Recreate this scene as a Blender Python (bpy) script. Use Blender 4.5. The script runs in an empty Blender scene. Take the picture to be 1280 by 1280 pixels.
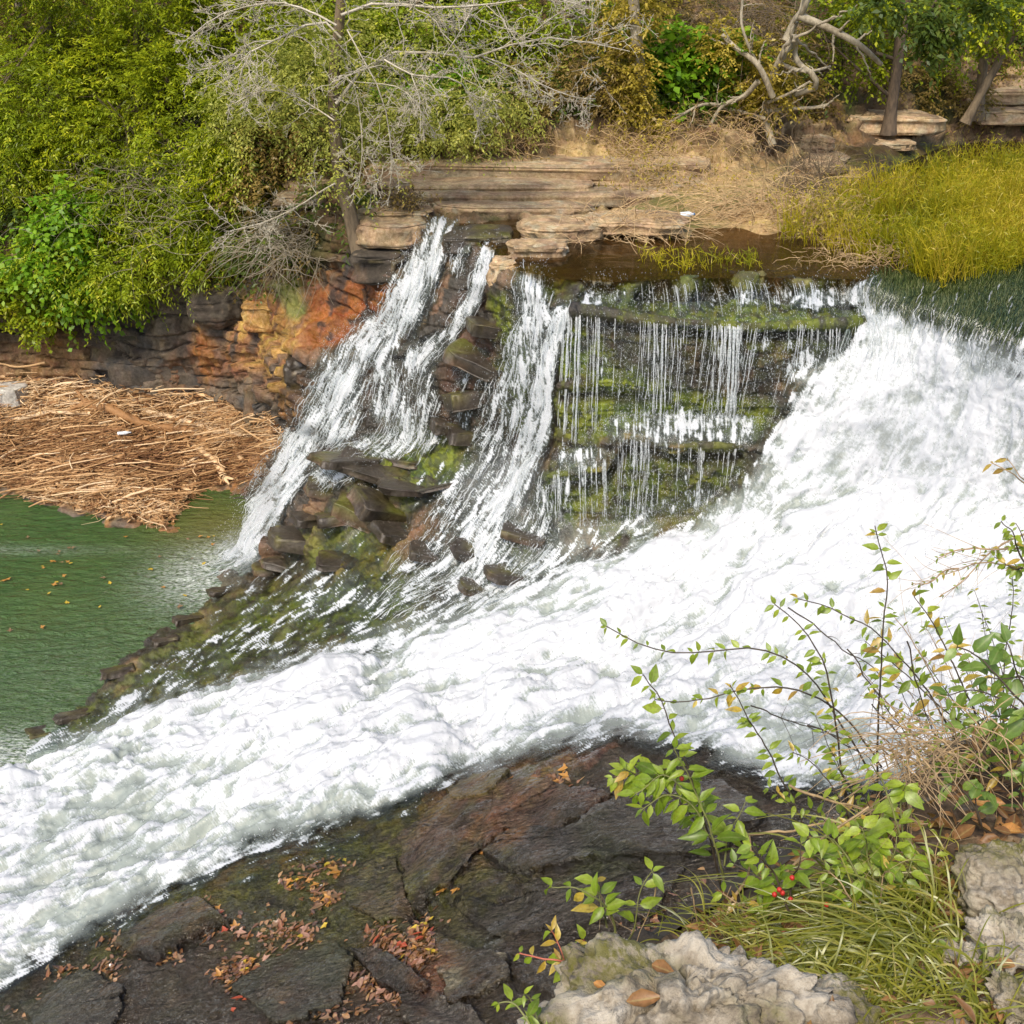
import bpy, math, random
import numpy as np
from mathutils import Vector
from mathutils.geometry import delaunay_2d_cdt

random.seed(7)
RNG = np.random.default_rng(11)
SC = bpy.context.scene
COL = SC.collection
rad = math.radians

# ------------------------------------------------------------------ camera
F, TH, H = 1372.0, rad(28.0), 9.0
CT, ST_ = math.cos(TH), math.sin(TH)
cam_d = bpy.data.cameras.new('camera')
cam = bpy.data.objects.new('camera', cam_d)
COL.objects.link(cam)
cam.location = (0, 0, H)
cam.rotation_euler = (rad(90) - TH, 0, 0)
cam_d.sensor_width = 36.0
cam_d.lens = 36.0 * F / 1280.0
cam_d.clip_start = 0.05
cam_d.clip_end = 500.0
SC.camera = cam


def P(px, py, z=None, Y=None):
    """world point seen at photo pixel (px,py), at height z or at distance Y"""
    a, b = (px - 640.0) / F, (640.0 - py) / F
    d = np.array([a, CT + b * ST_, -ST_ + b * CT])
    t = (z - H) / d[2] if z is not None else Y / d[1]
    return np.array([0, 0, H]) + d * t


def PV(px, py, Y):
    px, py, Y = np.broadcast_arrays(np.asarray(px, float), np.asarray(py, float), np.asarray(Y, float))
    a, b = (px - 640.0) / F, (640.0 - py) / F
    dy, dz = CT + b * ST_, -ST_ + b * CT
    t = Y / dy
    return np.stack([a * t, dy * t, H + dz * t], -1)


# ------------------------------------------------------------------ noise
def _h(ix, iy, iz, seed):
    n = (ix.astype(np.int64) * 374761393 + iy.astype(np.int64) * 668265263 + iz.astype(np.int64) * 2147483647 + seed * 974634777) & 0xFFFFFFFF
    n = ((n ^ (n >> 13)) * 1274126177) & 0xFFFFFFFF
    n = ((n ^ (n >> 16)) * 2246822519) & 0xFFFFFFFF
    return ((n ^ (n >> 15)) & 0xFFFFFF) / float(0xFFFFFF)


def vnoise(p, seed=0):
    i = np.floor(p); f = p - i
    i = i.astype(np.int64)
    u = f * f * f * (f * (f * 6 - 15) + 10)
    x, y, z = i[..., 0], i[..., 1], i[..., 2]
    ux, uy, uz = u[..., 0], u[..., 1], u[..., 2]
    def L(a, b, t): return a + (b - a) * t
    c00 = L(_h(x, y, z, seed), _h(x + 1, y, z, seed), ux)
    c10 = L(_h(x, y + 1, z, seed), _h(x + 1, y + 1, z, seed), ux)
    c01 = L(_h(x, y, z + 1, seed), _h(x + 1, y, z + 1, seed), ux)
    c11 = L(_h(x, y + 1, z + 1, seed), _h(x + 1, y + 1, z + 1, seed), ux)
    return L(L(c00, c10, uy), L(c01, c11, uy), uz) * 2 - 1


def fbm(p, octv=4, seed=0, gain=0.5):
    s = np.zeros(p.shape[:-1]); a = 1.0; tot = 0
    q = np.array(p, float)
    for k in range(octv):
        s += a * vnoise(q, seed + k * 17); tot += a
        a *= gain
        q = q * 2.03 + 13.7
    return s / tot


def worley(x, y, seed=0):
    ix, iy = np.floor(x), np.floor(y)
    f1 = np.full(x.shape, 9.0); f2 = np.full(x.shape, 9.0); cid = np.zeros(x.shape)
    gx = np.zeros(x.shape); gy = np.zeros(x.shape)
    for dx in (-1, 0, 1):
        for dy in (-1, 0, 1):
            cx, cy = ix + dx, iy + dy
            z0 = np.zeros(x.shape)
            jx, jy = _h(cx, cy, z0, seed), _h(cx, cy, z0, seed + 5)
            d = np.hypot(cx + jx - x, cy + jy - y)
            idv = _h(cx, cy, z0, seed + 9)
            nw = d < f1
            f2 = np.where(nw, f1, np.minimum(f2, d))
            cid = np.where(nw, idv, cid)
            gx = np.where(nw, x - cx - jx, gx); gy = np.where(nw, y - cy - jy, gy)
            f1 = np.where(nw, d, f1)
    return f1, f2, cid, gx, gy


def sstep(a, b, x):
    t = np.clip((x - a) / (b - a), 0, 1)
    return t * t * (3 - 2 * t)


# ------------------------------------------------------------------ mesh building
def nrm(v):
    return v / np.maximum(np.linalg.norm(v, axis=-1, keepdims=True), 1e-9)


class MB:
    """collects polygons, then links ONE mesh object"""
    def __init__(s):
        s.v = []; s.q = []; s.t = []; s.n = 0; s.at = {}; s.qm = []; s.tm = []

    def add(s, V, Q=None, T=None, mi=0, **at):
        V = np.asarray(V, float).reshape(-1, 3)
        s.v.append(V)
        if Q is not None and len(Q): s.q.append(np.asarray(Q) + s.n); s.qm.append(np.full(len(Q), mi))
        if T is not None and len(T): s.t.append(np.asarray(T) + s.n); s.tm.append(np.full(len(T), mi))
        for k, a in at.items():
            a = np.asarray(a, float)
            if a.ndim == 0: a = np.full(len(V), float(a))
            s.at.setdefault(k, []).append((s.n, a))
        s.n += len(V)

    def build(s, name, mats, parent=None, smooth=True, local=None):
        V = np.concatenate(s.v) if s.v else np.zeros((0, 3))
        q = np.concatenate(s.q) if s.q else np.zeros((0, 4), int)
        t = np.concatenate(s.t) if s.t else np.zeros((0, 3), int)
        me = bpy.data.meshes.new(name)
        org = np.zeros(3)
        if local is not None:
            org = np.asarray(local, float)
        elif parent is None and len(V):
            org = np.array([V[:, 0].mean(), V[:, 1].mean(), V[:, 2].min()])
        elif parent is not None:
            org = np.array(parent.get('_o', (0, 0, 0)))
        V = V - org
        me.vertices.add(len(V)); me.vertices.foreach_set('co', V.astype(np.float32).ravel())
        nl = q.size + t.size
        me.loops.add(nl); me.loops.foreach_set('vertex_index', np.concatenate([q.ravel(), t.ravel()]).astype(np.int32))
        npol = len(q) + len(t)
        me.polygons.add(npol)
        ls = np.concatenate([np.arange(len(q)) * 4, q.size + np.arange(len(t)) * 3]).astype(np.int32)
        me.polygons.foreach_set('loop_start', ls)
        me.polygons.foreach_set('use_smooth', np.full(npol, smooth))
        if not isinstance(mats, (list, tuple)): mats = [mats]
        for m in mats: me.materials.append(m)
        if len(mats) > 1:
            mi = np.concatenate(s.qm + s.tm) if (s.qm or s.tm) else np.zeros(0)
            me.polygons.foreach_set('material_index', mi.astype(np.int32))
        me.update(calc_edges=True)
        for k, lst in s.at.items():
            if lst[0][1].ndim == 2:
                a = np.zeros((len(V), 4), np.float32); a[:, 3] = 1
                for o, d in lst: a[o:o + len(d), :d.shape[1]] = d
                at = me.attributes.new(k, 'FLOAT_COLOR', 'POINT'); at.data.foreach_set('color', a.ravel())
            else:
                a = np.zeros(len(V), np.float32)
                for o, d in lst: a[o:o + len(d)] = d
                at = me.attributes.new(k, 'FLOAT', 'POINT'); at.data.foreach_set('value', a)
        ob = bpy.data.objects.new(name, me)
        COL.objects.link(ob)
        if parent is not None: ob.parent = parent
        else: ob.location = org
        return ob


def tag(o, label, cat, group=None):
    o['label'] = label; o['category'] = cat
    if group: o['group'] = group
    return o


def kind(o, k):
    o['kind'] = k
    return o


def empty(name, loc, label, cat, group=None):
    o = bpy.data.objects.new(name, None); COL.objects.link(o)
    o.location = tuple(float(c) for c in loc); o['_o'] = [float(c) for c in loc]
    o.empty_display_size = 0.1
    return tag(o, label, cat, group)


def copy_thing(o, loc, rot, label, group, scale=1.0):
    c = o.copy(); COL.objects.link(c)
    c.location = tuple(float(v) for v in loc); c.rotation_euler = rot; c.scale = (scale,) * 3
    c['label'] = label; c['group'] = group
    for ch in list(o.children):
        d = ch.copy(); COL.objects.link(d); d.parent = c
    return c


def tubes(mb, Pts, R, k=5, mi=0, **at):
    """Pts (m,n,3) polylines, R (m,n) radii -> tubes"""
    Pts = np.asarray(Pts, float); R = np.asarray(R, float)
    m, n = Pts.shape[:2]
    if m == 0: return
    T = nrm(np.gradient(Pts, axis=1))
    ref = np.zeros((m, 1, 3)); md = nrm(T.mean(1))
    use = np.abs(md[:, 2]) > 0.8
    ref[use, 0] = (1, 0.13, 0); ref[~use, 0] = (0, 0.11, 1)
    A = nrm(np.cross(T, np.broadcast_to(ref, T.shape))); B = np.cross(A, T)
    ang = np.arange(k) / k * 2 * np.pi
    V = Pts[:, :, None] + R[:, :, None, None] * (A[:, :, None] * np.cos(ang)[:, None] + B[:, :, None] * np.sin(ang)[:, None])
    i = np.arange(m)[:, None, None] * n * k + np.arange(n - 1)[:, None] * k
    j = np.arange(k); j2 = (j + 1) % k
    Q = np.stack([i + j, i + j2, i + k + j2, i + k + j], -1).reshape(-1, 4)
    ex = {}
    for key, a in at.items():
        a = np.asarray(a, float)
        ex[key] = np.repeat(a, n * k, axis=0) if a.ndim and len(a) == m else a
    mb.add(V, Q, None, mi, **ex)


LEAF_L = np.array([0, .16, .42, .72, 1.0]); LEAF_W = np.array([.06, .68, 1.0, .62, 0.03])
def leaves(mb, pos, d, up, ln, wd, curl=0.25, fold=0.18, mi=0, rnd=None, fine=True):
    """batch of leaves; pos,d,up (m,3); ln,wd (m,)"""
    m = len(pos)
    if m == 0: return
    d = nrm(d); s = nrm(np.cross(d, up)); u = np.cross(s, d)
    if rnd is None: rnd = RNG.random(m)
    ln = np.broadcast_to(ln, (m,)); wd = np.broadcast_to(wd, (m,))
    if fine:
        curlv = np.broadcast_to(curl, (m,)); foldv = np.broadcast_to(fold, (m,))
        V = np.zeros((m, 5, 3, 3)); mid = np.zeros((m, 5, 3))
        for a in range(5):
            for b, sg in enumerate((-1, 0, 1)):
                w = LEAF_W[a] * .5 * sg
                hh = -curlv * LEAF_L[a] ** 2 * ln + (foldv * wd * LEAF_W[a] if sg else 0)
                V[:, a, b] = pos + d * (LEAF_L[a] * ln)[:, None] + s * (w * wd)[:, None] + u * hh[:, None]
            mid[:, a, 1] = 1
        base = np.arange(m)[:, None, None] * 15 + np.arange(4)[:, None] * 3 + np.arange(2)
        Q = np.stack([base, base + 1, base + 4, base + 3], -1).reshape(-1, 4)
        mb.add(V, Q, None, mi, rnd=np.repeat(rnd, 15), mid=mid.ravel())
    else:
        V = np.zeros((m, 4, 3))
        V[:, 0] = pos
        V[:, 1] = pos + d * (.5 * ln)[:, None] + s * (.5 * wd)[:, None] + u * (.05 * ln)[:, None]
        V[:, 2] = pos + d * ln[:, None] - u * (curl * ln)[:, None]
        V[:, 3] = pos + d * (.45 * ln)[:, None] - s * (.5 * wd)[:, None] + u * (.05 * ln)[:, None]
        Q = np.arange(m * 4).reshape(-1, 4)
        mb.add(V, Q, None, mi, rnd=np.repeat(rnd, 4), mid=np.zeros(m * 4))


def resample(pts, n):
    pts = np.asarray(pts, float)
    # smooth catmull-rom style resample
    m = len(pts)
    if m > 2:
        ext = np.vstack([2 * pts[0] - pts[1], pts, 2 * pts[-1] - pts[-2]])
        out = []
        for i in range(m - 1):
            p0, p1, p2, p3 = ext[i:i + 4]
            for t in np.linspace(0, 1, 8, endpoint=False):
                out.append(.5 * (2 * p1 + (p2 - p0) * t + (2 * p0 - 5 * p1 + 4 * p2 - p3) * t * t + (3 * p1 - p0 - 3 * p2 + p3) * t ** 3))
        out.append(pts[-1]); pts = np.array(out)
    seg = np.r_[0, np.cumsum(np.linalg.norm(np.diff(pts, axis=0), axis=1))]
    s = np.linspace(0, seg[-1], n)
    return np.stack([np.interp(s, seg, pts[:, i]) for i in range(3)], -1)


def rvec(m, rng=None):
    return nrm((rng or RNG).normal(size=(m, 3)))


def rock_mesh(mb, a, b, c, e1=.5, e2=.6, seed=0, rough=.06, strata=0.0, nu=72, nv=40, rot=(0, 0, 0), cen=(0, 0, 0), col=None, colfn=None, freq=1.0, flat=.0):
    """superquadric rock with layered sides"""
    u = np.linspace(-np.pi, np.pi, nu, endpoint=False); v = np.linspace(-np.pi / 2, np.pi / 2, nv)
    U, Vv = np.meshgrid(u, v)
    sp = lambda x, e: np.sign(x) * np.abs(x) ** e
    x = sp(np.cos(Vv), e1) * sp(np.cos(U), e2); y = sp(np.cos(Vv), e1) * sp(np.sin(U), e2); z = sp(np.sin(Vv), e1)
    Pn = np.stack([x, y, z], -1)
    D = nrm(Pn)
    Pp = Pn * np.array([a, b, c])
    s = max(a, b)
    q = Pp / s * 1.6 * freq + seed * 7.31
    w = 1 + fbm(np.stack([D[..., 0] * 1.5, D[..., 1] * 1.5, D[..., 2] * .4], -1) + seed * 3.7, 3, seed) * .28
    Pp[..., 0] *= w; Pp[..., 1] *= w
    Pp += D * (fbm(q, 5, seed, .55) * rough)[..., None]
    if strata > 0:
        sz = Pp[..., 2] / max(c, .01) * 2.6 + fbm(q * .6, 2, seed + 3) * .5
        k = np.floor(sz)
        ofs = (_h(k, k * 0, k * 0, seed) - .6) * strata
        fr = sz - k
        ofs = ofs - strata * .5 * (1 - sstep(0, .16, fr) * sstep(0, .1, 1 - fr))
        side = np.hypot(D[..., 0], D[..., 1]) * (1 - sstep(.75, 1, np.abs(np.sin(Vv))))
        Pp[..., 0] += D[..., 0] * ofs * side; Pp[..., 1] += D[..., 1] * ofs * side
    rx, ry, rz = rot
    def R(ax, t):
        c_, s_ = math.cos(t), math.sin(t)
        return {'x': np.array([[1, 0, 0], [0, c_, -s_], [0, s_, c_]]), 'y': np.array([[c_, 0, s_], [0, 1, 0], [-s_, 0, c_]]), 'z': np.array([[c_, -s_, 0], [s_, c_, 0], [0, 0, 1]])}[ax]
    M = R('z', rz) @ R('y', ry) @ R('x', rx)
    W = Pp.reshape(-1, 3) @ M.T + np.asarray(cen)
    i = np.arange(nv - 1)[:, None] * nu; j = np.arange(nu); j2 = (j + 1) % nu
    Q = np.stack([i + j, i + j2, i + nu + j2, i + nu + j], -1).reshape(-1, 4)
    at = {}
    if colfn is not None: at['Col'] = colfn(W, Pp.reshape(-1, 3))
    elif col is not None: at['Col'] = np.tile(np.array(col), (len(W), 1))
    mb.add(W, Q, None, 0, **at)
    return W


# ------------------------------------------------------------------ materials
class G:
    def __init__(s, name):
        s.m = bpy.data.materials.new(name); s.m.use_nodes = True; s.t = s.m.node_tree; s.t.nodes.clear()
        s.out = s.t.nodes.new('ShaderNodeOutputMaterial')

    def n(s, typ, ins=None, **props):
        nd = s.t.nodes.new('ShaderNode' + typ)
        for k, v in props.items(): setattr(nd, k, v)
        for k, v in (ins or {}).items():
            if isinstance(v, bpy.types.NodeSocket): s.t.links.new(v, nd.inputs[k])
            elif isinstance(v, (tuple, list)) and len(v) == 3 and nd.inputs[k].type == 'RGBA': nd.inputs[k].default_value = (*v, 1)
            else: nd.inputs[k].default_value = v
        return nd

    def math(s, op, a, b=0.0, clamp=False):
        return s.n('Math', {0: a, 1: b}, operation=op, use_clamp=clamp).outputs[0]

    def attr(s, name, out='Fac'):
        return s.n('Attribute', attribute_name=name).outputs[out]

    def noise(s, vec, scale, detail=4.0, rough=.55, dist=0.0):
        return s.n('TexNoise', {'Vector': vec, 'Scale': scale, 'Detail': detail, 'Roughness': rough, 'Distortion': dist}).outputs['Fac']

    def ramp(s, fac, stops):
        nd = s.n('ValToRGB', {'Fac': fac}); cr = nd.color_ramp
        while len(cr.elements) < len(stops): cr.elements.new(0.5)
        for e, (p, c) in zip(cr.elements, stops):
            e.position = p; e.color = (*c, 1) if len(c) == 3 else c
        return nd.outputs['Color']

    def mapr(s, v, a, b, c, d):
        return s.n('MapRange', {'Value': v, 'From Min': a, 'From Max': b, 'To Min': c, 'To Max': d}).outputs[0]

    def mix(s, f, a, b, mode='MIX'):
        return s.n('MixRGB', {'Fac': f, 'Color1': a, 'Color2': b}, blend_type=mode).outputs[0]

    def pos(s):
        return s.n('NewGeometry').outputs['Position']

    def surf(s, sh):
        s.t.links.new(sh, s.out.inputs['Surface']); return s.m


def rock_material(name, tint=(1, 1, 1), wetscale=1.0, use_col=True, bumpd=.04, base=(.25, .2, .13), fine=1.0, wet=None, objspace=False, ripple=0.0, gl=.24, spec=.55):
    g = G(name)
    p = g.n('TexCoord').outputs['Object'] if objspace else g.pos()
    c = g.attr('Col', 'Color') if use_col else g.n('RGB').outputs[0]
    if not use_col: c.default_value = (*base, 1)
    n1 = g.noise(p, 3.2 * fine, 9, .62); n2 = g.noise(p, 17 * fine, 7, .65); n3 = g.noise(p, 70 * fine, 5, .7)
    v = g.math('MULTIPLY', g.mapr(n1, .3, .7, .6, 1.35), g.mapr(n2, .3, .7, .62, 1.4))
    v = g.math('MULTIPLY', v, g.mapr(n3, .3, .7, .8, 1.22))
    col = g.mix(1.0, c, g.n('CombineColor', {0: v, 1: v, 2: v}).outputs[0], 'MULTIPLY')
    hs = g.n('HueSaturation', {'Color': col, 'Hue': g.mapr(g.noise(p, 5 * fine, 4), .3, .7, .485, .515), 'Saturation': g.mapr(n2, .3, .7, 1.15, .9)}).outputs[0]
    if wet is None: w = g.attr('wet')
    else:
        w = g.n('Value').outputs[0]; w.default_value = wet
    r = g.math('ADD', g.mapr(w, 0, 1, .9, gl), g.math('MULTIPLY', g.math('SUBTRACT', n2, .5), .25))
    hgt = g.math('ADD', g.math('MULTIPLY', n1, 1.0), g.math('ADD', g.math('MULTIPLY', n2, .5), g.math('MULTIPLY', n3, .18)))
    b = g.n('Bump', {'Height': hgt, 'Strength': .9, 'Distance': bumpd})
    nout = b.outputs[0]
    if ripple > 0:
        mp = g.n('Mapping', {'Vector': p, 'Scale': (12, 22, 14), 'Rotation': (0, 0, -.5)}).outputs[0]
        rp = g.n('TexVoronoi', {'Vector': mp, 'Scale': 1.0, 'Randomness': 1.0}, feature='SMOOTH_F1').outputs['Distance']
        rp2 = g.noise(mp, 1.8, 3, .6, 1.0)
        b2 = g.n('Bump', {'Height': g.math('ADD', rp, rp2), 'Strength': g.math('MULTIPLY', w, ripple), 'Distance': .03, 'Normal': nout})
        nout = b2.outputs[0]
    pr = g.n('BsdfPrincipled', {'Base Color': hs, 'Roughness': r, 'Normal': nout, 'Specular IOR Level': g.mapr(w, 0, 1, .4, spec)})
    return g.surf(pr.outputs[0])


def leaf_material(name, stops, trans=.38, gloss=.018, spots=0.0, rough=.4):
    g = G(name)
    rnd = g.attr('rnd'); p = g.pos()
    f = g.math('ADD', rnd, g.math('MULTIPLY', g.math('SUBTRACT', g.noise(p, 2.5, 3), .5), .5))
    c = g.ramp(f, stops)
    if spots > 0:
        sp = g.mapr(g.noise(p, 160, 3, .7), .5, .72, 0, spots)
        c = g.mix(sp, c, (.10, .05, .015))
        mid = g.mapr(g.attr('mid'), .8, 1.0, 0, .45)
        c = g.mix(mid, c, g.mix(.5, c, (.55, .6, .25)))
        vein = g.mapr(g.noise(p, 60, 4, .6), .3, .7, .75, 1.2)
        c = g.mix(1.0, c, g.n('CombineColor', {0: vein, 1: vein, 2: vein}).outputs[0], 'MULTIPLY')
    df = g.n('BsdfDiffuse', {'Color': c}).outputs[0]
    tr = g.n('BsdfTranslucent', {'Color': g.mix(.35, c, (.45, .5, .04))}).outputs[0]
    m = g.n('MixShader', {0: trans, 1: df, 2: tr}).outputs[0]
    gl = g.n('BsdfGlossy', {'Color': (.9, .95, 1), 'Roughness': rough}).outputs[0]
    return g.surf(g.n('MixShader', {0: gloss, 1: m, 2: gl}).outputs[0])


def bark_material(name, c1, c2, scale=14, objspace=False):
    g = G(name); p = g.pos()
    mp = g.n('Mapping', {'Vector': p, 'Scale': (1, 1, .35)}).outputs[0]
    n1 = g.noise(mp, scale, 8, .65); n2 = g.noise(p, 2.5, 3)
    c = g.ramp(g.math('ADD', g.math('MULTIPLY', n1, .7), g.math('MULTIPLY', n2, .3)), [(.35, c1), (.62, c2)])
    b = g.n('Bump', {'Height': n1, 'Strength': .8, 'Distance': .03})
    return g.surf(g.n('BsdfPrincipled', {'Base Color': c, 'Roughness': .85, 'Normal': b.outputs[0]}).outputs[0])


def plain_material(name, c, rough=.5, spec=.5, var=.3, scale=8):
    g = G(name); n = g.noise(g.pos(), scale, 5)
    v = g.mapr(n, .3, .7, 1 - var, 1 + var)
    col = g.mix(1.0, c, g.n('CombineColor', {0: v, 1: v, 2: v}).outputs[0], 'MULTIPLY')
    return g.surf(g.n('BsdfPrincipled', {'Base Color': col, 'Roughness': rough, 'Specular IOR Level': spec}).outputs[0])
# ================================================================== terrain TIN
CTRL_Y = '''
535 297 16.2|552 286 16.3|572 292 16.0|592 300 15.8|625 320 15.3|645 346 14.2|500 352 15.9|470 428 15.5|395 452 15.9|380 530 15.8
350 600 15.6|560 440 15.1|600 385 15.0|560 555 14.85|430 562 15.1|505 560 14.9|600 522 14.5|705 387 13.5|640 562 13.9|690 562 13.15
440 440 15.7|520 430 15.3|580 350 15.3|560 330 15.8|640 385 14.2|665 470 13.6|620 470 14.4|690 480 13.3
720 387 13.42|770 393 13.3|830 399 13.2|890 404 13.15|940 407 13.1|1000 404 13.13|1050 402 13.15|1112 396 13.25
720 358 13.75|790 354 13.85|860 352 13.9|930 347 13.95|1000 345 14|1075 353 13.75
725 382 13.6|800 387 13.62|900 390 13.62|980 387 13.66|1060 381 13.75
720 480 13.15|720 558 12.95|780 520 12.95|830 524 12.95|900 524 12.98|965 528 13.0|985 470 13.1|1040 455 13.05|1100 425 13.1
780 540 12.7|850 552 12.55|925 556 12.6|700 586 12.8|750 580 12.65|690 642 12.7|760 655 12.5|860 645 12.45|910 604 12.55
1150 480 12.7|1100 600 12.3|1000 480 12.95|975 560 12.5|1200 600 11.8|1280 560 11.5|1280 640 11.2|1460 640 10.8|1220 500 12.1|1050 520 12.7
1000 700 11.4|1200 720 10.6|1280 760 10.0|1460 760 9.7|860 740 11.6|700 690 12.4|640 622 13.2|560 602 13.9|520 580 14.5
430 575 14.6|350 672 14.6|480 640 14.1|540 700 12.9|640 760 11.8|460 760 12.3|360 760 13.0|430 690 13.6
500 850 10.9|300 880 10.9|400 820 11.5|760 850 10.5|1000 850 9.5|1200 880 8.6|1300 880 8.3|600 950 9.3|400 1000 8.9|200 1080 8.4
0 1120 8.2|-160 1150 8.2|900 800 10.6|1100 800 10.0|620 850 10.7
'''
CTRL_Z = '''
1088 357 5.0|1120 367 5|1180 387 4.98|1230 405 4.96|1280 427 4.95|1460 490 4.95|1130 385 4.85|1200 425 4.7|1290 470 4.55|1460 540 4.5
300 690 .04|262 706 -.05|330 716 .04|335 650 .45|345 712 .2|250 802 .22|196 792 .02|120 872 .02|38 944 .02|20 960 -.1|120 930 .2|0 985 .03|-160 1015 -.1
300 730 .25|220 830 .25|160 880 .18|70 930 .15
240 740 -.4|160 760 -.7|70 850 -.7|-20 930 -.5|-160 960 -.7|100 700 -.9|-160 700 -1
-160 1335 -.1|0 1256 .05|100 1200 .2|190 1135 .4|235 1112 .5|320 1075 .72|420 1060 .9|495 1055 1.0|515 1030 1.1|552 1000 1.2|610 978 1.38|690 950 1.6|760 922 1.82|830 930 1.95|900 958 2.1|965 990 2.25|1100 1000 2.6|1300 980 2.9|1460 960 3
300 1120 .72|420 1105 .95|480 1100 1.05
150 1280 .75|300 1200 .85|450 1160 1.15|600 1080 1.6|750 1040 2.0|900 1080 2.4|450 1290 1.55|600 1200 1.85|650 1290 2.2|800 1200 2.5|1000 1180 2.8|1300 1180 3.2|1460 1180 3.3
-160 1420 .2|0 1420 .8|300 1420 1.5|650 1420 2.6|1000 1420 3|1460 1420 3.4|-160 1370 .1
-160 600 -.05|0 612 .03|60 632 .02|130 648 .02|200 666 -.04|252 614 -.04|292 612 -.04|320 610 .12|-160 560 .3|50 555 .4|150 575 .35|250 552 .4|310 575 .25
215 640 -.02|290 660 -.3|270 640 -.35|190 690 -.5|60 660 -.5|-160 640 -.6
540 283 5.02|580 280 5.0|640 279 4.95|720 277 5|800 282 4.98|870 287 5|700 335 4.88|640 310 4.9|690 300 4.85|760 312 4.8|760 340 4.93|840 335 4.9
760 298 5.03|860 293 5.03|980 287 5.02|1070 222 5.02|1010 195 5.1|900 217 5.3|800 252 5.25|950 250 5.25|1180 180 5.03|1280 172 5.05|1460 168 5.1
900 325 4.75|1020 318 4.8|1060 335 4.88|985 312 4.82|1000 330 4.85|960 330 4.85|1035 335 4.86|1100 250 4.75|1200 215 4.7|1300 230 4.75|1200 300 4.8|1300 342 4.99|1460 400 4.97|1200 350 4.99|1460 350 4.99|1460 230 4.8|1180 362 4.985|1280 395 4.965|1120 347 4.99
'''
CTRL_W = '''
0 482 19.5|-160 482 19.6|75 486 19.4|150 491 19.3|250 502 19.0|300 512 18.4|345 527 17.6|372 535 16.6
0 392 19.9|-160 392 20|100 396 19.75|230 362 19.3|300 352 18.8|330 380 18.4|400 346 17.6|460 338 16.9|490 334 16.4|380 440 16.4|365 420 16.9|470 410 16.2|320 455 18.2|430 400 16.9|355 470 16.9
0 250 20.6|-160 250 20.9|150 250 20.2|300 250 19.5|430 303 17.2|500 300 16.7|525 330 16.2
-160 100 22.2|0 100 22|150 100 21.8|300 100 21.5|-160 -70 24.5|0 -70 24|300 -70 24|500 -70 24|700 -70 25|850 -70 25.5|1000 -70 26.5|1280 -70 30|1460 -70 32
500 192 19.2|600 190 19.3|700 187 19.5|850 182 20|500 100 21.2|700 100 21.4|850 100 21.9|400 190 19.2|350 200 19.4
560 235 18.2|650 232 18.2|720 235 18.3|470 255 17.6|540 262 17.3|650 262 17.3
1000 182 21.5|1000 100 23|1060 165 22.4|1120 155 23.2|1280 150 25.0|1460 140 26|1150 100 24.8|1280 60 27|1460 60 28|1100 60 25|1200 120 25
'''
GS = 1.6
PX0, PX1, PY0, PY1 = -160, 1460, -70, 1420
gxs = np.arange(PX0, PX1 + .1, GS); gys = np.arange(PY0, PY1 + .1, GS)
NX, NY = len(gxs), len(gys)
GX, GY = np.meshgrid(gxs, gys)


def parse(txt, mode):
    out = []
    for tok in txt.replace('\n', '|').split('|'):
        tok = tok.split()
        if len(tok) == 3:
            x, y, v = map(float, tok)
            out.append((x, y, P(x, y, z=v) if mode == 'z' else P(x, y, Y=v)))
    return out


ctrl = parse(CTRL_Y, 'Y') + parse(CTRL_Z, 'z') + parse(CTRL_W, 'Y')
_vs, _es, _fs, _ov, _oe, _of = delaunay_2d_cdt([Vector((c[0], c[1])) for c in ctrl], [], [], 0, 1e-4)
C2 = np.array([(v[0], v[1]) for v in _vs])
C3 = np.array([ctrl[o[0]][2] for o in _ov])
POS = np.full((NY, NX, 3), np.nan)
for f in _fs:
    a, b, c = C2[f[0]], C2[f[1]], C2[f[2]]
    mn, mx = np.minimum(np.minimum(a, b), c), np.maximum(np.maximum(a, b), c)
    i0, i1 = max(0, int((mn[0] - PX0) / GS)), min(NX, int((mx[0] - PX0) / GS) + 2)
    j0, j1 = max(0, int((mn[1] - PY0) / GS)), min(NY, int((mx[1] - PY0) / GS) + 2)
    if i1 <= i0 or j1 <= j0: continue
    x, y = GX[j0:j1, i0:i1], GY[j0:j1, i0:i1]
    det = (b[1] - c[1]) * (a[0] - c[0]) + (c[0] - b[0]) * (a[1] - c[1])
    if abs(det) < 1e-9: continue
    w0 = ((b[1] - c[1]) * (x - c[0]) + (c[0] - b[0]) * (y - c[1])) / det
    w1 = ((c[1] - a[1]) * (x - c[0]) + (a[0] - c[0]) * (y - c[1])) / det
    w2 = 1 - w0 - w1
    ok = (w0 > -1e-6) & (w1 > -1e-6) & (w2 > -1e-6)
    val = w0[..., None] * C3[f[0]] + w1[..., None] * C3[f[1]] + w2[..., None] * C3[f[2]]
    POS[j0:j1, i0:i1][ok] = val[ok]


def blur(A, r, it=2):
    for _ in range(it):
        for ax in (0, 1):
            pad = [(0, 0)] * A.ndim; pad[ax] = (r, r)
            B = np.pad(A, pad, mode='edge')
            cs = np.cumsum(B, axis=ax)
            z = np.zeros_like(np.take(cs, [0], axis=ax))
            cs = np.concatenate([z, cs], axis=ax)
            n = A.shape[ax]
            A = (np.take(cs, range(2 * r + 1, 2 * r + 1 + n), axis=ax) - np.take(cs, range(0, n), axis=ax)) / (2 * r + 1)
    return A


POS = blur(POS, 3, 2)


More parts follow.
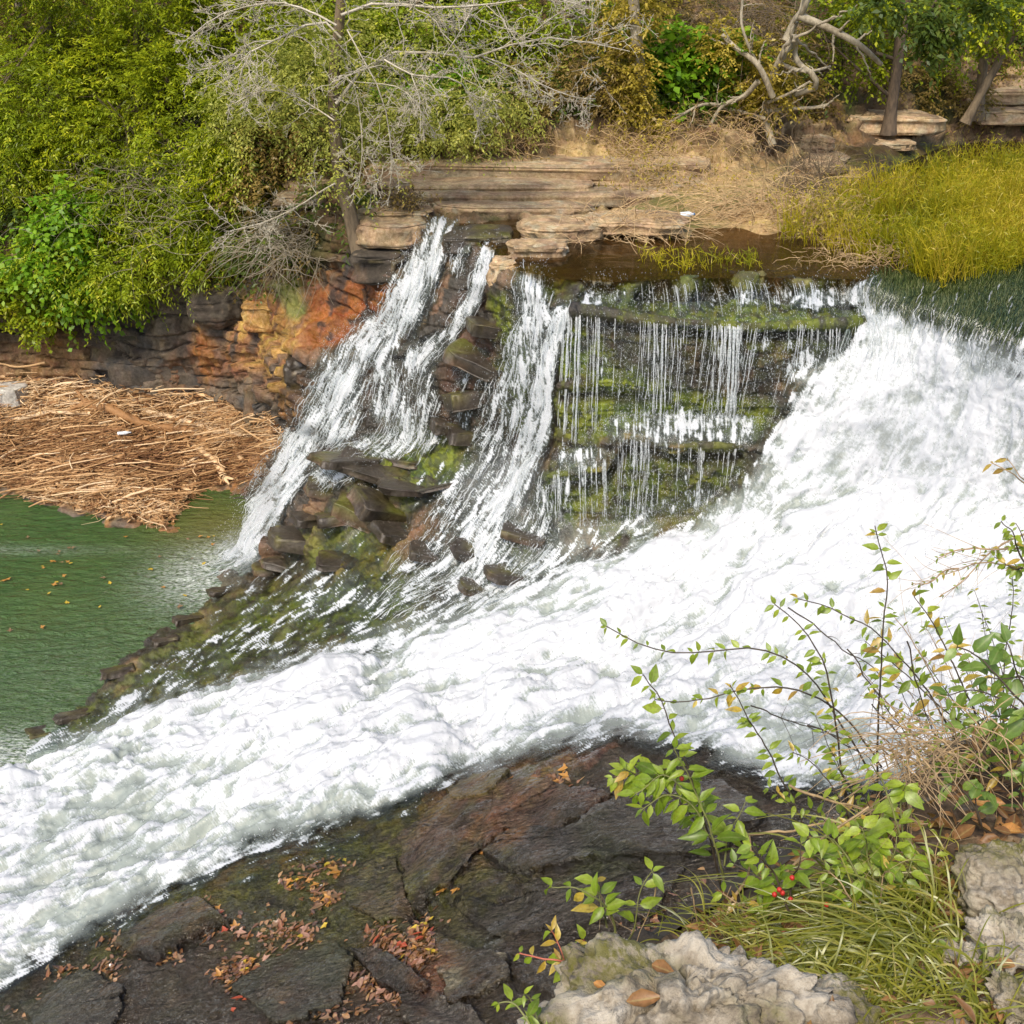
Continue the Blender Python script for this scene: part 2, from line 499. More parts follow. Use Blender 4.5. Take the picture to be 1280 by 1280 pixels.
def normals(A):
    du = np.gradient(A, axis=1); dv = np.gradient(A, axis=0)
    n = nrm(np.cross(dv, du))
    toc = np.array([0, 0, H]) - A
    s = np.sign((n * toc).sum(-1, keepdims=True)); s[s == 0] = 1
    return n * s


NRM = blur(normals(POS), 3, 1); NRM = nrm(NRM)


def strokes(lst, hard=.35):
    """soft brush strokes in plan of the terrain grid: [(x,y,r,d),...]"""
    D = np.zeros((NY, NX))
    for st in lst:
        if len(st) == 1: st = [st[0], st[0]]
        for (x0, y0, r0, d0), (x1, y1, r1, d1) in zip(st[:-1], st[1:]):
            m = max(r0, r1) * 1.3
            i0, i1 = max(0, int((min(x0, x1) - m - PX0) / GS)), min(NX, int((max(x0, x1) + m - PX0) / GS) + 2)
            j0, j1 = max(0, int((min(y0, y1) - m - PY0) / GS)), min(NY, int((max(y0, y1) + m - PY0) / GS) + 2)
            if i1 <= i0 or j1 <= j0: continue
            x, y = GX[j0:j1, i0:i1], GY[j0:j1, i0:i1]
            dx, dy = x1 - x0, y1 - y0; L = dx * dx + dy * dy
            t = np.clip(((x - x0) * dx + (y - y0) * dy) / L, 0, 1) if L > 0 else np.zeros(x.shape)
            d = np.hypot(x - x0 - t * dx, y - y0 - t * dy)
            r = r0 + (r1 - r0) * t
            v = (d0 + (d1 - d0) * t) * (1 - sstep(hard, 1.15, d / r))
            D[j0:j1, i0:i1] = np.maximum(D[j0:j1, i0:i1], v)
    return D


def S(txt):
    out = []
    for ln in txt.strip().split('\n'):
        out.append([tuple(map(float, t.split())) for t in ln.split('|') if t.strip()])
    return out


def poly_mask(poly, feather):
    poly = np.array(poly, float); n = len(poly)
    ins = np.zeros((NY, NX), bool); dist = np.full((NY, NX), 1e9)
    for k in range(n):
        (x0, y0), (x1, y1) = poly[k], poly[(k + 1) % n]
        cond = ((y0 > GY) != (y1 > GY)) & (GX < (x1 - x0) * (GY - y0) / ((y1 - y0) or 1e-9) + x0)
        ins ^= cond
        dx, dy = x1 - x0, y1 - y0; L = dx * dx + dy * dy
        t = np.clip(((GX - x0) * dx + (GY - y0) * dy) / L, 0, 1)
        dist = np.minimum(dist, np.hypot(GX - x0 - t * dx, GY - y0 - t * dy))
    sd = np.where(ins, dist, -dist)
    return sstep(-feather, feather, sd)


# low-frequency wobble so that painted borders are never clean
wob = fbm(POS * 2.2, 4, 5)
wob2 = fbm(POS * 7.0, 4, 6)

# ---------------------------------------------------------------- water density
WD = strokes(S('''
552 290 24 .9|528 345 30 .95|500 395 34 .93|470 430 36 .75|432 462 38 .8|402 520 32 .85|362 588 32 .95|328 640 34 .98|300 690 36 .95
470 430 30 .7|480 480 40 .6|500 520 40 .6|510 552 30 .75
612 312 12 .75|592 378 15 .85|562 420 15 .7|525 450 25 .65|520 500 40 .55|505 548 32 .75
530 548 25 .7|455 562 32 .65|405 600 26 .7
430 480 40 .72|420 540 35 .75
580 296 12 .6|575 340 14 .45
662 350 26 .75|668 400 32 .8|650 470 34 .62|625 540 38 .6|600 580 40 .45
704 392 13 .95|682 470 18 .97|672 540 26 .93|652 590 28 .85|628 640 34 .85|600 685 48 .75|570 725 50 .66
560 640 40 .5|545 700 40 .55
590 610 60 .55|570 690 60 .55|510 730 60 .5|660 690 80 .62|610 740 60 .66
720 680 60 .6|800 670 50 .6
660 610 40 .5|690 660 40 .45|640 700 50 .5
735 378 14 .55|775 374 16 .6
800 376 12 .4|880 378 14 .5|960 376 16 .5|1020 376 18 .75|1070 372 18 .8|1095 360 20 .9
735 352 10 .5|760 358 14 .6
730 392 10 .38|830 402 10 .4|940 411 10 .4|1050 406 10 .45|1112 399 12 .6
735 400 25 .18|735 540 30 .18
820 405 20 .4|810 515 25 .5
900 405 20 .3|905 515 25 .35
800 430 100 .30|820 500 100 .26
920 430 100 .30|920 500 80 .28
1030 425 80 .34
970 420 50 .35|975 500 30 .4
1050 420 40 .4|1000 465 30 .6
770 536 26 .55|850 532 34 .72|930 538 28 .8
712 578 24 .62|765 572 20 .5
700 600 20 .5|720 640 20 .45|800 640 20 .5|880 620 20 .5
840 560 70 .3|760 620 70 .3
650 760 60 .8|560 790 60 .75|420 830 50 .65|300 860 45 .5|180 905 40 .55|80 945 36 .7|0 962 30 .8
400 740 50 .42|300 800 40 .36|200 850 30 .38|460 710 40 .36
520 610 40 .3|480 600 30 .25
530 740 60 .6|430 775 50 .5|330 800 40 .42
600 460 40 .30|590 540 45 .36
470 640 50 .30|430 700 50 .34
420 740 60 .54|320 790 55 .52|230 845 45 .52|150 895 35 .52
360 720 40 .36|280 790 40 .40
280 715 42 .55|240 735 30 .3
330 1060 45 .3|430 1050 45 .32|260 1090 30 .3
'''), .3)
main = poly_mask([(1098, 372), (1150, 402), (1215, 432), (1300, 470), (1460, 520), (1460, 860), (1280, 930), (1130, 985), (985, 985), (870, 935), (770, 915), (690, 935), (600, 962), (520, 1000), (420, 1042), (310, 1068), (220, 1108), (130, 1160), (0, 1236), (-160, 1310), (-160, 985), (0, 965), (90, 930), (190, 880), (300, 850), (430, 815), (560, 785), (660, 745), (730, 695), (870, 655), (935, 600), (985, 520), (1000, 475), (1060, 440)], 34)
main_s = main
lipwater = poly_mask([(1085, 348), (1125, 350), (1180, 350), (1290, 338), (1475, 346), (1460, 560), (1280, 480), (1200, 440), (1100, 440), (1075, 400)], 18)
WD = np.maximum(WD, main * 1.04)
WD = np.maximum(WD, lipwater * (.32 + .5 * sstep(-18, 22, GY - (340 + (GX - 1085) * .33))))
SUB = strokes(S('''
1190 712 45 .3|1160 735 30 .2
490 835 55 .4|470 870 40 .3
430 1015 60 .34|330 1050 50 .36
640 880 45 .3|690 870 35 .25
980 830 40 .28
760 700 60 .28|700 760 45 .28|790 770 40 .2
880 700 60 .2|860 790 40 .2
1130 510 30 .16|1040 500 36 .28|1000 500 30 .3
1120 620 40 .14|1230 560 40 .12
200 960 50 .3|120 1000 50 .3|40 1060 50 .28|180 1110 40 .22
330 930 40 .25|100 1140 50 .22|260 1000 40 .2|20 1180 60 .2
560 900 40 .2|580 1000 30 .3|480 1030 30 .35
900 880 30 .2|1000 930 40 .34|1150 950 40 .4
1000 700 40 .16|1090 760 50 .14|920 620 30 .2
700 650 40 .3
1280 440 60 .1
'''), .1)
WD = WD - SUB * (main > .3) * .8
WD = np.clip(WD + (wob * .18 + wob2 * .22 * (WD < .9)) * (WD > .02) * (WD < 1.2), 0, 1.05)

# ---------------------------------------------------------------- flow field (pixels) and LIC
FL = np.array([[float(v) for v in t.split()] for t in '''535 300 -.2 1|500 380 -.35 1|470 425 -.7 1|420 470 -.5 1|400 525 -.45 1|350 600 -.7 1|310 670 -.6 1|270 715 -1 .5|500 450 -.15 1|500 520 -.15 1
470 570 -.9 .5|420 590 -.8 .7|610 320 -.2 1|585 385 -.5 1|540 430 -.8 .8|660 350 .1 1|660 420 -.1 1|640 500 -.2 1|600 570 -.5 1|700 400 -.3 1|680 470 -.1 1|665 560 -.4 1|630 640 -.6 1|590 700 -.7 1|540 740 -1 .6
740 390 0 1|800 450 0 1|900 450 0 1|1000 420 0 1|1090 410 0 1|800 500 0 1|900 500 0 1|740 480 0 1|740 540 0 1|780 600 0 1|860 600 0 1|920 580 -.1 1|700 610 -.1 1
1095 365 -.1 1|1150 385 -.15 1|1230 410 -.3 1|1300 440 -.4 1|1110 450 -.35 1|1040 470 -.55 1|1200 470 -.3 1|1280 520 -.45 1|1150 560 -.6 1|1050 560 -.8 1|980 540 -.6 1|1000 640 -1 .7|1150 680 -1 .7|1280 680 -.8 .8
900 700 -1 .5|800 700 -1 .5|1000 780 -1 .45|1200 800 -1 .5|700 760 -1 .45|600 800 -1 .45|480 830 -1 .4|350 880 -1 .5|200 920 -1 .5|50 965 -1 .4|850 850 -1 .4|700 880 -1 .45|550 920 -1 .5|400 970 -1 .55|250 1040 -1 .6|100 1100 -1 .6|0 1160 -1 .6|-100 1100 -1 .5|-100 1250 -1 .6
450 1040 -1 .5|330 1060 -1 .5|1000 930 -1 .1|1200 900 -1 .3|400 760 -.9 .5|300 800 -.8 .6|200 850 -.8 .6|460 700 -.6 .8'''.replace('\n', '|').split('|')])
sub = 4
gx4, gy4 = GX[::sub, ::sub], GY[::sub, ::sub]
num = np.zeros(gx4.shape + (2,)); den = np.zeros(gx4.shape)
for x, y, u, v in FL:
    w = 1 / ((gx4 - x) ** 2 + (gy4 - y) ** 2 + 60) ** 1.6
    l = math.hypot(u, v)
    num[..., 0] += w * u / l; num[..., 1] += w * v / l; den += w
fl4 = nrm(num / den[..., None])
FLOW = np.repeat(np.repeat(fl4, sub, 0), sub, 1)[:NY, :NX]
FLOW = nrm(blur(FLOW, 3, 1) + .22 * np.stack([fbm(POS * 3.0, 3, 21), fbm(POS * 3.0, 3, 22)], -1))


def nsamp(A, x, y):
    return A[np.clip(np.rint(y).astype(int), 0, NY - 1), np.clip(np.rint(x).astype(int), 0, NX - 1)]


IX, IY = np.meshgrid(np.arange(NX, dtype=float), np.arange(NY, dtype=float))


def lic(src, K):
    acc = src.copy()
    for sg in (1, -1):
        x, y = IX.copy(), IY.copy()
        for k in range(K):
            f = nsamp(FLOW, x, y)
            x += sg * f[..., 0]; y += sg * f[..., 1]
            acc += nsamp(src, x, y)
    acc -= acc.mean(); return acc / acc.std()


r1 = RNG.normal(size=(NY, NX))
LIC1 = lic(r1, 4)
LIC4 = lic(blur(RNG.normal(size=(NY, NX)), 1, 1), 15)
LIC2 = lic(blur(RNG.normal(size=(NY, NX)), 2, 1), 7)
LIC3 = lic(blur(RNG.normal(size=(NY, NX)), 5, 2), 7)
# ================================================================== bedrock, bank, hillside
reg_fg = poly_mask([(-160, 1230), (0, 1130), (200, 1030), (400, 960), (600, 910), (900, 890), (1460, 870), (1460, 1430), (-160, 1430)], 4)
reg_hill = poly_mask([(-170, -80), (1470, -80), (1470, 172), (1060, 182), (1000, 205), (900, 215), (790, 255), (740, 275), (530, 284), (500, 300), (440, 306), (390, 345), (300, 350), (-170, 395)], 5)
reg_bank = poly_mask([(-170, 395), (300, 350), (390, 345), (440, 306), (500, 325), (480, 400), (385, 445), (372, 535), (330, 610), (290, 665), (-170, 690)], 5) * (1 - reg_hill)
reg_bed = poly_mask([(530, 284), (740, 275), (900, 212), (1060, 182), (1470, 172), (1470, 460), (1280, 424), (1180, 384), (1088, 354), (930, 345), (720, 354), (640, 330), (560, 290)], 5) * (1 - reg_hill)
mat_zone = poly_mask([(-170, 470), (75, 478), (150, 488), (250, 500), (300, 512), (345, 527), (350, 558), (325, 600), (285, 608), (255, 605), (235, 635), (205, 664), (130, 645), (60, 630), (0, 606), (-170, 595)], 6)

nz = np.abs(NRM[..., 2]); wall = 1 - sstep(.45, .85, nz)
fb1 = fbm(POS * 1.3, 4, 41); fb2 = fbm(POS * 5.0, 4, 42); fb3 = fbm(POS * 16, 3, 43)
# layered walls
sz = POS[..., 2] * 5.2 + fbm(POS * np.array([.5, .5, 1.0]), 3, 44) * 1.6
kz = np.floor(sz); fr = sz - kz
blk = np.floor(POS[..., 0] * 1.7 + _h(kz, kz * 0, kz * 0, 3) * 5 + fb1 * .6)
lay = (_h(kz, blk, kz * 0, 4) - .5) * .17 - .09 * (1 - sstep(0, .14, fr))
# plates on the flats
cs, sn = math.cos(.5), math.sin(.5)
u_, v_ = POS[..., 0] * cs + POS[..., 1] * sn, -POS[..., 0] * sn + POS[..., 1] * cs
F1, F2, cid, gx_, gy_ = worley(u_ * .55 + fb2 * .22 + fb1 * .3 + 50, v_ * 1.1 + fb1 * .5 + fb2 * .2 + 50, 2)
crack = (1 - sstep(.0, .03, F2 - F1)) * sstep(-.1, .3, fbm(POS * 1.1, 3, 48))
plate = ((cid - .5) * .10 + (gx_ * (cid - .5) * .2)) * sstep(.0, .12, F2 - F1) - crack * .03
F1b, F2b, cidb, gxb, gyb = worley(u_ * 2.1 + fb2 * .2, v_ * 3.1 + 9, 12)
plate2 = (cidb - .5) * .16 + gxb * (cidb - .4) * .35 + gyb * (_h(np.floor(cidb * 999), cidb * 0, cidb * 0, 5) - .5) * .3

rubble = strokes(S('430 570 40 1|520 600 60 1|560 640 50 .9|470 660 80 1|360 680 50 1\n640 690 60 .8|700 700 40 .6\n50 940 20 .6'), .5)
fgm = reg_fg
fb4 = fbm(POS * 40, 3, 45)
rid = 1 - np.abs(fbm(POS * 4.5, 4, 46)) * 2
disp = fb1 * .07 + fb2 * .04 + fb3 * .016 + fb4 * .006 + rid * .03 * (1 - reg_fg)
disp = disp * (1 - .5 * reg_fg)
disp = disp + wall * lay * (1 - .75 * fgm) * (.55 + .45 * reg_bank)
PLATES = [([(498, 1050), (556, 1006), (650, 984), (765, 1000), (700, 1062), (656, 1097), (602, 1064), (560, 1118), (520, 1142), (506, 1085)], .075),
          ([(603, 1063), (660, 1092), (905, 1062), (1010, 1020), (905, 968), (765, 958), (700, 985), (640, 1030)], .06),
          ([(500, 1145), (560, 1122), (596, 1135), (640, 1110), (668, 1130), (600, 1190), (540, 1165)], -.05),
          ([(545, 1216), (600, 1196), (640, 1200), (642, 1232), (566, 1262)], .06), ([(445, 1192), (480, 1196), (560, 1240), (640, 1290), (560, 1300), (470, 1238)], .10),
          ([(140, 1192), (200, 1140), (262, 1128), (288, 1158), (240, 1182), (190, 1206)], .09), ([(560, 990), (600, 972), (640, 970), (625, 1000), (572, 1012)], .07),
          ([(290, 1250), (340, 1200), (420, 1180), (470, 1195), (430, 1260), (350, 1300)], .05), ([(820, 945), (870, 928), (950, 965), (980, 1000), (900, 1000), (840, 970)], .12), ([(40, 1262), (110, 1212), (150, 1240), (90, 1290)], .05)]
pl = np.zeros((NY, NX))
wgx, wgy = GX.copy(), GY.copy()
GX = GX + 9 * fb2 + 5 * fb3 * 2; GY = GY + 6 * fb1 + 4 * fb2
for poly, hh_ in PLATES: pl += poly_mask(poly, 2.2) * min(hh_, 0) * 1.7
CRV = strokes(S('''505 1085 7.5 1|530 1060 6.0 1|560 1030 7.5 1|620 1000 4.5 .6
602 1064 9.0 1|630 1082 10.5 1|658 1096 7.5 1|640 1112 9.0 1|600 1130 12.0 1|586 1150 7.5 .8
520 1142 7.5 1|545 1110 6.0 1|590 1060 6.0 1|640 1000 6.0 .6
445 1195 9.0 1|475 1232 12.0 1|540 1262 12.0 1|600 1290 9.0 1
300 1120 6.0 .7|360 1130 7.5 .8|430 1160 7.5 .6
150 1192 7.5 .8|195 1205 10.5 1|240 1184 9.0 1|285 1160 7.5 .8
640 1200 6.0 .8|645 1235 7.5 .8|690 1250 6.0 .6
700 1060 6.0 .5|800 1075 7.5 .5|900 1062 6.0 .5'''), .45)
GX, GY = wgx, wgy
disp = disp + fgm * (pl - .05 * CRV) + (1 - wall) * plate * fgm * .35
LIPS = strokes(S('718 390 7 1|830 402 7 1|940 410 7 1|1050 406 7 1|1113 400 7 1\n800 357 6 .8|930 352 6 .8|1072 356 6 .8\n690 594 7 1|760 584 7 1|780 546 7 1|850 557 7 1|925 558 7 1\n700 482 7 .8|760 478 7 .8|830 486 7 .5\n690 345 6 .4|650 350 6 .4'), .3)
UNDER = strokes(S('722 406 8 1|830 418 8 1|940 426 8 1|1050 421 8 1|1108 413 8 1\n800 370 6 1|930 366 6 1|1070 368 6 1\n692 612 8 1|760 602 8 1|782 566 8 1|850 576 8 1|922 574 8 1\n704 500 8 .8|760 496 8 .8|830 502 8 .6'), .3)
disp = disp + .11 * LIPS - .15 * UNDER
disp = disp + rubble * plate2 * .9
disp = disp + reg_hill * (fb1 * .22 + fb2 * .1 + lay * .9)
disp = disp + reg_bank * (fb1 * .16 + fb2 * .06 + wall * lay * .5)
disp = disp - .32 * reg_hill * strokes(S('470 215 45 1|700 222 50 1|880 222 40 1'), .5)
disp = disp * (1 - .9 * np.clip(reg_bed * 1.3, 0, 1))
disp = disp * (1 - .55 * mat_zone)
wsub = np.clip(WD, 0, 1)
disp = disp * (1 - .75 * sstep(.5, 1, wsub)) - .05 * sstep(.02, .25, wsub) - .14 * sstep(.4, 1, wsub)
RP = POS + NRM * disp[..., None]
# undulating ridges under the water film on the foreground rock
RP[..., 2] += reg_fg * .010 * fbm(np.stack([u_ * 3, v_ * 7, u_ * 0], -1), 3, 77)

# ---------------------------------------------------------------- colours of the stone, with a little sunlight and shade painted in
def lerpc(A, c, m):
    return A + (np.array(c) - A) * np.clip(m, 0, 1)[..., None]

C = np.zeros((NY, NX, 3)) + np.array([.046, .039, .030])
n_big = fbm(POS * .9, 4, 51); n_mid = fbm(POS * 3.1, 4, 52); n_fine = fbm(POS * 11, 4, 53)
C = lerpc(C, (.105, .066, .042), sstep(-.1, .5, n_big + n_mid * .6))
C = lerpc(C, (.17, .12, .08), sstep(.15, .5, n_mid) * .5)
C = lerpc(C, (.30, .17, .09), sstep(.3, .6, (cidb - .5) * 1.2 + n_mid * .5) * .5 * (1 - reg_fg))
bw = strokes(S('600 395 40 1|585 460 40 1|580 520 40 .9\n470 470 40 .6|520 500 30 .6\n640 530 30 .7\n700 530 40 .7|800 430 60 .5|900 440 60 .6|1000 430 60 .5'), .4)
C = lerpc(C, (.085, .045, .025), bw * sstep(-.4, .3, n_mid + .2))
# moss and algae
MS = strokes(S('''
720 420 26 .9|705 460 26 .9|740 440 40 .7
720 520 55 .85|800 500 45 .9|760 480 50 .9|860 510 30 .9|950 520 30 .8
650 520 26 .8|640 480 20 .7|625 380 22 .8
710 620 55 .75|800 600 50 .6|880 590 60 .8|850 640 40 .7|770 655 40 .6
700 350 40 .5|660 345 25 .4|760 345 40 .5|850 345 50 .5|950 340 50 .55
830 395 60 .6|960 397 70 .75|1060 397 60 .7|760 385 40 .5
800 440 80 .12|1000 440 80 .12
440 580 30 .8|520 580 60 .8|560 570 40 .7|470 620 50 .5|420 690 50 .6
480 590 30 1|560 575 26 1
500 740 60 .5|430 760 60 .55|340 765 70 .72|250 820 60 .6|160 880 40 .5|80 915 30 .6
470 850 50 .7|520 790 40 .6
400 690 50 .6|480 700 50 .6
600 720 50 .5|660 680 50 .4
100 1210 50 .35|220 1120 30 .8|330 1100 60 .5|420 1080 60 .6|560 1010 40 .45|680 960 60 .4
620 1090 60 .3|460 1130 70 .5|330 1180 80 .35|540 1160 60 .3
'''), .2)
mossm = MS * sstep(-.55, .25, n_mid * .7 + n_fine * .7 + MS * .5 - .1)
mosscol = np.where((n_fine > .0)[..., None], np.array([.155, .19, .012]), np.array([.065, .085, .012]))
mosscol = mosscol + (np.array([.13, .11, .02]) - mosscol) * sstep(.0, .5, n_big)[..., None] * .6
C = C + (mosscol - C) * np.clip(mossm * 1.05, 0, .95)[..., None]
# yellowish rock under thin film at mid slope, sunlight painted into its colour
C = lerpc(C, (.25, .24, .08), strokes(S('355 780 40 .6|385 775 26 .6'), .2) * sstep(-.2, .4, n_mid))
C = lerpc(C, (.10, .095, .085), strokes(S('590 640 80 .7|650 690 80 .8|560 710 70 .6'), .2) * sstep(-.5, .2, n_mid))
C = lerpc(C, (.03, .02, .014), UNDER * .75)  # darker under the lips: less moss, and shade painted into the colour
C = lerpc(C, (.16, .08, .02), strokes(S('480 620 40 .7|540 650 40 .4|430 700 40 .5'), .2) * sstep(-.1, .4, n_big + n_fine * .5))
# iron-stained bank
RU = strokes(S('400 390 40 1|440 380 46 1|470 370 30 .9|410 420 40 .9\n330 400 40 .8|310 440 40 .6\n345 470 30 .4\n250 450 40 .5|230 470 30 .4'), .4)
streak = fbm(POS * np.array([6.0, 6.0, .8]), 4, 61)
bankc = np.zeros((NY, NX, 3)) + np.array([.13, .10, .07])
bankc = lerpc(bankc, (.06, .055, .05), sstep(-.1, .4, n_mid))
bankc = lerpc(bankc, (.30, .15, .05), sstep(.05, .5, n_big + streak * .5))
bankc = lerpc(bankc, (.25, .085, .022), RU * sstep(-.5, .3, streak + .25))
bankc = lerpc(bankc, (.045, .026, .018), RU * sstep(.15, .5, -streak + n_mid * .4))
OC = strokes(S('330 385 36 .9|320 420 40 .9|345 450 26 1|360 480 22 .7\n378 400 18 1|372 430 20 1|362 455 16 1'), .4)
bankc = lerpc(bankc, (.42, .26, .07), OC * sstep(-.3, .35, streak + n_mid * .6))
bankc = lerpc(bankc, (.20, .22, .06), strokes(S('365 350 20 .9|370 390 16 .8'), .3))
bankc = lerpc(bankc, (.25, .14, .06), strokes(S('0 440 90 .9|80 440 50 .8|60 480 50 .8'), .4))
bankc = lerpc(bankc, (.03, .024, .018), strokes(S('0 400 60 .7|60 398 30 .7\n110 410 30 .8|160 430 40 .5\n380 470 22 .9|372 520 22 .9|340 600 24 .8|300 640 24 .8\n280 370 36 .6|240 390 30 .5'), .3) * sstep(-.6, .2, n_mid + .1))
bankc = lerpc(bankc, (.36, .21, .105), mat_zone * .9)
C = C + (bankc - C) * np.clip(reg_bank, 0, 1)[..., None]
# hillside: soil, leaf litter and tan ledges
hc = np.zeros((NY, NX, 3)) + np.array([.11, .072, .038])
hc = lerpc(hc, (.16, .095, .045), sstep(-.2, .4, n_mid))
hc = lerpc(hc, (.38, .27, .15), sstep(.0, .10, lay) * sstep(-.4, .2, n_mid) * .9)
hc = lerpc(hc, (.05, .06, .015), sstep(.2, .5, n_big) * .8)
hc = lerpc(hc, (.46, .33, .15), strokes(S('720 225 60 .9|850 240 70 1|960 255 60 1|1040 215 50 .9\n480 205 50 .5'), .4) * sstep(-.6, .1, n_mid + .2))
C = C + (hc - C) * np.clip(reg_hill, 0, 1)[..., None]
bc = np.zeros((NY, NX, 3)) + np.array([.075, .05, .02])
bc = lerpc(bc, (.12, .09, .025), sstep(-.1, .4, n_mid))
bc = lerpc(bc, (.44, .31, .14), strokes(S('760 285 40 1|860 262 60 1|950 258 60 1|1040 228 40 1'), .5))
bc = lerpc(bc, (.10, .11, .02), sstep(.1, .4, n_big + n_fine * .4) * .8)
C = C + (bc - C) * np.clip(reg_bed, 0, 1)[..., None]
# foreground: nearly black wet slate with reddish plates
fc = np.zeros((NY, NX, 3)) + np.array([.038, .031, .021])
fc = lerpc(fc, (.036, .044, .018), sstep(-.1, .4, n_big))
fc = lerpc(fc, (.10, .078, .055), sstep(.2, .55, n_mid + n_fine * .3) * .5)
fc = lerpc(fc, (.10, .055, .035), sstep(.62, .8, cid) * sstep(-.4, .2, n_mid))
fc = lerpc(fc, (.17, .085, .045), strokes(S('600 1010 60 .8|680 960 50 .7|560 1050 50 .7|640 1060 50 .6\n500 1210 70 .7|560 1240 60 .7\n250 1160 50 .6'), .2) * sstep(-.3, .3, n_mid))
fc = lerpc(fc, (.02, .018, .016), np.maximum(crack * .5, CRV * .6))
fc = fc + (mosscol * .8 - fc) * np.clip(mossm * .8, 0, .8)[..., None]
fc = fc * np.array([.98, .84, .64])
C = C + (fc - C) * np.clip(reg_fg, 0, 1)[..., None]
C = np.clip(C, .008, .8)
wetm = np.clip(.85 - .2 * n_mid - .35 * np.clip(mossm, 0, 1), 0, 1) * (1 - reg_hill) * (1 - reg_bank * .55) * (1 - mat_zone)
wetm = np.clip(wetm + reg_fg * .28, 0, 1)

MAT_ROCK = rock_material('wet_stone', bumpd=.06, ripple=0.0)
MAT_FG = rock_material('wet_slate', bumpd=.010, ripple=1.8, gl=.05, spec=.75)
MAT_DRY = rock_material('dry_ledge_stone', bumpd=.05)

region = np.full((NY, NX), 2)
region[reg_bed > .5] = 4; region[reg_bank > .5] = 1; region[reg_hill > .5] = 0; region[reg_fg > .5] = 3


def grid_mesh(name, Pg, facemask, mats, at, parent=None, local=(0, 0, 0)):
    idx = np.arange(NX * NY).reshape(NY, NX)
    q = np.stack([idx[:-1, :-1], idx[1:, :-1], idx[1:, 1:], idx[:-1, 1:]], -1)[facemask]
    used, inv = np.unique(q.ravel(), return_inverse=True)
    mb = MB()
    mb.add(Pg.reshape(-1, 3)[used], inv.reshape(-1, 4), None, 0, **{k: a.reshape(NX * NY, *a.shape[2:])[used] for k, a in at.items()})
    return mb.build(name, mats, parent, local=local)


rf = region[:-1, :-1]
for rid, nm, mt in ((0, 'hillside', MAT_DRY), (1, 'river_bank', MAT_ROCK), (2, 'bedrock', MAT_ROCK), (3, 'bedrock', MAT_FG), (4, 'river_bed', MAT_ROCK)):
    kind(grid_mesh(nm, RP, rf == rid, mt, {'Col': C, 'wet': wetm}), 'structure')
# ================================================================== running water
g = G('falling_water')
foam = g.attr('foam'); cov = g.attr('cov'); pw = g.pos()
nf = g.noise(pw, 26, 5, .7); nf2 = g.noise(pw, 75, 3, .7)
ff = g.mapr(g.math('ADD', foam, g.math('ADD', g.math('MULTIPLY', g.math('SUBTRACT', nf, .5), .9), g.math('MULTIPLY', g.math('SUBTRACT', nf2, .5), .5))), .22, .78, 0, 1)
ffc = g.math('MINIMUM', g.math('MAXIMUM', ff, 0.0), 1.0)
bmp = g.n('Bump', {'Height': g.math('ADD', nf, g.math('MULTIPLY', nf2, .4)), 'Strength': .4, 'Distance': .02}).outputs[0]
fo = g.n('BsdfPrincipled', {'Base Color': g.ramp(ffc, [(0, (.19, .235, .205)), (.35, (.39, .44, .43)), (.7, (.56, .615, .645)), (1, (.71, .74, .78))]), 'Roughness': .45, 'Specular IOR Level': .3, 'Normal': bmp}).outputs[0]
tl = g.n('BsdfTranslucent', {'Color': (.86, .9, .92)}).outputs[0]
fo = g.n('MixShader', {0: .22, 1: fo, 2: tl}).outputs[0]
tp = g.n('BsdfTransparent', {'Color': (.80, .88, .83)}).outputs[0]
gl = g.n('BsdfGlossy', {'Color': (1, 1, 1), 'Roughness': .13, 'Normal': bmp}).outputs[0]
fres = g.n('Fresnel', {'IOR': 1.33, 'Normal': bmp}).outputs[0]
murk = g.n('BsdfDiffuse', {'Color': (.33, .375, .345)}).outputs[0]
body = g.n('MixShader', {0: g.attr('murk'), 1: tp, 2: murk}).outputs[0]
clear = g.n('MixShader', {0: g.math('MULTIPLY', fres, 1.3, True), 1: body, 2: gl}).outputs[0]
wsh = g.n('MixShader', {0: ffc, 1: clear, 2: fo}).outputs[0]
bare = g.n('BsdfTransparent', {'Color': (1, 1, 1)}).outputs[0]
MAT_WATER = g.surf(g.n('MixShader', {0: cov, 1: bare, 2: wsh}).outputs[0])

g = G('white_strand')
pw = g.pos()
nf = g.noise(pw, 40, 3, .6)
d = g.n('BsdfPrincipled', {'Base Color': (.80, .83, .85), 'Roughness': .25, 'Specular IOR Level': .5}).outputs[0]
t = g.n('BsdfTranslucent', {'Color': (.86, .9, .92)}).outputs[0]
d = g.n('MixShader', {0: .3, 1: d, 2: t}).outputs[0]
t2 = g.n('BsdfTransparent', {'Color': (.95, .97, .96)}).outputs[0]
MAT_STRAND = g.surf(g.n('MixShader', {0: g.mapr(nf, .35, .65, .25, .72), 1: d, 2: t2}).outputs[0])

dn = np.clip(WD, 0, 1)
rapid = np.clip(main, 0, 1) * (1 - wall * .4)
chute = strokes(S('1150 400 60 1|1130 470 80 1|1060 540 80 .8\n1260 450 80 1|1240 540 90 1|1180 590 60 .7'), .5)
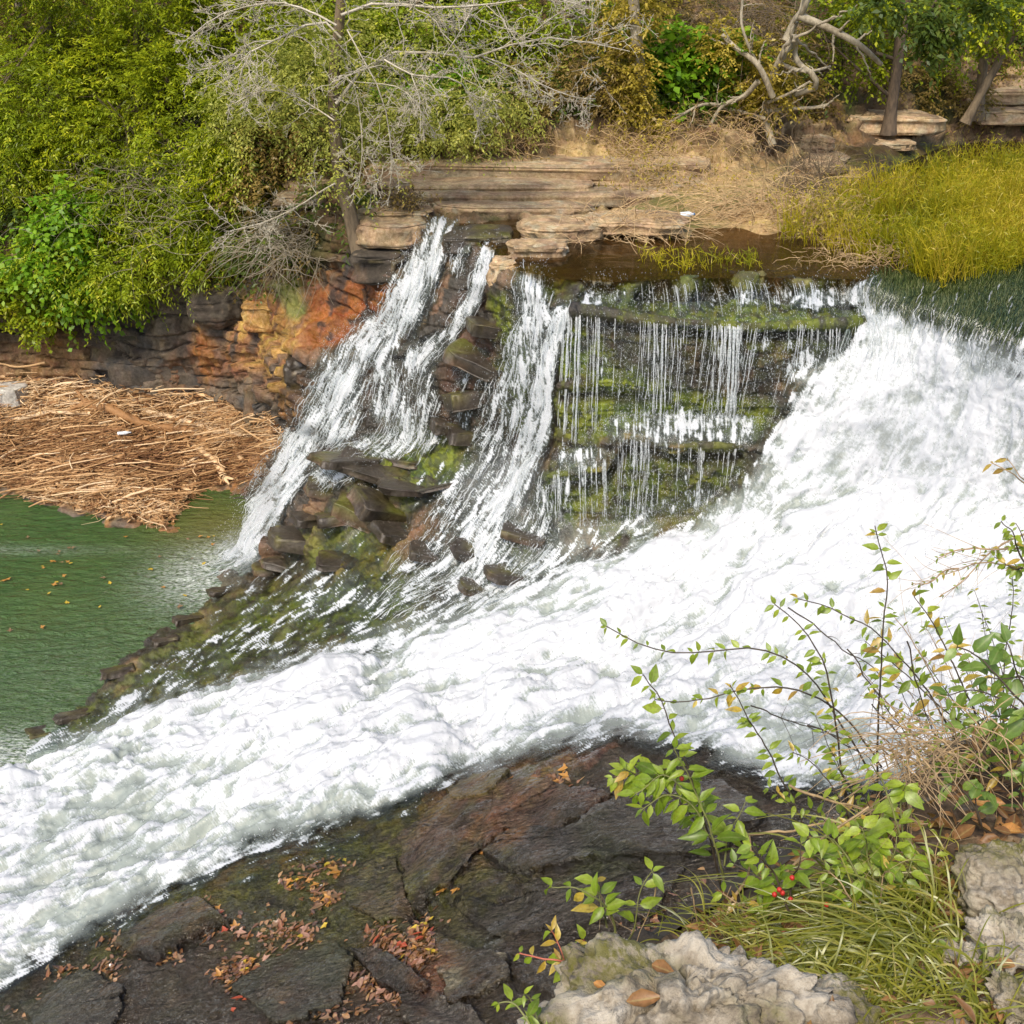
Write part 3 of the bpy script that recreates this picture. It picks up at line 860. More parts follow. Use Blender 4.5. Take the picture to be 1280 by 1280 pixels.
# the chute: less texture, soft white haze of aerated water
q = .5 * LIC2 + .48 * LIC1 + .38 * LIC3
th = 2.05 - 3.45 * dn
qf = .62 * LIC1 + .42 * LIC4 + .42 * LIC2 + .25 * fbm(POS * 9, 3, 88)
tf = 2.12 - 2.75 * dn
wcz = poly_mask([(722, 330), (1085, 330), (1120, 405), (985, 460), (968, 530), (915, 610), (860, 655), (700, 690), (690, 590), (712, 560)], 6)
qf = qf + (.40 * LIC1 + .40 * LIC4 + 1.0 * fbm(POS * np.array([10, 10, 1.5]), 4, 89) * 1.3 + .5 * fbm(POS * 14, 3, 90) - qf) * wcz
foamv = sstep(tf - .75, tf + .85, qf) * .80 + .20 * sstep(.2, .7, dn) + .12 * (strokes(S('590 640 70 1|640 700 60 1|560 720 60 1'), .2)) * sstep(-.6, .6, LIC4)
big = fbm(POS * np.array([1.0, 1.6, 1.0]), 4, 87)
leftward = sstep(700, 60, GX + (GY - 900) * .4)
fa, fb_ = POS[..., 0] * .89 + POS[..., 1] * .45, -POS[..., 0] * .45 + POS[..., 1] * .89
FLC = np.stack([fa * .38, fb_ * 1.1, POS[..., 2] * .8], -1)
wrp = np.stack([fbm(FLC * 1.7, 3, 301), fbm(FLC * 1.7, 3, 302), 0 * fa], -1)
m1 = fbm(FLC * .8 + .35 * wrp, 3, 303); m2 = fbm(FLC * 3.0 + .6 * wrp, 4, 304); m3 = fbm(FLC * 11 + 1.2 * wrp, 4, 305)
bias = (np.maximum(dn, .60) - .74) * 1.5 - .13 * leftward + .10 * sstep(500, 900, GX) - .02
rdg = 1 - np.abs(fbm(FLC * 1.9 + .5 * wrp, 4, 307)) * 2.6
rdg2 = 1 - np.abs(fbm(FLC * 5.5 + .8 * wrp, 3, 308)) * 2.6
fr_ = sstep(-.70, .60, .30 * (rdg - .35) + .22 * (rdg2 - .35) + m1 * .5 + m2 * .56 + m3 * .50 + .17 * LIC2 + .10 * LIC1 + .05 * r1 + bias)
fr_ = fr_ + (np.clip(.66 + .06 * LIC4 + .42 * m2 + .28 * m3 + .14 * rdg2 + .05 * LIC1, 0, 1) - fr_) * np.clip(chute * .85, 0, 1)
foamv = np.where(main > .4, fr_, foamv)
foamv_old = np.where(main > .4, np.clip(foamv * .9 + .06 + .10 * fbm(POS * 3.5, 4, 81) * rapid, 0, 1), foamv)
covv = sstep(.03, .22, dn) * np.where(dn < .6, np.maximum(sstep(-.8, .5, q + dn * 3.6 - 1.0), sstep(.45, .6, dn)), 1)
murk = np.clip(.10 + .80 * rapid, 0, .85) * sstep(.3, .8, dn)
turb = sstep(.45, .95, dn)
bil = 1 - np.abs(fbm(POS * np.array([2.2, 2.2, 2.2]) + LIC3[..., None] * .05, 4, 82)) * 2
bil2 = 1 - np.abs(fbm(POS * 7.5, 3, 83)) * 2
wd_ = .03 + turb * rapid * (1 - .25 * chute) * (.24 * m1 + .08 * m2 + .10 * np.clip(rdg, -.5, 1) + .04 * np.clip(rdg2, -.5, 1) + .030 * m3 + .010 * fbm(FLC * 30 + 2 * wrp, 3, 306) + .05 * bil + .004 * LIC2) + (1 - rapid) * turb * (.012 * LIC2 + .012 * LIC3) + .0035 * LIC1 * turb + .05 * chute * fbm(POS * 2, 3, 85)
WP = POS + NRM * wd_[..., None]
fm = (dn[:-1, :-1] > .045) | (dn[1:, 1:] > .045)
# which body of water a face belongs to
wl = poly_mask([(440, 270), (628, 300), (640, 345), (612, 372), (600, 450), (570, 560), (470, 585), (400, 640), (345, 690), (350, 760), (180, 770), (180, 660), (300, 560), (400, 400)], 2) > .5
wm = poly_mask([(628, 300), (725, 345), (722, 380), (712, 560), (690, 590), (700, 690), (640, 760), (480, 770), (500, 690), (600, 560), (612, 372)], 2) > .5
wc = poly_mask([(722, 330), (1085, 330), (1120, 405), (985, 460), (968, 530), (915, 610), (860, 655), (700, 690), (690, 590), (712, 560)], 2) > .5
body_id = np.where(wl, 0, np.where(wm, 1, np.where(wc, 2, 3)))[:-1, :-1]
WOBJ = {}
for k, nm in ((0, 'waterfall'), (1, 'waterfall'), (2, 'waterfall'), (3, 'rapids')):
    WOBJ[k] = kind(grid_mesh(nm, WP, fm & (body_id == k), MAT_WATER, {'foam': foamv, 'cov': covv, 'murk': murk}), 'structure')
    WOBJ[k]['_o'] = [0.0, 0.0, 0.0]


def gsample(A, px, py):
    x = np.clip((px - PX0) / GS, 0, NX - 1.01); y = np.clip((py - PY0) / GS, 0, NY - 1.01)
    i, j = x.astype(int), y.astype(int); fx, fy = x - i, y - j
    if A.ndim == 3: fx, fy = fx[..., None], fy[..., None]
    return (A[j, i] * (1 - fx) + A[j, i + 1] * fx) * (1 - fy) + (A[j + 1, i] * (1 - fx) + A[j + 1, i + 1] * fx) * fy


def ribbons(n, box, wfun, nsteps, step, r0, r1, off, jit, mb, seed):
    rg = np.random.default_rng(seed)
    x = rg.uniform(box[0], box[2], n * 8); y = rg.uniform(box[1], box[3], n * 8)
    w = gsample(wfun, x, y)
    keep = rg.random(len(x)) < w
    x, y = x[keep][:n], y[keep][:n]; m = len(x)
    if not m: return
    pts = []; px, py = x.copy(), y.copy()
    for k in range(nsteps):
        pts.append(np.stack([px, py], -1))
        f = gsample(FLOW, px, py)
        px = px + f[:, 0] * step; py = py + f[:, 1] * step
    pts = np.stack(pts, 1)
    W3 = gsample(WP, pts[..., 0], pts[..., 1]); N3 = gsample(NRM, pts[..., 0], pts[..., 1])
    o = rg.uniform(off[0], off[1], (m, 1)) * (np.sin(np.linspace(.2, 3.0, nsteps)) ** .7)[None]
    W3 = W3 + N3 * o[..., None] + rg.normal(size=W3.shape) * jit
    dcheck = gsample(WD, pts[..., 0], pts[..., 1])
    R = rg.uniform(r0, r1, (m, 1)) * rg.uniform(.35, 1.2, (m, nsteps)) * (.15 + np.sin(np.linspace(.1, 3.04, nsteps)))[None]
    R = R * sstep(.03, .2, dcheck) + 1e-5
    tubes(mb, W3, R, 4)


def drops(n, box, wfun, r0, r1, off, mb, seed, stretch=2.0):
    rg = np.random.default_rng(seed)
    x = rg.uniform(box[0], box[2], n * 10); y = rg.uniform(box[1], box[3], n * 10)
    keep = rg.random(len(x)) < gsample(wfun, x, y)
    x, y = x[keep][:n], y[keep][:n]; m = len(x)
    if not m: return
    c = gsample(WP, x, y) + gsample(NRM, x, y) * (rg.random((m, 1)) ** 1.6 * off + .01)
    f = gsample(FLOW, x, y)
    ax = nrm(np.stack([f[:, 0], -f[:, 1] * .3, -f[:, 1] - .4], -1) + rg.normal(size=(m, 3)) * .35)
    ref = rvec(m, rg); a = nrm(np.cross(ax, ref)); b = np.cross(a, ax)
    r = rg.uniform(r0, r1, m) ** 1.0
    V = np.stack([c + ax * (r * stretch * rg.uniform(.6, 1.8, m))[:, None], c + a * r[:, None], c + b * r[:, None], c - a * r[:, None], c - b * r[:, None], c - ax * (r * stretch)[:, None]], 1)
    T = np.array([[0, 1, 2], [0, 2, 3], [0, 3, 4], [0, 4, 1], [5, 2, 1], [5, 3, 2], [5, 4, 3], [5, 1, 4]])
    mb.add(V.reshape(-1, 3), None, (np.arange(m)[:, None, None] * 6 + T).reshape(-1, 3))


fallw = np.where(main > .5, 0, dn) * (dn > .12)
# left cascade
mb = MB()
ribbons(900, (250, 285, 640, 720), np.where(wl, fallw, 0), 7, 4, .003, .010, (.0, .09), .006, mb, 1)
mb.build('white_strand', MAT_STRAND, WOBJ[0])
mb = MB(); drops(14000, (250, 285, 640, 720), np.where(wl, fallw ** .6, 0), .0018, .0055, .24, mb, 2); mb.build('spray', MAT_STRAND, WOBJ[0])
# middle fall
mb = MB()
ribbons(600, (470, 300, 740, 770), np.where(wm, fallw, 0), 7, 4, .003, .010, (.0, .07), .005, mb, 3)
mb.build('white_strand', MAT_STRAND, WOBJ[1])
mb = MB(); drops(11000, (470, 300, 740, 770), np.where(wm, fallw ** .6, 0), .0018, .005, .18, mb, 4); mb.build('spray', MAT_STRAND, WOBJ[1])


# the dripping curtain: separate threads of water that drop free of the mossy wall
def curtain(mb, lip, foot, n, seed, rr, out=(.03, .14), groups=9, bead=.5):
    rg = np.random.default_rng(seed)
    lip = np.array(lip, float); foot = np.array(foot, float)
    gc = rg.random(groups); u = np.where(rg.random(n) < .62, gc[rg.integers(0, groups, n)] + rg.normal(size=n) * .016, rg.random(n)); u = np.clip(u, 0, 1)
    ul = np.linspace(0, 1, len(lip)); uf = np.linspace(0, 1, len(foot))
    lx, ly = np.interp(u, ul, lip[:, 0]), np.interp(u, ul, lip[:, 1]) + rg.uniform(-2, 5, n)
    fx, fy = lx + (np.interp(u, uf, foot[:, 0]) - lx) , np.interp(u, uf, foot[:, 1]) + rg.uniform(-10, 12, n)
    A = gsample(WP, lx, ly); B = gsample(WP, fx, fy)
    ns = 30; t = np.linspace(0, 1, ns)
    o = rg.uniform(*out, n)
    X = A[:, None, 0] + (B[:, None, 0] - A[:, None, 0]) * t * .35
    Y_ = A[:, None, 1] - o[:, None] * np.sqrt(t)[None] - .02
    endY = np.minimum(A[:, 1] - o, B[:, 1] - .03)
    Y_ = A[:, None, 1] + (endY - A[:, 1])[:, None] * np.sqrt(t)[None]
    Z = A[:, None, 2] + .015 + (B[:, None, 2] - A[:, None, 2]) * t
    Pn = np.stack([X, Y_, Z], -1) + .010 * np.stack([vnoise(np.stack([0 * Z + np.arange(n)[:, None] * 3.1, Z * 3.5, 0 * Z], -1), seed + 1), 0 * Z, 0 * Z], -1) + rg.normal(size=(n, ns, 3)) * np.array([.0012, .0012, .001])
    R = rg.uniform(rr[0], rr[1], (n, 1)) * (1 - .35 * t)[None]
    ph = rg.uniform(0, 50, (n, 1))
    nn = vnoise(np.stack([ph + 0 * Z, Z * 9 + ph, 0 * Z], -1), seed)
    R = R * (.55 + .75 * sstep(-.5, .6, nn)) * np.where(nn < -.45 + bead * t[None] * 1.1, .05, 1.0)
    tubes(mb, Pn, R, 4)


mb = MB()
curtain(mb, [(718, 390), (830, 400), (940, 407), (1050, 403), (1112, 398)], [(718, 545), (800, 530), (900, 520), (985, 465), (1108, 432)], 90, 5, (.0014, .0048), groups=14)
curtain(mb, [(800, 398), (850, 402)], [(800, 525), (850, 525)], 22, 6, (.002, .008), groups=3)
curtain(mb, [(890, 405), (925, 407)], [(890, 520), (925, 522)], 50, 7, (.003, .010), groups=3)
curtain(mb, [(705, 388), (725, 392)], [(690, 545), (715, 555)], 34, 8, (.003, .009), groups=4)
curtain(mb, [(980, 405), (1110, 397)], [(980, 468), (1106, 436)], 60, 9, (.0018, .0055), groups=12)
curtain(mb, [(795, 353), (860, 353), (1075, 354)], [(795, 384), (860, 388), (1075, 380)], 80, 14, (.002, .006), out=(.02, .08), bead=.2, groups=7)
curtain(mb, [(690, 590), (760, 575)], [(695, 640), (765, 655)], 40, 11, (.002, .006), out=(.02, .08))
curtain(mb, [(775, 545), (850, 556), (928, 556)], [(760, 650), (850, 648), (905, 605)], 60, 12, (.0018, .0055), out=(.02, .09))
mb.build('white_strand', MAT_STRAND, WOBJ[2])
mb = MB()
dw = np.where(wc, .35 + .65 * fallw, 0)
drops(15000, (700, 350, 1115, 660), dw, .0015, .0042, .16, mb, 13, 2.6)
mb.build('spray', MAT_STRAND, WOBJ[2])
# rapids: flecks thrown up from the white water
mb = MB()
edge = np.where(main > .3, .25 + .5 * np.clip(wob2 + .2, 0, 1), 0)
drops(5200, (0, 380, 1290, 1240), edge, .003, .009, .22, mb, 15, 1.5)
ribbons(220, (1080, 350, 1400, 470), np.where(lipwater > .2, .7, 0), 8, 5, .004, .012, (.0, .05), .008, mb, 17)
mb.build('spray', MAT_STRAND, WOBJ[3])

# ---------------------------------------------------------------- pool and upper river
g = G('pool_water')
pw = g.pos()
mp = g.n('Mapping', {'Vector': pw, 'Scale': (2.2, 5.5, 1), 'Rotation': (0, 0, .25)}).outputs[0]
n1 = g.noise(mp, 1.6, 6, .62, .6); n2 = g.noise(pw, 9, 4, .6)
b = g.n('Bump', {'Height': g.math('ADD', n1, g.math('MULTIPLY', n2, .12)), 'Strength': 1.0, 'Distance': .2}).outputs[0]
shal = g.attr('shal')
pc = g.mix(shal, g.mix(g.noise(pw, .6, 3), (.030, .088, .018), (.075, .135, .034)), (.13, .13, .03))
pc = g.mix(g.math('MULTIPLY', g.attr('foam'), g.mapr(g.noise(mp, 6, 5, .7), .4, .62, 0, 1)), pc, (.75, .8, .78))  # white mixed in for foam and for painted ripple glints
MAT_POOL = g.surf(g.n('BsdfPrincipled', {'Base Color': pc, 'Roughness': .05, 'Normal': b, 'IOR': 1.33}).outputs[0])
nx_, ny_ = 420, 420
xs = np.linspace(-14, -2.2, nx_); ys = np.linspace(8.7, 18.6, ny_)
XX, YY = np.meshgrid(xs, ys)
pp = np.stack([XX, YY, 0 * XX], -1)
rot = pp @ np.array([[.97, -.24, 0], [.24, .97, 0], [0, 0, 1]])
nearfall = np.exp(-((XX + 4.2) ** 2 + (YY - 15.0) ** 2) / 3.0) + np.exp(-((XX + 6.2) ** 2 / 3 + (YY - 10.2) ** 2) / 1.5)
ZZ = .018 * fbm(rot * np.array([1.3, 3.4, 1]), 4, 91) + .012 * fbm(rot * np.array([4, 9, 1]), 3, 92) + nearfall * .03 * fbm(pp * 4, 3, 93)
shal_ = np.clip(np.exp(-((XX + 5.0) ** 2 / 1.2 + (YY - 16.4) ** 2 / 1.2)) * .9, 0, 1)
foam_glint = np.clip(np.exp(-((XX + 4.55) ** 2 / .9 + (YY - 14.8) ** 2 / .8)) * 1.3 + np.exp(-((XX + 6.0) ** 2 / 1.6 + (YY - 10.5) ** 2 / .2)) + np.exp(-((XX + 5.8) ** 2 / 4 + (YY - 12.0) ** 2 / 2.5)) * .12 + np.exp(-((XX + 8.5) ** 2 / 4 + (YY - 15.6) ** 2 / .03)) * .25, 0, 1)  # foam patches, plus sky glints on the ripples painted as white streaks
mb = MB(); idx = np.arange(nx_ * ny_).reshape(ny_, nx_)
mb.add(np.stack([XX, YY, ZZ], -1), np.stack([idx[:-1, :-1], idx[:-1, 1:], idx[1:, 1:], idx[1:, :-1]], -1).reshape(-1, 4), None, 0, shal=shal_.ravel(), foam=foam_glint.ravel())
kind(mb.build('pool', MAT_POOL, local=(0, 0, 0)), 'structure')

g = G('river_water')
pw = g.pos()
b = g.n('Bump', {'Height': g.noise(pw, 2.2, 4, .55, .5), 'Strength': .25, 'Distance': .05}).outputs[0]
tp = g.n('BsdfTransparent', {'Color': (.62, .48, .24)}).outputs[0]
df = g.n('BsdfDiffuse', {'Color': (.045, .028, .010)}).outputs[0]
m1 = g.n('MixShader', {0: .38, 1: tp, 2: df}).outputs[0]
gl = g.n('BsdfGlossy', {'Roughness': .06, 'Normal': b}).outputs[0]
MAT_RIVER = g.surf(g.n('MixShader', {0: g.n('Fresnel', {'IOR': 1.33, 'Normal': b}).outputs[0], 1: m1, 2: gl}).outputs[0])
ol = np.array([P(*c, z=5)[:2] for c in ((534, 294), (572, 291), (590, 299), (625, 318), (650, 340), (700, 349), (760, 353), (930, 347), (1075, 350), (1110, 352), (1180, 371), (1280, 406), (1460, 466), (1460, 150), (1280, 160), (1040, 170), (860, 235), (720, 268), (545, 280))])
mb = MB(); c = ol.mean(0); n = len(ol)
rpx = [(534, 294), (572, 291), (590, 299), (625, 318), (650, 340), (700, 349), (760, 353), (930, 347), (1075, 350), (1110, 350), (1180, 352), (1280, 342), (1460, 352), (1470, 150), (1280, 158), (1040, 168), (860, 235), (720, 268), (545, 280)]
rm = poly_mask(rpx, 1) > .5
dz_ = (GY - 640.0) / F
RVP = np.stack([(GX - 640.0) / F, CT - dz_ * ST_, -ST_ - dz_ * CT], -1)
RVP = np.array([0, 0, H]) + RVP * np.where(rm, (5.012 - H) / np.minimum(RVP[..., 2], -.02), 1)[..., None]
RVP[..., 2] += .004 * fbm(RVP * 3, 3, 95)
kind(grid_mesh('river', RVP, rm[:-1, :-1] & rm[1:, 1:] & rm[1:, :-1] & rm[:-1, 1:], MAT_RIVER, {}), 'structure')

# mist hanging where the water strikes: small even clouds of spray
g = G('mist')
vs = g.n('VolumePrincipled', {'Color': (.95, .97, 1.0), 'Density': .13, 'Anisotropy': .0})
g.t.links.new(vs.outputs[0], g.out.inputs['Volume'])
for k, (px, py, Y, a, b, c) in enumerate([(1215, 520, 11.6, 1.5, .8, 1.0), (1110, 560, 12.0, 1.1, .6, .6), (640, 600, 13.2, .8, .5, .35), (310, 690, 15.1, .6, .5, .28)]):
    mb = MB(); rock_mesh(mb, a, b, c, 1, 1, 700 + k, rough=.05, nu=40, nv=24, cen=P(px, py, Y=Y), rot=(.5, 0, -.3))
    kind(mb.build('mist', g.m), 'stuff')
# ================================================================== loose slabs, ledges and boulders (each a thing)
def tan_col(W, L, a=(.40, .285, .165), b=(.21, .145, .085), lich=(.40, .37, .26)):
    n1 = fbm(W * 2.2, 4, 101); n2 = fbm(W * 9, 4, 102)
    c = np.zeros((len(W), 3)) + np.array(a)
    c = lerpc(c, b, sstep(-.2, .4, n1 + n2 * .5))
    c = lerpc(c, lich, sstep(.1, .5, n2 - n1 * .4) * .6)
    return c


def dark_col(W, L):
    n1 = fbm(W * 2.5, 4, 103); n2 = fbm(W * 9, 4, 104)
    c = np.zeros((len(W), 3)) + np.array([.055, .045, .034])
    c = lerpc(c, (.115, .072, .046), sstep(-.1, .45, n1 + n2 * .4))
    c = lerpc(c, (.22, .17, .12), sstep(.3, .6, n2) * .5)
    up = np.clip(L[:, 2] / (np.abs(L[:, 2]).max() + 1e-6), 0, 1)
    c = lerpc(c, (.10, .12, .015), sstep(-.1, .4, n1 * .8 + n2 * .4) * up * .8)
    return c


MAT_SLAB = rock_material('slab_stone', wet=.05, bumpd=.03)
MAT_WETSLAB = rock_material('wet_slab_stone', wet=.85, bumpd=.025)


def ledge(px0, px1, py_top, py_front, th, Y, label, seed, depth=None, mat=None, colf=tan_col, cat='rock ledge', nm='rock_ledge', tilt=0.0, strata=.10, yaw=0.0, e1=.3, e2=.36, grp=None):
    """flat-topped layered slab whose front top edge is seen at row py_front between the columns px0..px1"""
    A, B = P(px0, py_front, Y=Y), P(px1, py_front, Y=Y)
    top = (A[2] + B[2]) / 2
    back = P((px0 + px1) / 2, py_top, z=top)
    dep = depth if depth else max(.4, back[1] - Y)
    a = (B[0] - A[0]) / 2 * 1.04; b = dep / 2
    cen = ((A[0] + B[0]) / 2, Y + b, top - th / 2)
    mb = MB()
    rock_mesh(mb, a, b, th / 2, e1, e2, seed, rough=.05, strata=strata, nu=170, nv=60, cen=cen, rot=(tilt, 0, yaw), colfn=colf, freq=1.4)
    o = mb.build(nm, mat or MAT_SLAB)
    return tag(o, label, cat, grp)


ledge(455, 800, 184, 208, .30, 18.6, 'long tan ledge under the shrubs, topmost layer of the stepped shelf behind the falls', 1, depth=1.9, e2=.2)
ledge(470, 745, 224, 231, .24, 18.1, 'second layer of the stepped tan shelf, thin and undercut', 2, depth=1.2, e2=.2, strata=.05)
ledge(500, 860, 236, 243, .22, 17.75, 'third layer of the stepped tan shelf, running under the dry brush', 21, depth=1.2, e2=.2, strata=.05)
ledge(538, 738, 250, 257, .34, 17.35, 'lowest layer of the stepped tan shelf with dark striped front edge at the water', 3, depth=1.2, strata=.12, e2=.22)
ledge(700, 900, 188, 206, .30, 19.0, 'brown ledge half buried in dry twigs right of the stepped shelf', 4, depth=1.6, e2=.25)
ledge(690, 880, 222, 230, .26, 18.4, 'low brown ledge between the stepped shelf and the dry brush', 5, depth=1.2, e2=.25)
ledge(446, 534, 252, 266, .20, 16.9, 'thin pale slab beside the leaning grey trunk, lying on a thicker block', 6, depth=1.1)
ledge(438, 530, 270, 280, .40, 16.45, 'thick tan block under the thin slab beside the leaning grey trunk', 7, depth=1.2)
ledge(350, 425, 212, 226, .25, 18.3, 'greyish ledge behind the trunk of the bare tree', 8, depth=1.0)
ledge(340, 400, 238, 246, .2, 17.9, 'small grey ledge under the low bare branches', 9, depth=.9)
ledge(648, 760, 274, 286, .22, 15.75, 'pale flat slab at the edge of the stream, upper of two', 10, depth=1.0, e2=.7)
ledge(640, 712, 302, 311, .22, 14.9, 'small pale slab under the flat slab just above the middle fall', 11, depth=.7)
ledge(740, 860, 268, 279, .2, 15.9, 'long tan slab under the twig heap beside the stream', 12, depth=.9)
ledge(612, 650, 312, 330, .35, 14.55, 'narrow tan block standing between the left and middle falls', 13, depth=.5)
ledge(555, 640, 287, 296, .3, 15.75, 'mossy brown rock at the lip between two strands of the left fall', 14, depth=.8, colf=dark_col, mat=MAT_WETSLAB)
ledge(893, 1068, 192, 205, .22, 20.4, 'pale flat slab lying behind the dry brush', 15, depth=1.6, strata=.03)
ledge(1058, 1180, 134, 146, .38, 22.6, 'mossy overhanging slab at the foot of the dark trunk', 16, depth=1.3)
ledge(1085, 1152, 176, 181, .12, 22.0, 'thin grey rock lying in the dark water beyond the grass', 17, depth=.9)
ledge(1005, 1048, 160, 172, .35, 21.4, 'rounded mossy boulder at the water edge behind the slab', 18, depth=.7, e1=.7, e2=.8)
ledge(1225, 1330, 130, 140, .3, 24.2, 'dark ledge at the far right under the leaning sapling', 19, depth=1.2)
for k, (x0, x1, yt, yf, Y) in enumerate(((1030, 1180, 96, 102, 25.2), (1130, 1300, 84, 92, 25.8), (1050, 1210, 70, 78, 26.6), (1180, 1330, 108, 114, 25.0), (1150, 1300, 58, 66, 27.3), (1000, 1100, 112, 118, 24.3))):
    ledge(x0, x1, yt, yf, .32, Y, ['brown step of the layered hillside right above the mossy slab', 'long brown step of the layered hillside behind the leaning sapling', 'upper brown step of the layered hillside left of the paired trunks', 'right-hand brown step of the layered hillside just over the water', 'highest brown step of the layered hillside in the top right corner', 'short brown step of the layered hillside left of the dark trunk'][k], 30 + k, depth=1.0, strata=.12)
# dark overhang left of the left fall and rock shoulders of the bank
ledge(228, 310, 345, 362, .8, 18.5, 'dark rounded overhanging rock above the stained bank', 40, depth=1.4, colf=dark_col, e1=.7, e2=.8)
ledge(440, 505, 300, 318, .5, 16.25, 'dark block at the left edge of the left fall', 41, depth=1.0, colf=dark_col)
ledge(300, 345, 372, 384, .5, 18.1, 'ochre rock shoulder left of the orange stain', 42, depth=.9, colf=lambda W, L: tan_col(W, L, (.40, .23, .08), (.22, .10, .04), (.3, .22, .1)))
ledge(100, 240, 402, 418, .7, 19.45, 'dark layered rock band under the hanging green vine', 43, depth=1.0, colf=dark_col, strata=.14)
ledge(125, 300, 440, 452, .7, 19.15, 'grey layered rock band just above the driftwood', 44, depth=1.0, colf=lambda W, L: tan_col(W, L, (.12, .095, .07), (.06, .055, .05), (.16, .12, .08)), strata=.14)
ledge(300, 365, 462, 474, 1.0, 17.9, 'grey and rust rock face at the right end of the driftwood', 45, depth=.9, colf=lambda W, L: tan_col(W, L, (.14, .10, .06), (.07, .06, .05), (.22, .12, .05)), strata=.10)
ledge(352, 388, 432, 452, 1.3, 16.35, 'dark wet pillar of rock along the left side of the left fall', 46, depth=.8, colf=dark_col, mat=MAT_WETSLAB, e1=.4)
ledge(-60, 18, 478, 488, .35, 19.0, 'square pale concrete block at the left end of the driftwood', 47, depth=.5, colf=lambda W, L: tan_col(W, L, (.42, .40, .36), (.36, .33, .3), (.45, .43, .4)), strata=0, e1=.12, e2=.12, nm='concrete_block', cat='block')

# tumbled dark slabs between the left cascade and the rapids
SL = [(438, 578, .46, .26, .10, .5, .1, 14.45), (470, 590, .5, .3, .11, -.15, .25, 14.2), (560, 606, .42, .12, .05, .35, -.3, 13.75), (520, 612, .5, .25, .09, .2, .1, 13.8), (486, 640, .42, .3, .2, .55, .5, 13.6), (450, 636, .34, .3, .24, -.3, .2, 13.9),
      (418, 648, .3, .25, .14, .3, -.2, 14.2), (372, 676, .36, .28, .19, .1, .1, 14.35), (395, 652, .26, .2, .1, .7, .2, 14.4), (504, 668, .4, .22, .12, .5, .35, 13.3), (540, 690, .3, .2, .1, .1, .2, 13.0), (430, 700, .36, .26, .08, .2, .1, 13.4),
      (355, 705, .26, .2, .1, -.2, .1, 14.3), (582, 545, .22, .2, .17, .3, .1, 14.5), (404, 612, .24, .2, .12, .1, .3, 14.7), (590, 690, .26, .16, .12, .2, .5, 12.75), (655, 672, .26, .18, .1, -.2, .1, 12.85), (640, 720, .3, .2, .1, .5, .2, 12.35), (600, 735, .24, .16, .1, .3, .2, 12.3),
      (280, 742, .22, .10, .08, .6, .1, 14.0), (238, 780, .2, .09, .08, .6, .1, 13.4), (208, 802, .16, .09, .07, .5, 0, 13.0), (150, 848, .2, .09, .08, .6, 0, 12.2), (92, 900, .2, .1, .08, .5, 0, 11.3), (62, 920, .24, .13, .1, .5, .1, 11.05), (612, 412, .34, .26, .16, .2, .1, 14.75), (600, 452, .4, .3, .18, -.3, .3, 14.65), (588, 500, .36, .26, .22, .4, -.2, 14.55), (560, 534, .26, .2, .14, .3, .2, 14.75),
      (500, 575, .3, .2, .08, -.3, -.15, 14.4), (340, 715, .2, .16, .1, .2, .1, 14.2)]
LBL = ['dark slab leaning highest in the tumbled rocks below the left cascade', 'mossy green flat slab at the top of the tumbled rocks', 'narrow slab with a pale lit edge lying across the tumbled rocks', 'broad brown slab just below the pale-edged slab', 'large tilted dark block in the middle of the tumbled rocks', 'upright dark block left of the large tilted block', 'brown block at the left side of the tumbled rocks', 'rounded dark boulder at the lower left foot of the cascade', 'small tilted slab above the rounded dark boulder', 'tilted slab at the lower right of the large dark block', 'small wet slab where the middle fall spreads out', 'flat mossy slab at the foot of the tumbled rocks', 'low wet rock beside the foam at the pool edge', 'red-brown block between the left cascade and the middle fall', 'small block against the white chute of the left cascade', 'grey wet rock with water running around it below the middle fall', 'flat grey rock in the spray right below the middle fall', 'dark wet rock at the edge of the rapids under the middle fall', 'small dark rock where thin water meets the rapids',
       'black slab at the top of the pool shore', 'black jagged slab on the pool shore, second from the top', 'small jagged rock on the pool shore in the middle', 'low dark rock on the pool shore beside the mossy slope', 'dark rock near the lower end of the pool shore', 'mossy brown rock at the tip of the pool shore beside the foam', 'brown block at the top of the rib between the two falls', 'red-brown block in the upper half of the rib between the falls', 'dark block in the lower half of the rib between the falls', 'small block at the foot of the rib between the falls', 'thin slab at the upper edge of the tumbled rocks by the white water', 'small wet stone at the pool edge beside the white chute']
for k, (px, py, a, b, c, yaw, tl_, Y) in enumerate(SL):
    jx, iy = int((px - PX0) / GS), int((py - PY0) / GS)
    cen = RP[iy, jx] + NRM[iy, jx] * (c * (.25 if k < 25 or k > 28 else -.05))
    mb = MB()
    rock_mesh(mb, a * 1.1, b * 1.0, c * .6, .12, .24, 200 + k, rough=.035, strata=.035, nu=80, nv=36, cen=cen, rot=(tl_ * .8 - .15, tl_ * .7 + .12, yaw), colfn=dark_col, freq=1.3)
    tag(mb.build('slate_slab', MAT_WETSLAB), LBL[k], 'rock', 'tumbled slate slabs around the falls')


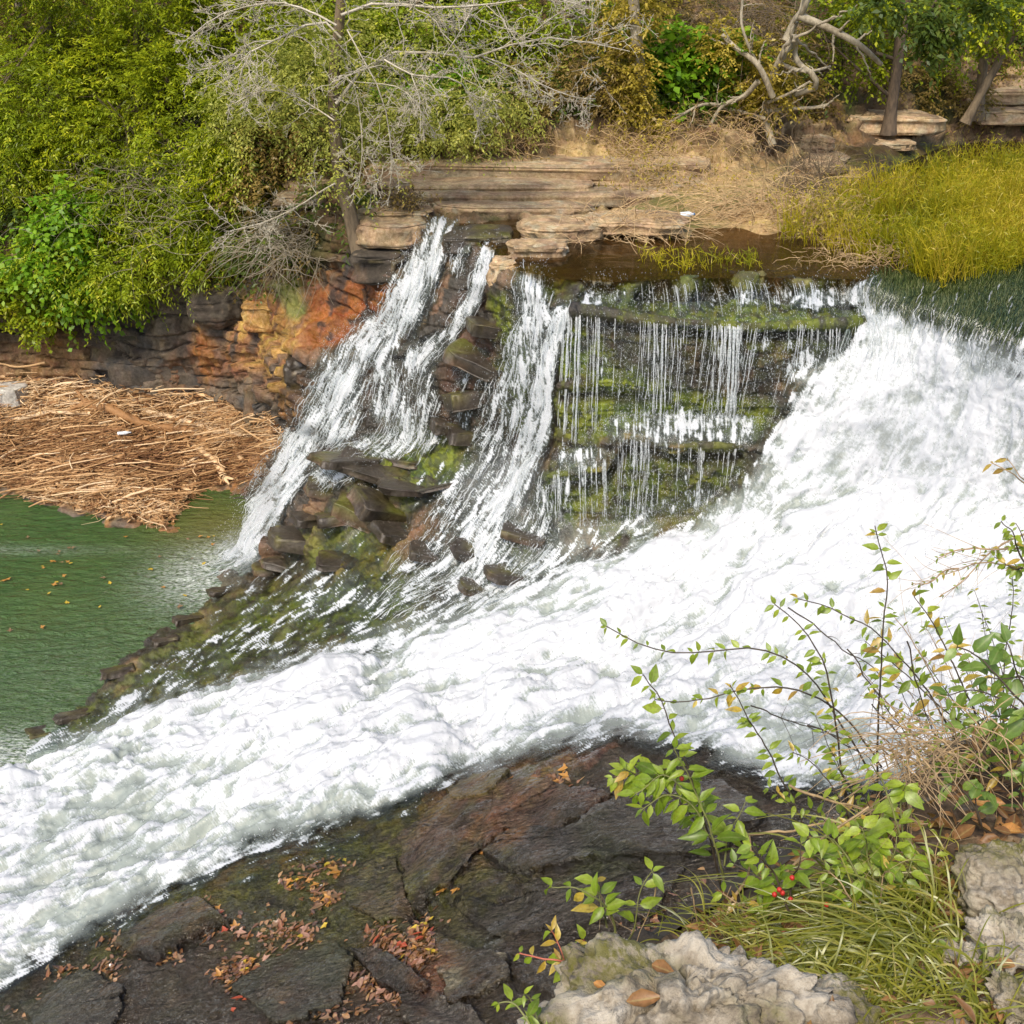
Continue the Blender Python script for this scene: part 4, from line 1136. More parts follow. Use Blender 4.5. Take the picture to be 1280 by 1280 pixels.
# ---------------------------------------------------------------- crisp plates of slate resting on the foreground rock
def slate_plate(label, poly, h, tint, seed, amt=.6):
    pl_ = np.array(poly, float); nseg = len(pl_); ring = []
    for k in range(nseg):
        a, b = pl_[k], pl_[(k + 1) % nseg]; m = max(3, int(np.hypot(*(b - a)) / 2.5))
        for t in np.arange(m) / m: ring.append(a + (b - a) * t)
    ring = np.array(ring); nr = len(ring)
    w3 = np.c_[ring * .06, np.full(nr, seed * 3.1)]
    ring = ring + np.c_[fbm(w3, 3, seed), fbm(w3, 3, seed + 1)] * 7 + np.c_[fbm(w3 * 4, 2, seed + 2), fbm(w3 * 4, 2, seed + 3)] * 2.5
    cen2 = ring.mean(0)
    def top(pts, up): 
        p = gsample(RPs, pts[:, 0], pts[:, 1]); n_ = gsample(NRM, pts[:, 0], pts[:, 1])
        return p + n_ * (h * up + .010 * fbm(p * 5, 4, seed + 4) + .004 * fbm(p * 25, 3, seed + 5))[:, None] if np.ndim(up) else p + n_ * (h * up + .010 * fbm(p * 5, 4, seed + 4) + .004 * fbm(p * 25, 3, seed + 5))[:, None]
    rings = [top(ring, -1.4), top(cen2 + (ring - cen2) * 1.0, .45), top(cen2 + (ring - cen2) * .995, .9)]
    NR = 40
    for s_ in np.linspace(.985, .01, NR): rings.append(top(cen2 + (ring - cen2) * s_, 1.0))
    W = np.stack(rings); m = len(rings)
    i = np.arange(m - 1)[:, None] * nr; j = np.arange(nr); j2 = (j + 1) % nr
    V = W.reshape(-1, 3)
    px_ = np.concatenate([ring, ring] + [cen2 + (ring - cen2) * s_ for s_ in np.r_[.995, np.linspace(.985, .01, NR)]])
    cl = gsample(C, px_[:, 0], px_[:, 1]); nn = fbm(V * 4, 4, seed + 6)
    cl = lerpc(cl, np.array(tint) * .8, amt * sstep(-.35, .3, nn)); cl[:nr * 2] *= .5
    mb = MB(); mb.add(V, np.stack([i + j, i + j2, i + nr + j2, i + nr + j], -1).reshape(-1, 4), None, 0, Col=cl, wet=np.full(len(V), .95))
    return tag(mb.build('slate_plate', MAT_FG, smooth=True), label, 'rock', 'slate plates on the foreground rock')


RPs = blur(RP, 4, 1)
for k, (lb, poly, h, tint, amt) in enumerate([
    ('reddish-brown slate plate at the crest of the foreground rock beside the white water', [(498, 1052), (556, 1006), (650, 984), (765, 1000), (704, 1046), (640, 1040), (600, 1064), (562, 1112), (522, 1138), (506, 1085)], .07, (.12, .07, .045), .6),
    ('broad dark wet plate with a sharp black front edge on the foreground rock', [(603, 1066), (640, 1046), (706, 1050), (770, 1004), (905, 985), (960, 1030), (880, 1072), (740, 1082), (660, 1098)], .085, (.06, .052, .042), .6),
    ('dark plate stepping down below the black edge of the broad plate', [(560, 1126), (600, 1140), (650, 1112), (760, 1096), (860, 1092), (820, 1150), (700, 1170), (610, 1168)], .045, (.07, .06, .045), .5),
    ('greenish-tan flat plate near the bottom edge of the foreground rock', [(548, 1218), (600, 1196), (640, 1200), (642, 1232), (600, 1252), (566, 1260)], .06, (.20, .17, .105), .8),
    ('grey plate tilted at the bottom edge below the greenish-tan one', [(500, 1246), (545, 1250), (600, 1275), (640, 1310), (540, 1315), (510, 1280)], .08, (.12, .105, .085), .7),
    ('long dark wedge of slate holding back a drift of red leaves', [(444, 1194), (478, 1198), (540, 1238), (520, 1246), (476, 1236)], .10, (.05, .042, .034), .7),
    ('brown block of slate at the lower left edge of the rapids', [(148, 1190), (200, 1142), (258, 1130), (286, 1156), (242, 1180), (192, 1204)], .09, (.115, .068, .042), .6),
    ('olive slate corner jutting over the white water at the crest', [(560, 992), (600, 974), (642, 972), (622, 998), (574, 1010)], .09, (.13, .105, .035), .7),
    ('smooth dark green plate left of the red leaf drift', [(292, 1248), (340, 1204), (420, 1184), (446, 1212), (430, 1262), (350, 1296)], .05, (.06, .065, .035), .6),
    ('dark plate in the bottom left corner beside the rapids', [(30, 1268), (104, 1216), (160, 1240), (140, 1290), (60, 1310)], .06, (.07, .06, .035), .6),
    ('narrow rust-stained plate left of the reddish-brown crest plate', [(430, 1108), (496, 1070), (520, 1142), (480, 1160), (440, 1140)], .05, (.12, .075, .04), .6)]):
    slate_plate(lb, poly, h, tint, 800 + k * 11, amt)
# ================================================================== trees, shrubs and brush of the far bank
GRN = [(0, (.085, .125, .006)), (.35, (.20, .265, .010)), (.7, (.38, .44, .016)), (1, (.54, .54, .025))]
YEL = [(0, (.13, .16, .008)), (.4, (.24, .33, .014)), (.75, (.40, .47, .025)), (1, (.60, .55, .04))]
PAL = [(0, (.16, .19, .035)), (.4, (.34, .37, .07)), (.8, (.50, .50, .10)), (1, (.60, .55, .12))]
BRT = [(0, (.08, .18, .010)), (.5, (.17, .34, .016)), (1, (.34, .50, .03))]
DRK = [(0, (.035, .06, .014)), (.5, (.075, .125, .022)), (1, (.15, .20, .035))]
BRN = [(0, (.09, .06, .022)), (.5, (.25, .175, .055)), (1, (.46, .33, .10))]
GLD = [(0, (.18, .13, .02)), (.5, (.44, .34, .045)), (1, (.58, .48, .09))]
LM = {k: leaf_material('leaves_' + k, v) for k, v in dict(green=GRN, yellowish=YEL, pale=PAL, bright=BRT, dark=DRK, brown=BRN, golden=GLD).items()}
BK_GREY = bark_material('pale_grey_bark', (.17, .14, .09), (.42, .37, .27))
BK_WHITE = bark_material('white_twig_bark', (.30, .26, .18), (.62, .57, .46))
BK_BROWN = bark_material('brown_bark', (.07, .05, .03), (.24, .18, .11))
BK_DARK = bark_material('dark_bark', (.035, .026, .018), (.14, .10, .065))
BK_TAN = bark_material('dry_twig', (.30, .19, .085), (.66, .48, .26))
BK_GREEN = bark_material('stem_green', (.06, .055, .02), (.16, .15, .05))


def mpp(px, py, Y):
    p = P(px, py, Y=Y); return np.linalg.norm(p - np.array([0, 0, H])) / F


def sprays(mb, cen, rad_, nclump, nspray, nleaf, ll, lw, seed, droop=.35, clr=.26, shell=.55, fine=False, wide=.9, front=True):
    """feathery foliage: clumps on an ellipsoid, each a fan of drooping sprays of small leaves"""
    rg = np.random.default_rng(seed)
    d = nrm(rg.normal(size=(nclump * 2, 3)))
    if front: d = d[(d[:, 1] < .45)]
    d = d[:nclump]; m0 = len(d)
    lump = 1 + .42 * fbm(d * 2.4 + seed, 3, seed)
    c = np.asarray(cen) + d * np.asarray(rad_) * (lump * (shell + (1 - shell) * rg.random(m0) ** .6))[:, None]
    cb = rg.random(m0)
    m = m0 * nspray
    ci = np.repeat(np.arange(m0), nspray)
    sd = nrm(d[ci] * .7 + rg.normal(size=(m, 3)) * np.array([.8, .6, .45]) + np.array([0, -.15, .05]))
    L = clr * rg.uniform(.7, 1.9, m)
    base = c[ci] + rg.normal(size=(m, 3)) * clr * .5
    t = np.linspace(.08, 1, nleaf)
    tt = np.tile(t, m); si = np.repeat(np.arange(m), nleaf)
    pos = base[si] + sd[si] * (L[si] * tt)[:, None]; pos[:, 2] -= droop * L[si] * tt ** 2
    side = nrm(np.cross(sd, np.array([0, 0, 1.0])) + 1e-6)
    sg = np.where(np.tile(np.arange(nleaf), m) % 2 == 0, 1, -1)[:, None]
    ld = sd[si] * .75 + side[si] * sg * wide + rg.normal(size=(m * nleaf, 3)) * .25; ld[:, 2] -= droop * tt * .9
    up = np.array([0, 0, 1.0]) + rg.normal(size=(m * nleaf, 3)) * .45
    rn = np.clip(cb[ci][si] * .55 + .45 * rg.random(m * nleaf), 0, 1)
    leaves(mb, pos, ld, up, ll * rg.uniform(.6, 1.4, m * nleaf), lw * rg.uniform(.7, 1.3, m * nleaf), .25, .15, 0, rn, fine)
    return c


def twigset(pts, r0, r1, levels, nch, seed, ratio=.55, spread=.8, up=.15, npt=9, curv=.12):
    """recursive limb: list of (points, radii)"""
    rg = np.random.default_rng(seed)
    main_ = resample(pts, npt)
    out = [(main_, np.linspace(r0, r1, npt))]
    cur = [(main_, r0, r1)]
    for lv in range(levels):
        nxt = []
        for (p, a, b) in cur:
            Lp = np.linalg.norm(np.diff(p, axis=0), axis=1).sum()
            for k in range(nch[lv]):
                t = rg.uniform(.22, .97); i = min(int(t * (len(p) - 1)), len(p) - 2)
                o = p[i] + (p[i + 1] - p[i]) * (t * (len(p) - 1) - i)
                td = nrm(p[i + 1] - p[i])
                dv_ = nrm(td * .75 + rg.normal(size=3) * spread * np.array([1, .7, 1]) + np.array([0, 0, up]))
                L = Lp * ratio * rg.uniform(.45, 1.15) * (1 - .4 * t)
                ra = (a + (b - a) * t) * rg.uniform(.4, .65); ra = max(ra, .0035)
                s = np.linspace(0, 1, npt)[:, None]
                bend = rg.normal(size=3) * curv + np.array([0, 0, up * .4])
                q = o + dv_ * L * s + bend * L * s ** 2 + rg.normal(size=(npt, 3)) * L * .018
                out.append((q, np.linspace(ra, max(ra * .35, .0022), npt))); nxt.append((q, ra, max(ra * .35, .0022)))
        cur = nxt
    return out


def add_twigs(mb, tw, k=4):
    if not tw: return
    nm_ = max(len(t[0]) for t in tw)
    def up_(t):
        p, r = t; n0 = len(p)
        if n0 == 9 and p.shape[0] == len(r): return t
        q = resample(p, 24); return q, np.interp(np.linspace(0, 1, 24), np.linspace(0, 1, n0), r)
    big = [up_(t) for t in tw if len(t[0]) != 9]; tw = [t for t in tw if len(t[0]) == 9]
    if big: tubes(mb, np.stack([t[0] for t in big]), np.stack([t[1] for t in big]), 9)
    for kk, sel in ((8, [t for t in tw if t[1][0] > .03]), (k, [t for t in tw if t[1][0] <= .03])):
        if sel: tubes(mb, np.stack([t[0] for t in sel]), np.stack([t[1] for t in sel]), kk)


def pxline(pts, Y):
    return np.array([P(a[0], a[1], Y=(a[2] if len(a) > 2 else Y)) for a in pts])


def crown_tree(nm, cat, label, crowns, matk, trunk, Y, seed, bark, leaf=(.085, .026), dens=.9, grp=None, twig=True, nsp=7, nl=13, fine=False, droop=.35, tr=(.09, .05), clr=.26, wide=.9):
    base = P(trunk[0][0], trunk[0][1], Y=trunk[0][2] if len(trunk[0]) > 2 else Y)
    e = empty(nm, base, label, cat, grp)
    mb = MB(); rg = np.random.default_rng(seed)
    tp_ = pxline(trunk, Y); tp_[:, 1] += .45
    tw = [(resample(tp_, 14), np.linspace(tr[0], tr[1], 14))]
    for q, cr in enumerate(crowns):
        cx, cy, rx, ry = cr[:4]; Yc = cr[4] if len(cr) > 4 else Y
        k = mpp(cx, cy, Yc); cen = P(cx, cy, Y=Yc)
        if twig:
            st = tp_[min(len(tp_) - 1, 1 + q % max(1, len(tp_) - 1))]
            tw += twigset([st, (st + cen) / 2 + rg.normal(size=3) * .1, cen + np.array([rg.normal() * .2, -.3, .1])], tr[1] * .7, .012, 2, (7, 5), seed + q, ratio=.6)
    add_twigs(mb, tw)
    mb.build('trunk', bark, e)
    mb = MB()
    for q, cr in enumerate(crowns):
        cx, cy, rx, ry = cr[:4]; Yc = cr[4] if len(cr) > 4 else Y
        k = mpp(cx, cy, Yc)
        n = int(dens * .011 * rx * ry * 1.5) + 12
        sprays(mb, P(cx, cy, Y=Yc), (rx * k, max(rx, ry) * k * .55, ry * k), n, nsp, nl, leaf[0], leaf[1], seed * 10 + q, droop, clr=clr, fine=fine, wide=wide)
    mb.build('crown', LM[matk], e)
    return e


# evergreen wall on the left
crown_tree('cedar_tree', 'tree', 'tall feathery green evergreen filling the top left corner', [(95, 50, 90, 80), (180, 30, 90, 70), (120, -50, 140, 70)], 'green', [(120, 330), (118, 200), (112, 80), (110, -60)], 21.0, 1, BK_BROWN)
crown_tree('cedar_tree', 'tree', 'yellowish evergreen at the left edge above the dark hollow', [(40, 215, 62, 40), (60, 150, 80, 60), (20, 110, 50, 50)], 'yellowish', [(60, 330), (55, 230), (50, 110), (50, 20)], 20.2, 2, BK_BROWN)
crown_tree('cedar_tree', 'tree', 'green evergreen with bright tips in the middle of the left bank trees', [(150, 130, 85, 70), (120, 190, 70, 55), (225, 120, 60, 55)], 'green', [(170, 320), (165, 220), (160, 120), (160, 30)], 20.0, 3, BK_BROWN)
crown_tree('cedar_tree', 'tree', 'drooping olive evergreen leaning over the stained bank', [(190, 245, 75, 45), (130, 270, 60, 40), (235, 200, 55, 40)], 'yellowish', [(210, 350), (200, 280), (190, 210), (185, 150)], 19.4, 4, BK_BROWN, droop=.5)
crown_tree('cedar_tree', 'tree', 'low evergreen spray hanging just above the dark overhanging rock', [(185, 325, 75, 34), (120, 330, 60, 40), (235, 300, 40, 30)], 'yellowish', [(215, 358), (205, 330), (190, 310), (180, 290)], 18.9, 5, BK_BROWN, droop=.5)
crown_tree('shrub', 'shrub', 'green shrub between the low evergreen and the bare tree', [(275, 270, 38, 45), (300, 215, 45, 40), (285, 160, 40, 40)], 'green', [(290, 345), (285, 300), (280, 250), (280, 190)], 18.9, 6, BK_BROWN, tr=(.04, .02))
crown_tree('vine', 'vine', 'bright green round-leaved vine hanging over the left bank', [(85, 300, 42, 36), (75, 330, 48, 34), (120, 355, 36, 24), (90, 268, 36, 24)], 'bright', [(90, 280), (85, 310), (90, 340), (110, 370)], 19.0, 7, BK_BROWN, leaf=(.10, .085), dens=1.3, tr=(.02, .012), nsp=5, nl=8, droop=.7)
crown_tree('vine', 'vine', 'small yellow-green vine at the left edge above the driftwood', [(8, 358, 26, 14), (55, 385, 22, 14), (-30, 350, 40, 20)], 'yellowish', [(-20, 345), (0, 352), (20, 358), (30, 365)], 19.3, 8, BK_BROWN, leaf=(.08, .06), tr=(.012, .008), dens=1.6)
crown_tree('shrub', 'shrub', 'bare-twigged brownish thicket in the far top left corner', [(15, 35, 45, 55), (-40, 60, 60, 70)], 'brown', [(10, 230), (8, 150), (10, 60), (10, -20)], 21.6, 9, BK_GREY, dens=.35)
crown_tree('shrub', 'shrub', 'rust-leaved small shrub behind the bare tree trunk', [(335, 195, 32, 30), (320, 235, 24, 20), (370, 170, 34, 26)], 'brown', [(345, 260), (342, 230), (340, 200), (345, 160)], 18.7, 10, BK_BROWN, dens=.9, tr=(.03, .015), leaf=(.07, .04))
crown_tree('shrub', 'shrub', 'sparse green shrub on the left edge of the stepped shelf', [(335, 120, 50, 40), (385, 95, 40, 40)], 'pale', [(355, 260), (352, 200), (345, 150), (345, 90)], 18.6, 11, BK_BROWN, dens=.8, tr=(.04, .02))
crown_tree('shrub', 'shrub', 'pale yellow-green shrub overhanging the stepped shelf', [(545, 144, 70, 22), (480, 152, 50, 24), (610, 140, 60, 20)], 'pale', [(560, 205), (555, 185), (550, 165), (550, 140)], 19.3, 12, BK_BROWN, dens=1.0, tr=(.03, .02))
crown_tree('shrub', 'shrub', 'bright lime shrub seen through the white branches', [(565, 118, 28, 22), (515, 130, 30, 20)], 'bright', [(560, 190), (560, 160), (560, 135), (562, 110)], 19.9, 13, BK_BROWN, dens=.9, tr=(.02, .012), leaf=(.08, .05))
crown_tree('broadleaf_tree', 'tree', 'yellow-green tree behind the white branches at the top centre', [(540, 30, 80, 50), (620, 45, 60, 45), (480, 60, 60, 50), (680, 20, 60, 40)], 'yellowish', [(590, 190), (588, 120), (585, 50), (585, -40)], 21.0, 14, BK_BROWN, leaf=(.075, .045), nl=10, dens=.85)
crown_tree('broadleaf_tree', 'tree', 'green broadleaf tree left of the white branches at the top', [(330, 20, 90, 60), (400, 60, 70, 50), (270, 70, 50, 50)], 'green', [(330, 210), (335, 140), (335, 60), (335, -40)], 20.6, 15, BK_BROWN, leaf=(.075, .045), nl=10, dens=.85)
crown_tree('shrub', 'shrub', 'olive twiggy shrub at the right end of the white branches', [(700, 130, 60, 34), (640, 120, 50, 30), (745, 95, 36, 36)], 'brown', [(690, 195), (690, 170), (690, 140), (690, 110)], 20.2, 16, BK_TAN, dens=.55, tr=(.03, .02))
crown_tree('shrub', 'shrub', 'bright green broad-leaved bush right of the golden trunk', [(850, 92, 44, 24), (900, 82, 36, 26), (830, 62, 34, 20), (840, 110, 36, 14)], 'bright', [(860, 165), (858, 140), (858, 110), (860, 80)], 21.2, 17, BK_BROWN, leaf=(.15, .13), nl=6, nsp=4, dens=1.1, tr=(.03, .015))
crown_tree('shrub', 'shrub', 'small-leaved green shrub behind the twisted snag', [(1060, 60, 40, 26), (1020, 35, 36, 24), (1095, 85, 24, 14)], 'green', [(1055, 150), (1055, 120), (1055, 85), (1055, 40)], 23.0, 18, BK_DARK, leaf=(.085, .055), nl=8, nsp=5, dens=.5, tr=(.03, .02))
crown_tree('shrub', 'shrub', 'brown withered thicket at the top behind the bright bush', [(900, 20, 70, 40), (960, 60, 50, 50), (820, 15, 50, 30)], 'brown', [(910, 160), (908, 110), (905, 60), (905, -20)], 22.8, 19, BK_BROWN, dens=.5, tr=(.04, .02))
crown_tree('shrub', 'shrub', 'dry orange-leaved shrub wrapped round the twisted snag', [(955, 85, 20, 22), (930, 115, 20, 20), (900, 60, 18, 20), (970, 110, 14, 14)], 'golden', [(945, 185), (945, 150), (942, 120), (940, 80)], 20.9, 20, BK_TAN, dens=1.2, tr=(.02, .012), leaf=(.07, .04))
crown_tree('shrub', 'shrub', 'thin green shrub between the dark trunk and the paired trunks', [(1150, 60, 34, 24), (1195, 75, 30, 20), (1260, 50, 40, 30)], 'green', [(1160, 140), (1160, 110), (1160, 80), (1165, 40)], 24.5, 21, BK_DARK, leaf=(.09, .05), nl=7, nsp=4, dens=.3, tr=(.02, .012))


def pole_tree(nm, label, path, r, Y, bark, crowns, matk, seed, leaf=(.11, .06), dens=.9, branches_=(), grp=None, nl=8, nsp=5, droop=.4):
    base = P(*path[0][:2], Y=Y); e = empty(nm, base, label, 'tree', grp)
    mb = MB(); tw = [(resample(pxline(path, Y), 16), np.r_[r[0] * 1.5, r[0] * 1.15, np.linspace(r[0], r[1], 14)])]
    for q, b in enumerate(branches_): tw += twigset(pxline(b, Y), r[1] * .45, .008, 2, (7, 4), seed + q)
    add_twigs(mb, tw, 5); mb.build('trunk', bark, e)
    mb = MB()
    for q, cr in enumerate(crowns):
        k = mpp(cr[0], cr[1], Y + (cr[4] if len(cr) > 4 else 0))
        sprays(mb, P(cr[0], cr[1], Y=Y + (cr[4] if len(cr) > 4 else 0)), (cr[2] * k, cr[2] * k * .5, cr[3] * k), int(dens * .016 * cr[2] * cr[3]) + 10, nsp, nl, leaf[0], leaf[1], seed * 7 + q, droop, front=False, clr=.18)
    mb.build('crown', LM[matk], e)
    return e


pole_tree('broadleaf_tree', 'straight grey trunk wrapped in golden vine leaves above the ledge', [(806, 178), (804, 130), (798, 70), (792, 0), (788, -80)], (.11, .085), 20.3, BK_GREY, [(800, 90, 12, 36, -.15), (790, 120, 18, 22, -.15), (782, 85, 16, 20, -.1), (808, 150, 18, 18, -.15), (800, 10, 40, 16), (775, 40, 20, 24)], 'golden', 31, leaf=(.07, .045), dens=2.0)
pole_tree('broadleaf_tree', 'dark straight trunk standing on the mossy slab behind the water', [(1110, 168), (1116, 120), (1124, 60), (1132, 0), (1140, -80)], (.115, .09), 22.6, BK_DARK, [(1110, 5, 50, 16, -.4), (1075, -5, 50, 18, -.5), (1090, -60, 90, 40)], 'green', 32, branches_=([(1122, 75), (1080, 60), (1050, 40), (1020, 25)], [(1112, 120), (1060, 75), (1030, 45), (1005, 20)]), leaf=(.10, .055), dens=.3)
pole_tree('broadleaf_tree', 'slim upright trunk in the top right corner, left one of the pair', [(1222, 150), (1228, 90), (1231, 40), (1236, -60)], (.10, .08), 24.0, BK_BROWN, [(1200, 8, 50, 16, -.8), (1250, 0, 50, 16, -.6)], 'green', 33, leaf=(.10, .055), dens=.28)
pole_tree('broadleaf_tree', 'thin trunk leaning right in the top right corner beside the upright one', [(1206, 154), (1230, 110), (1252, 70), (1272, 30), (1300, -40)], (.085, .06), 23.4, BK_BROWN, [(1255, 25, 40, 20, -.5), (1285, 10, 50, 26, -.4), (1235, 40, 26, 14, -.4)], 'green', 34, leaf=(.10, .055), dens=.28)
pole_tree('broadleaf_tree', 'dark low bough of broad leaves hanging at the top right of the picture', [(1180, -120), (1190, -60), (1175, -10), (1165, 15), (1180, 35)], (.03, .02), 19.5, BK_DARK, [(1108, 8, 30, 12), (1165, 26, 36, 16), (1172, 56, 16, 8), (1215, 8, 36, 14)], 'dark', 35, leaf=(.115, .06), dens=.4, droop=.6)

# the bare white tree
e = empty('bare_tree', P(455, 326, Y=16.6), 'half-bare tree with white twisting branches, leaning trunk rooted beside the left fall', 'tree')
mb = MB(); tw = [(resample(pxline([(458, 330), (446, 300), (434, 255), (424, 215), (418, 150), (418, 90), (424, 30), (432, -80)], 16.7), 22), np.r_[.20, .16, .13, np.linspace(.11, .06, 19)])]
for q, (pts, r) in enumerate([
    ([(420, 130), (455, 85), (500, 66), (560, 70), (605, 72), (660, 47), (727, 50), (785, 62)], .065),
    ([(424, 50), (397, 28), (345, 50), (313, 67), (303, 105), (290, 130)], .05),
    ([(424, 60), (450, 40), (434, 33), (477, 110), (488, 160), (490, 200), (487, 232)], .03),
    ([(480, 75), (520, 92), (570, 97), (590, 127), (600, 160)], .035),
    ([(420, 100), (465, 82), (490, 86), (520, 120), (535, 150)], .03),
    ([(422, 225), (400, 240), (370, 262), (330, 280), (290, 286)], .035),
    ([(419, 150), (395, 140), (360, 120), (330, 112), (300, 125)], .03),
    ([(424, 20), (470, 5), (540, 10), (610, 5), (680, -5), (740, 10)], .05),
    ([(600, 72), (640, 85), (680, 105), (720, 120), (745, 125)], .028),
    ([(660, 47), (690, 20), (720, 5), (760, -10)], .028),
    ([(555, 70), (575, 40), (590, 10), (600, -20)], .026),
    ([(424, 30), (380, 10), (330, 5), (270, 20), (240, 45)], .04),
    ([(345, 50), (310, 55), (280, 75), (255, 88), (238, 82)], .024),
    ([(426, 70), (440, 110), (450, 150), (455, 190), (450, 230)], .022),
    ([(440, 105), (500, 110), (530, 140), (545, 170)], .02)]):
    Yp = 16.6 - .5 * (q % 4) / 3 - .2
    p = pxline(pts, Yp); p[:, 1] += .25 * np.sin(np.linspace(0, 5, len(p)) + q)
    tw += twigset(p, r * .40, .006, 3, (20, 8, 4), 400 + q, ratio=.38, spread=.8, up=.08, curv=.2)
add_twigs(mb, tw[1:], 4); mb.build('branches', BK_WHITE, e)
mb = MB(); add_twigs(mb, tw[:1]); mb.build('trunk', BK_BROWN, e)
mb = MB()
for q, (cx, cy, rx, ry) in enumerate([(330, 130, 60, 40), (400, 150, 50, 60), (440, 200, 40, 40), (300, 165, 40, 30), (480, 130, 50, 40), (410, 60, 70, 40), (420, 20, 60, 40), (425, 110, 40, 50), (425, 170, 30, 40), (500, 60, 60, 40), (560, 150, 60, 30), (620, 100, 70, 34), (350, 90, 50, 30)]):
    sprays(mb, P(cx, cy, Y=16.75), (rx * .0125, .45, ry * .0125), int(.010 * rx * ry), 5, 9, .06, .03, 500 + q, .4, shell=.2, front=False)
mb.build('crown', LM['pale'], e)

# twisted snag with exposed roots
e = empty('dead_snag', P(965, 182, Y=20.6), 'twisted grey dead snag with looping limbs among the dry brush', 'snag')
mb = MB(); tw = []
for q, (pts, r0, r1) in enumerate([([(966, 182), (960, 150), (962, 110), (972, 75), (985, 50), (995, 45), (996, 65), (998, 80), (1012, 90), (1020, 105), (1008, 115), (990, 122)], .07, .045), ([(985, 52), (996, 28), (1004, 8), (1012, -30)], .075, .05), ([(1000, 20), (1035, 35), (1070, 55), (1100, 80)], .07, .04), ([(972, 78), (990, 85), (1012, 88), (1040, 84)], .04, .02), ([(964, 120), (945, 80), (920, 60), (905, 45)], .055, .04), ([(945, 100), (930, 120), (905, 135), (885, 165)], .05, .025), ([(960, 138), (990, 138), (1020, 136), (1034, 130)], .035, .03), ([(958, 150), (920, 140), (880, 130), (845, 145), (815, 165)], .04, .015), ([(963, 130), (985, 118), (1010, 100)], .03, .02), ([(960, 100), (940, 70), (925, 30), (930, -10)], .03, .02)]):
    p = pxline(pts, 20.6 - .15 * (q % 3)); p[:, 1] += .2 * np.sin(np.arange(len(p)) * 1.3 + q)
    tw += twigset(p, r0, r1, 1, (5,), 600 + q, ratio=.4, spread=.9, npt=16)
add_twigs(mb, tw, 6); mb.build('trunk', BK_GREY, e)


def brush(label, cx, cy, rx, ry, Y, n, seed, L=(.3, 1.1), mat=BK_TAN, r=(.003, .008), lean=(0, 0), leafk=None, nm='dry_brush', arch=.35, flat=.5):
    rg = np.random.default_rng(seed)
    u = rg.normal(size=n) * .5; v = rg.normal(size=n) * .5
    b = PV(cx + u * rx, cy + v * ry, Y + v * -.0) ; b[:, 1] += -v * ry * .02
    base = P(cx, cy, Y=Y); k = mpp(cx, cy, Y)
    d = nrm(rg.normal(size=(n, 3)) * np.array([1, .6, .55]) + np.array([lean[0], -.25, lean[1] + .25]))
    ln = rg.uniform(L[0], L[1], n); s = np.linspace(0, 1, 8)
    pts = b[:, None] + d[:, None] * (ln[:, None] * s)[..., None]
    pts[..., 2] -= (arch * ln)[:, None] * s ** 2
    bend = rg.normal(size=(n, 1, 3)) * .14 * ln[:, None, None]
    pts = pts + bend * (s * (1 - s) * 4)[None, :, None] + rg.normal(size=pts.shape) * .008
    R = rg.uniform(r[0], r[1], (n, 1)) * np.linspace(1, .3, 8)
    e = empty(nm, base, label, 'brush')
    mb = MB(); tubes(mb, pts, R, 4); mb.build('twigs', mat, e)
    if leafk:
        mb = MB(); ii = rg.integers(0, n, n * 4); jj = rg.integers(3, 8, n * 4)
        p = pts[ii, jj]; leaves(mb, p, rvec(len(p), rg) + np.array([0, -.3, -.3]), np.array([0, 0, 1.]) + rg.normal(size=(len(p), 3)) * .5, rg.uniform(.04, .08, len(p)), rg.uniform(.02, .035, len(p)), .2, .1, 0, None, False)
        mb.build('withered_leaves', LM[leafk], e)
    return e


brush('heap of dry tan twigs swept over the slab at the stream edge', 790, 285, 70, 20, 16.1, 230, 1, lean=(.9, -.1), L=(.3, 1.3))
brush('pale tangle of twigs sloping down from the golden trunk', 810, 225, 55, 36, 18.4, 170, 2, lean=(.3, .3), leafk='golden')
brush('dry tan brush in the middle of the gravel bar behind the stream', 890, 252, 80, 28, 18.4, 260, 3, lean=(-.3, .1), leafk='golden', L=(.3, 1.2))
brush('matted brown twigs swept left beside the yellow grass', 960, 270, 80, 20, 17.0, 380, 4, lean=(-1.0, -.05), L=(.4, 1.5), r=(.004, .010))
brush('reddish upright twigs between the brush and the yellow grass', 1020, 235, 60, 28, 18.6, 320, 5, mat=BK_BROWN, lean=(-.1, .5), L=(.3, 1.0), arch=.1)
brush('brown tangle of twigs under the twisted snag', 900, 165, 70, 22, 20.4, 200, 6, mat=BK_TAN, leafk='brown')
brush('dry twigs around the foot of the golden trunk', 800, 185, 40, 22, 19.9, 240, 7, leafk='golden', lean=(0, .3))
brush('drooping bare twigs on the bank left of the leaning trunk', 355, 290, 50, 28, 17.7, 260, 8, mat=BK_GREY, lean=(-.2, -.3), L=(.3, 1.1))
brush('dark twigs hanging from the top edge behind the snag', 930, 20, 60, 30, 22.0, 260, 9, mat=BK_BROWN, lean=(.1, -.9), L=(.5, 1.8), arch=.1)
brush('bare twigs on the slope below the yellow-green tree', 640, 180, 70, 10, 19.2, 90, 10, lean=(.2, .2), L=(.25, .8), leafk='brown')
brush('dry brown tuft on the thin slab beside the leaning trunk', 505, 250, 22, 10, 17.2, 120, 11, mat=BK_BROWN, L=(.15, .45), leafk='brown')
brush('thin grey twigs in the left evergreens', 215, 225, 70, 60, 18.9, 160, 12, mat=BK_GREY, L=(.3, 1.0), r=(.002, .006))
brush('thin grey twigs low in the left evergreens', 130, 215, 80, 60, 19.3, 150, 13, mat=BK_GREY, L=(.3, .9), r=(.002, .006))

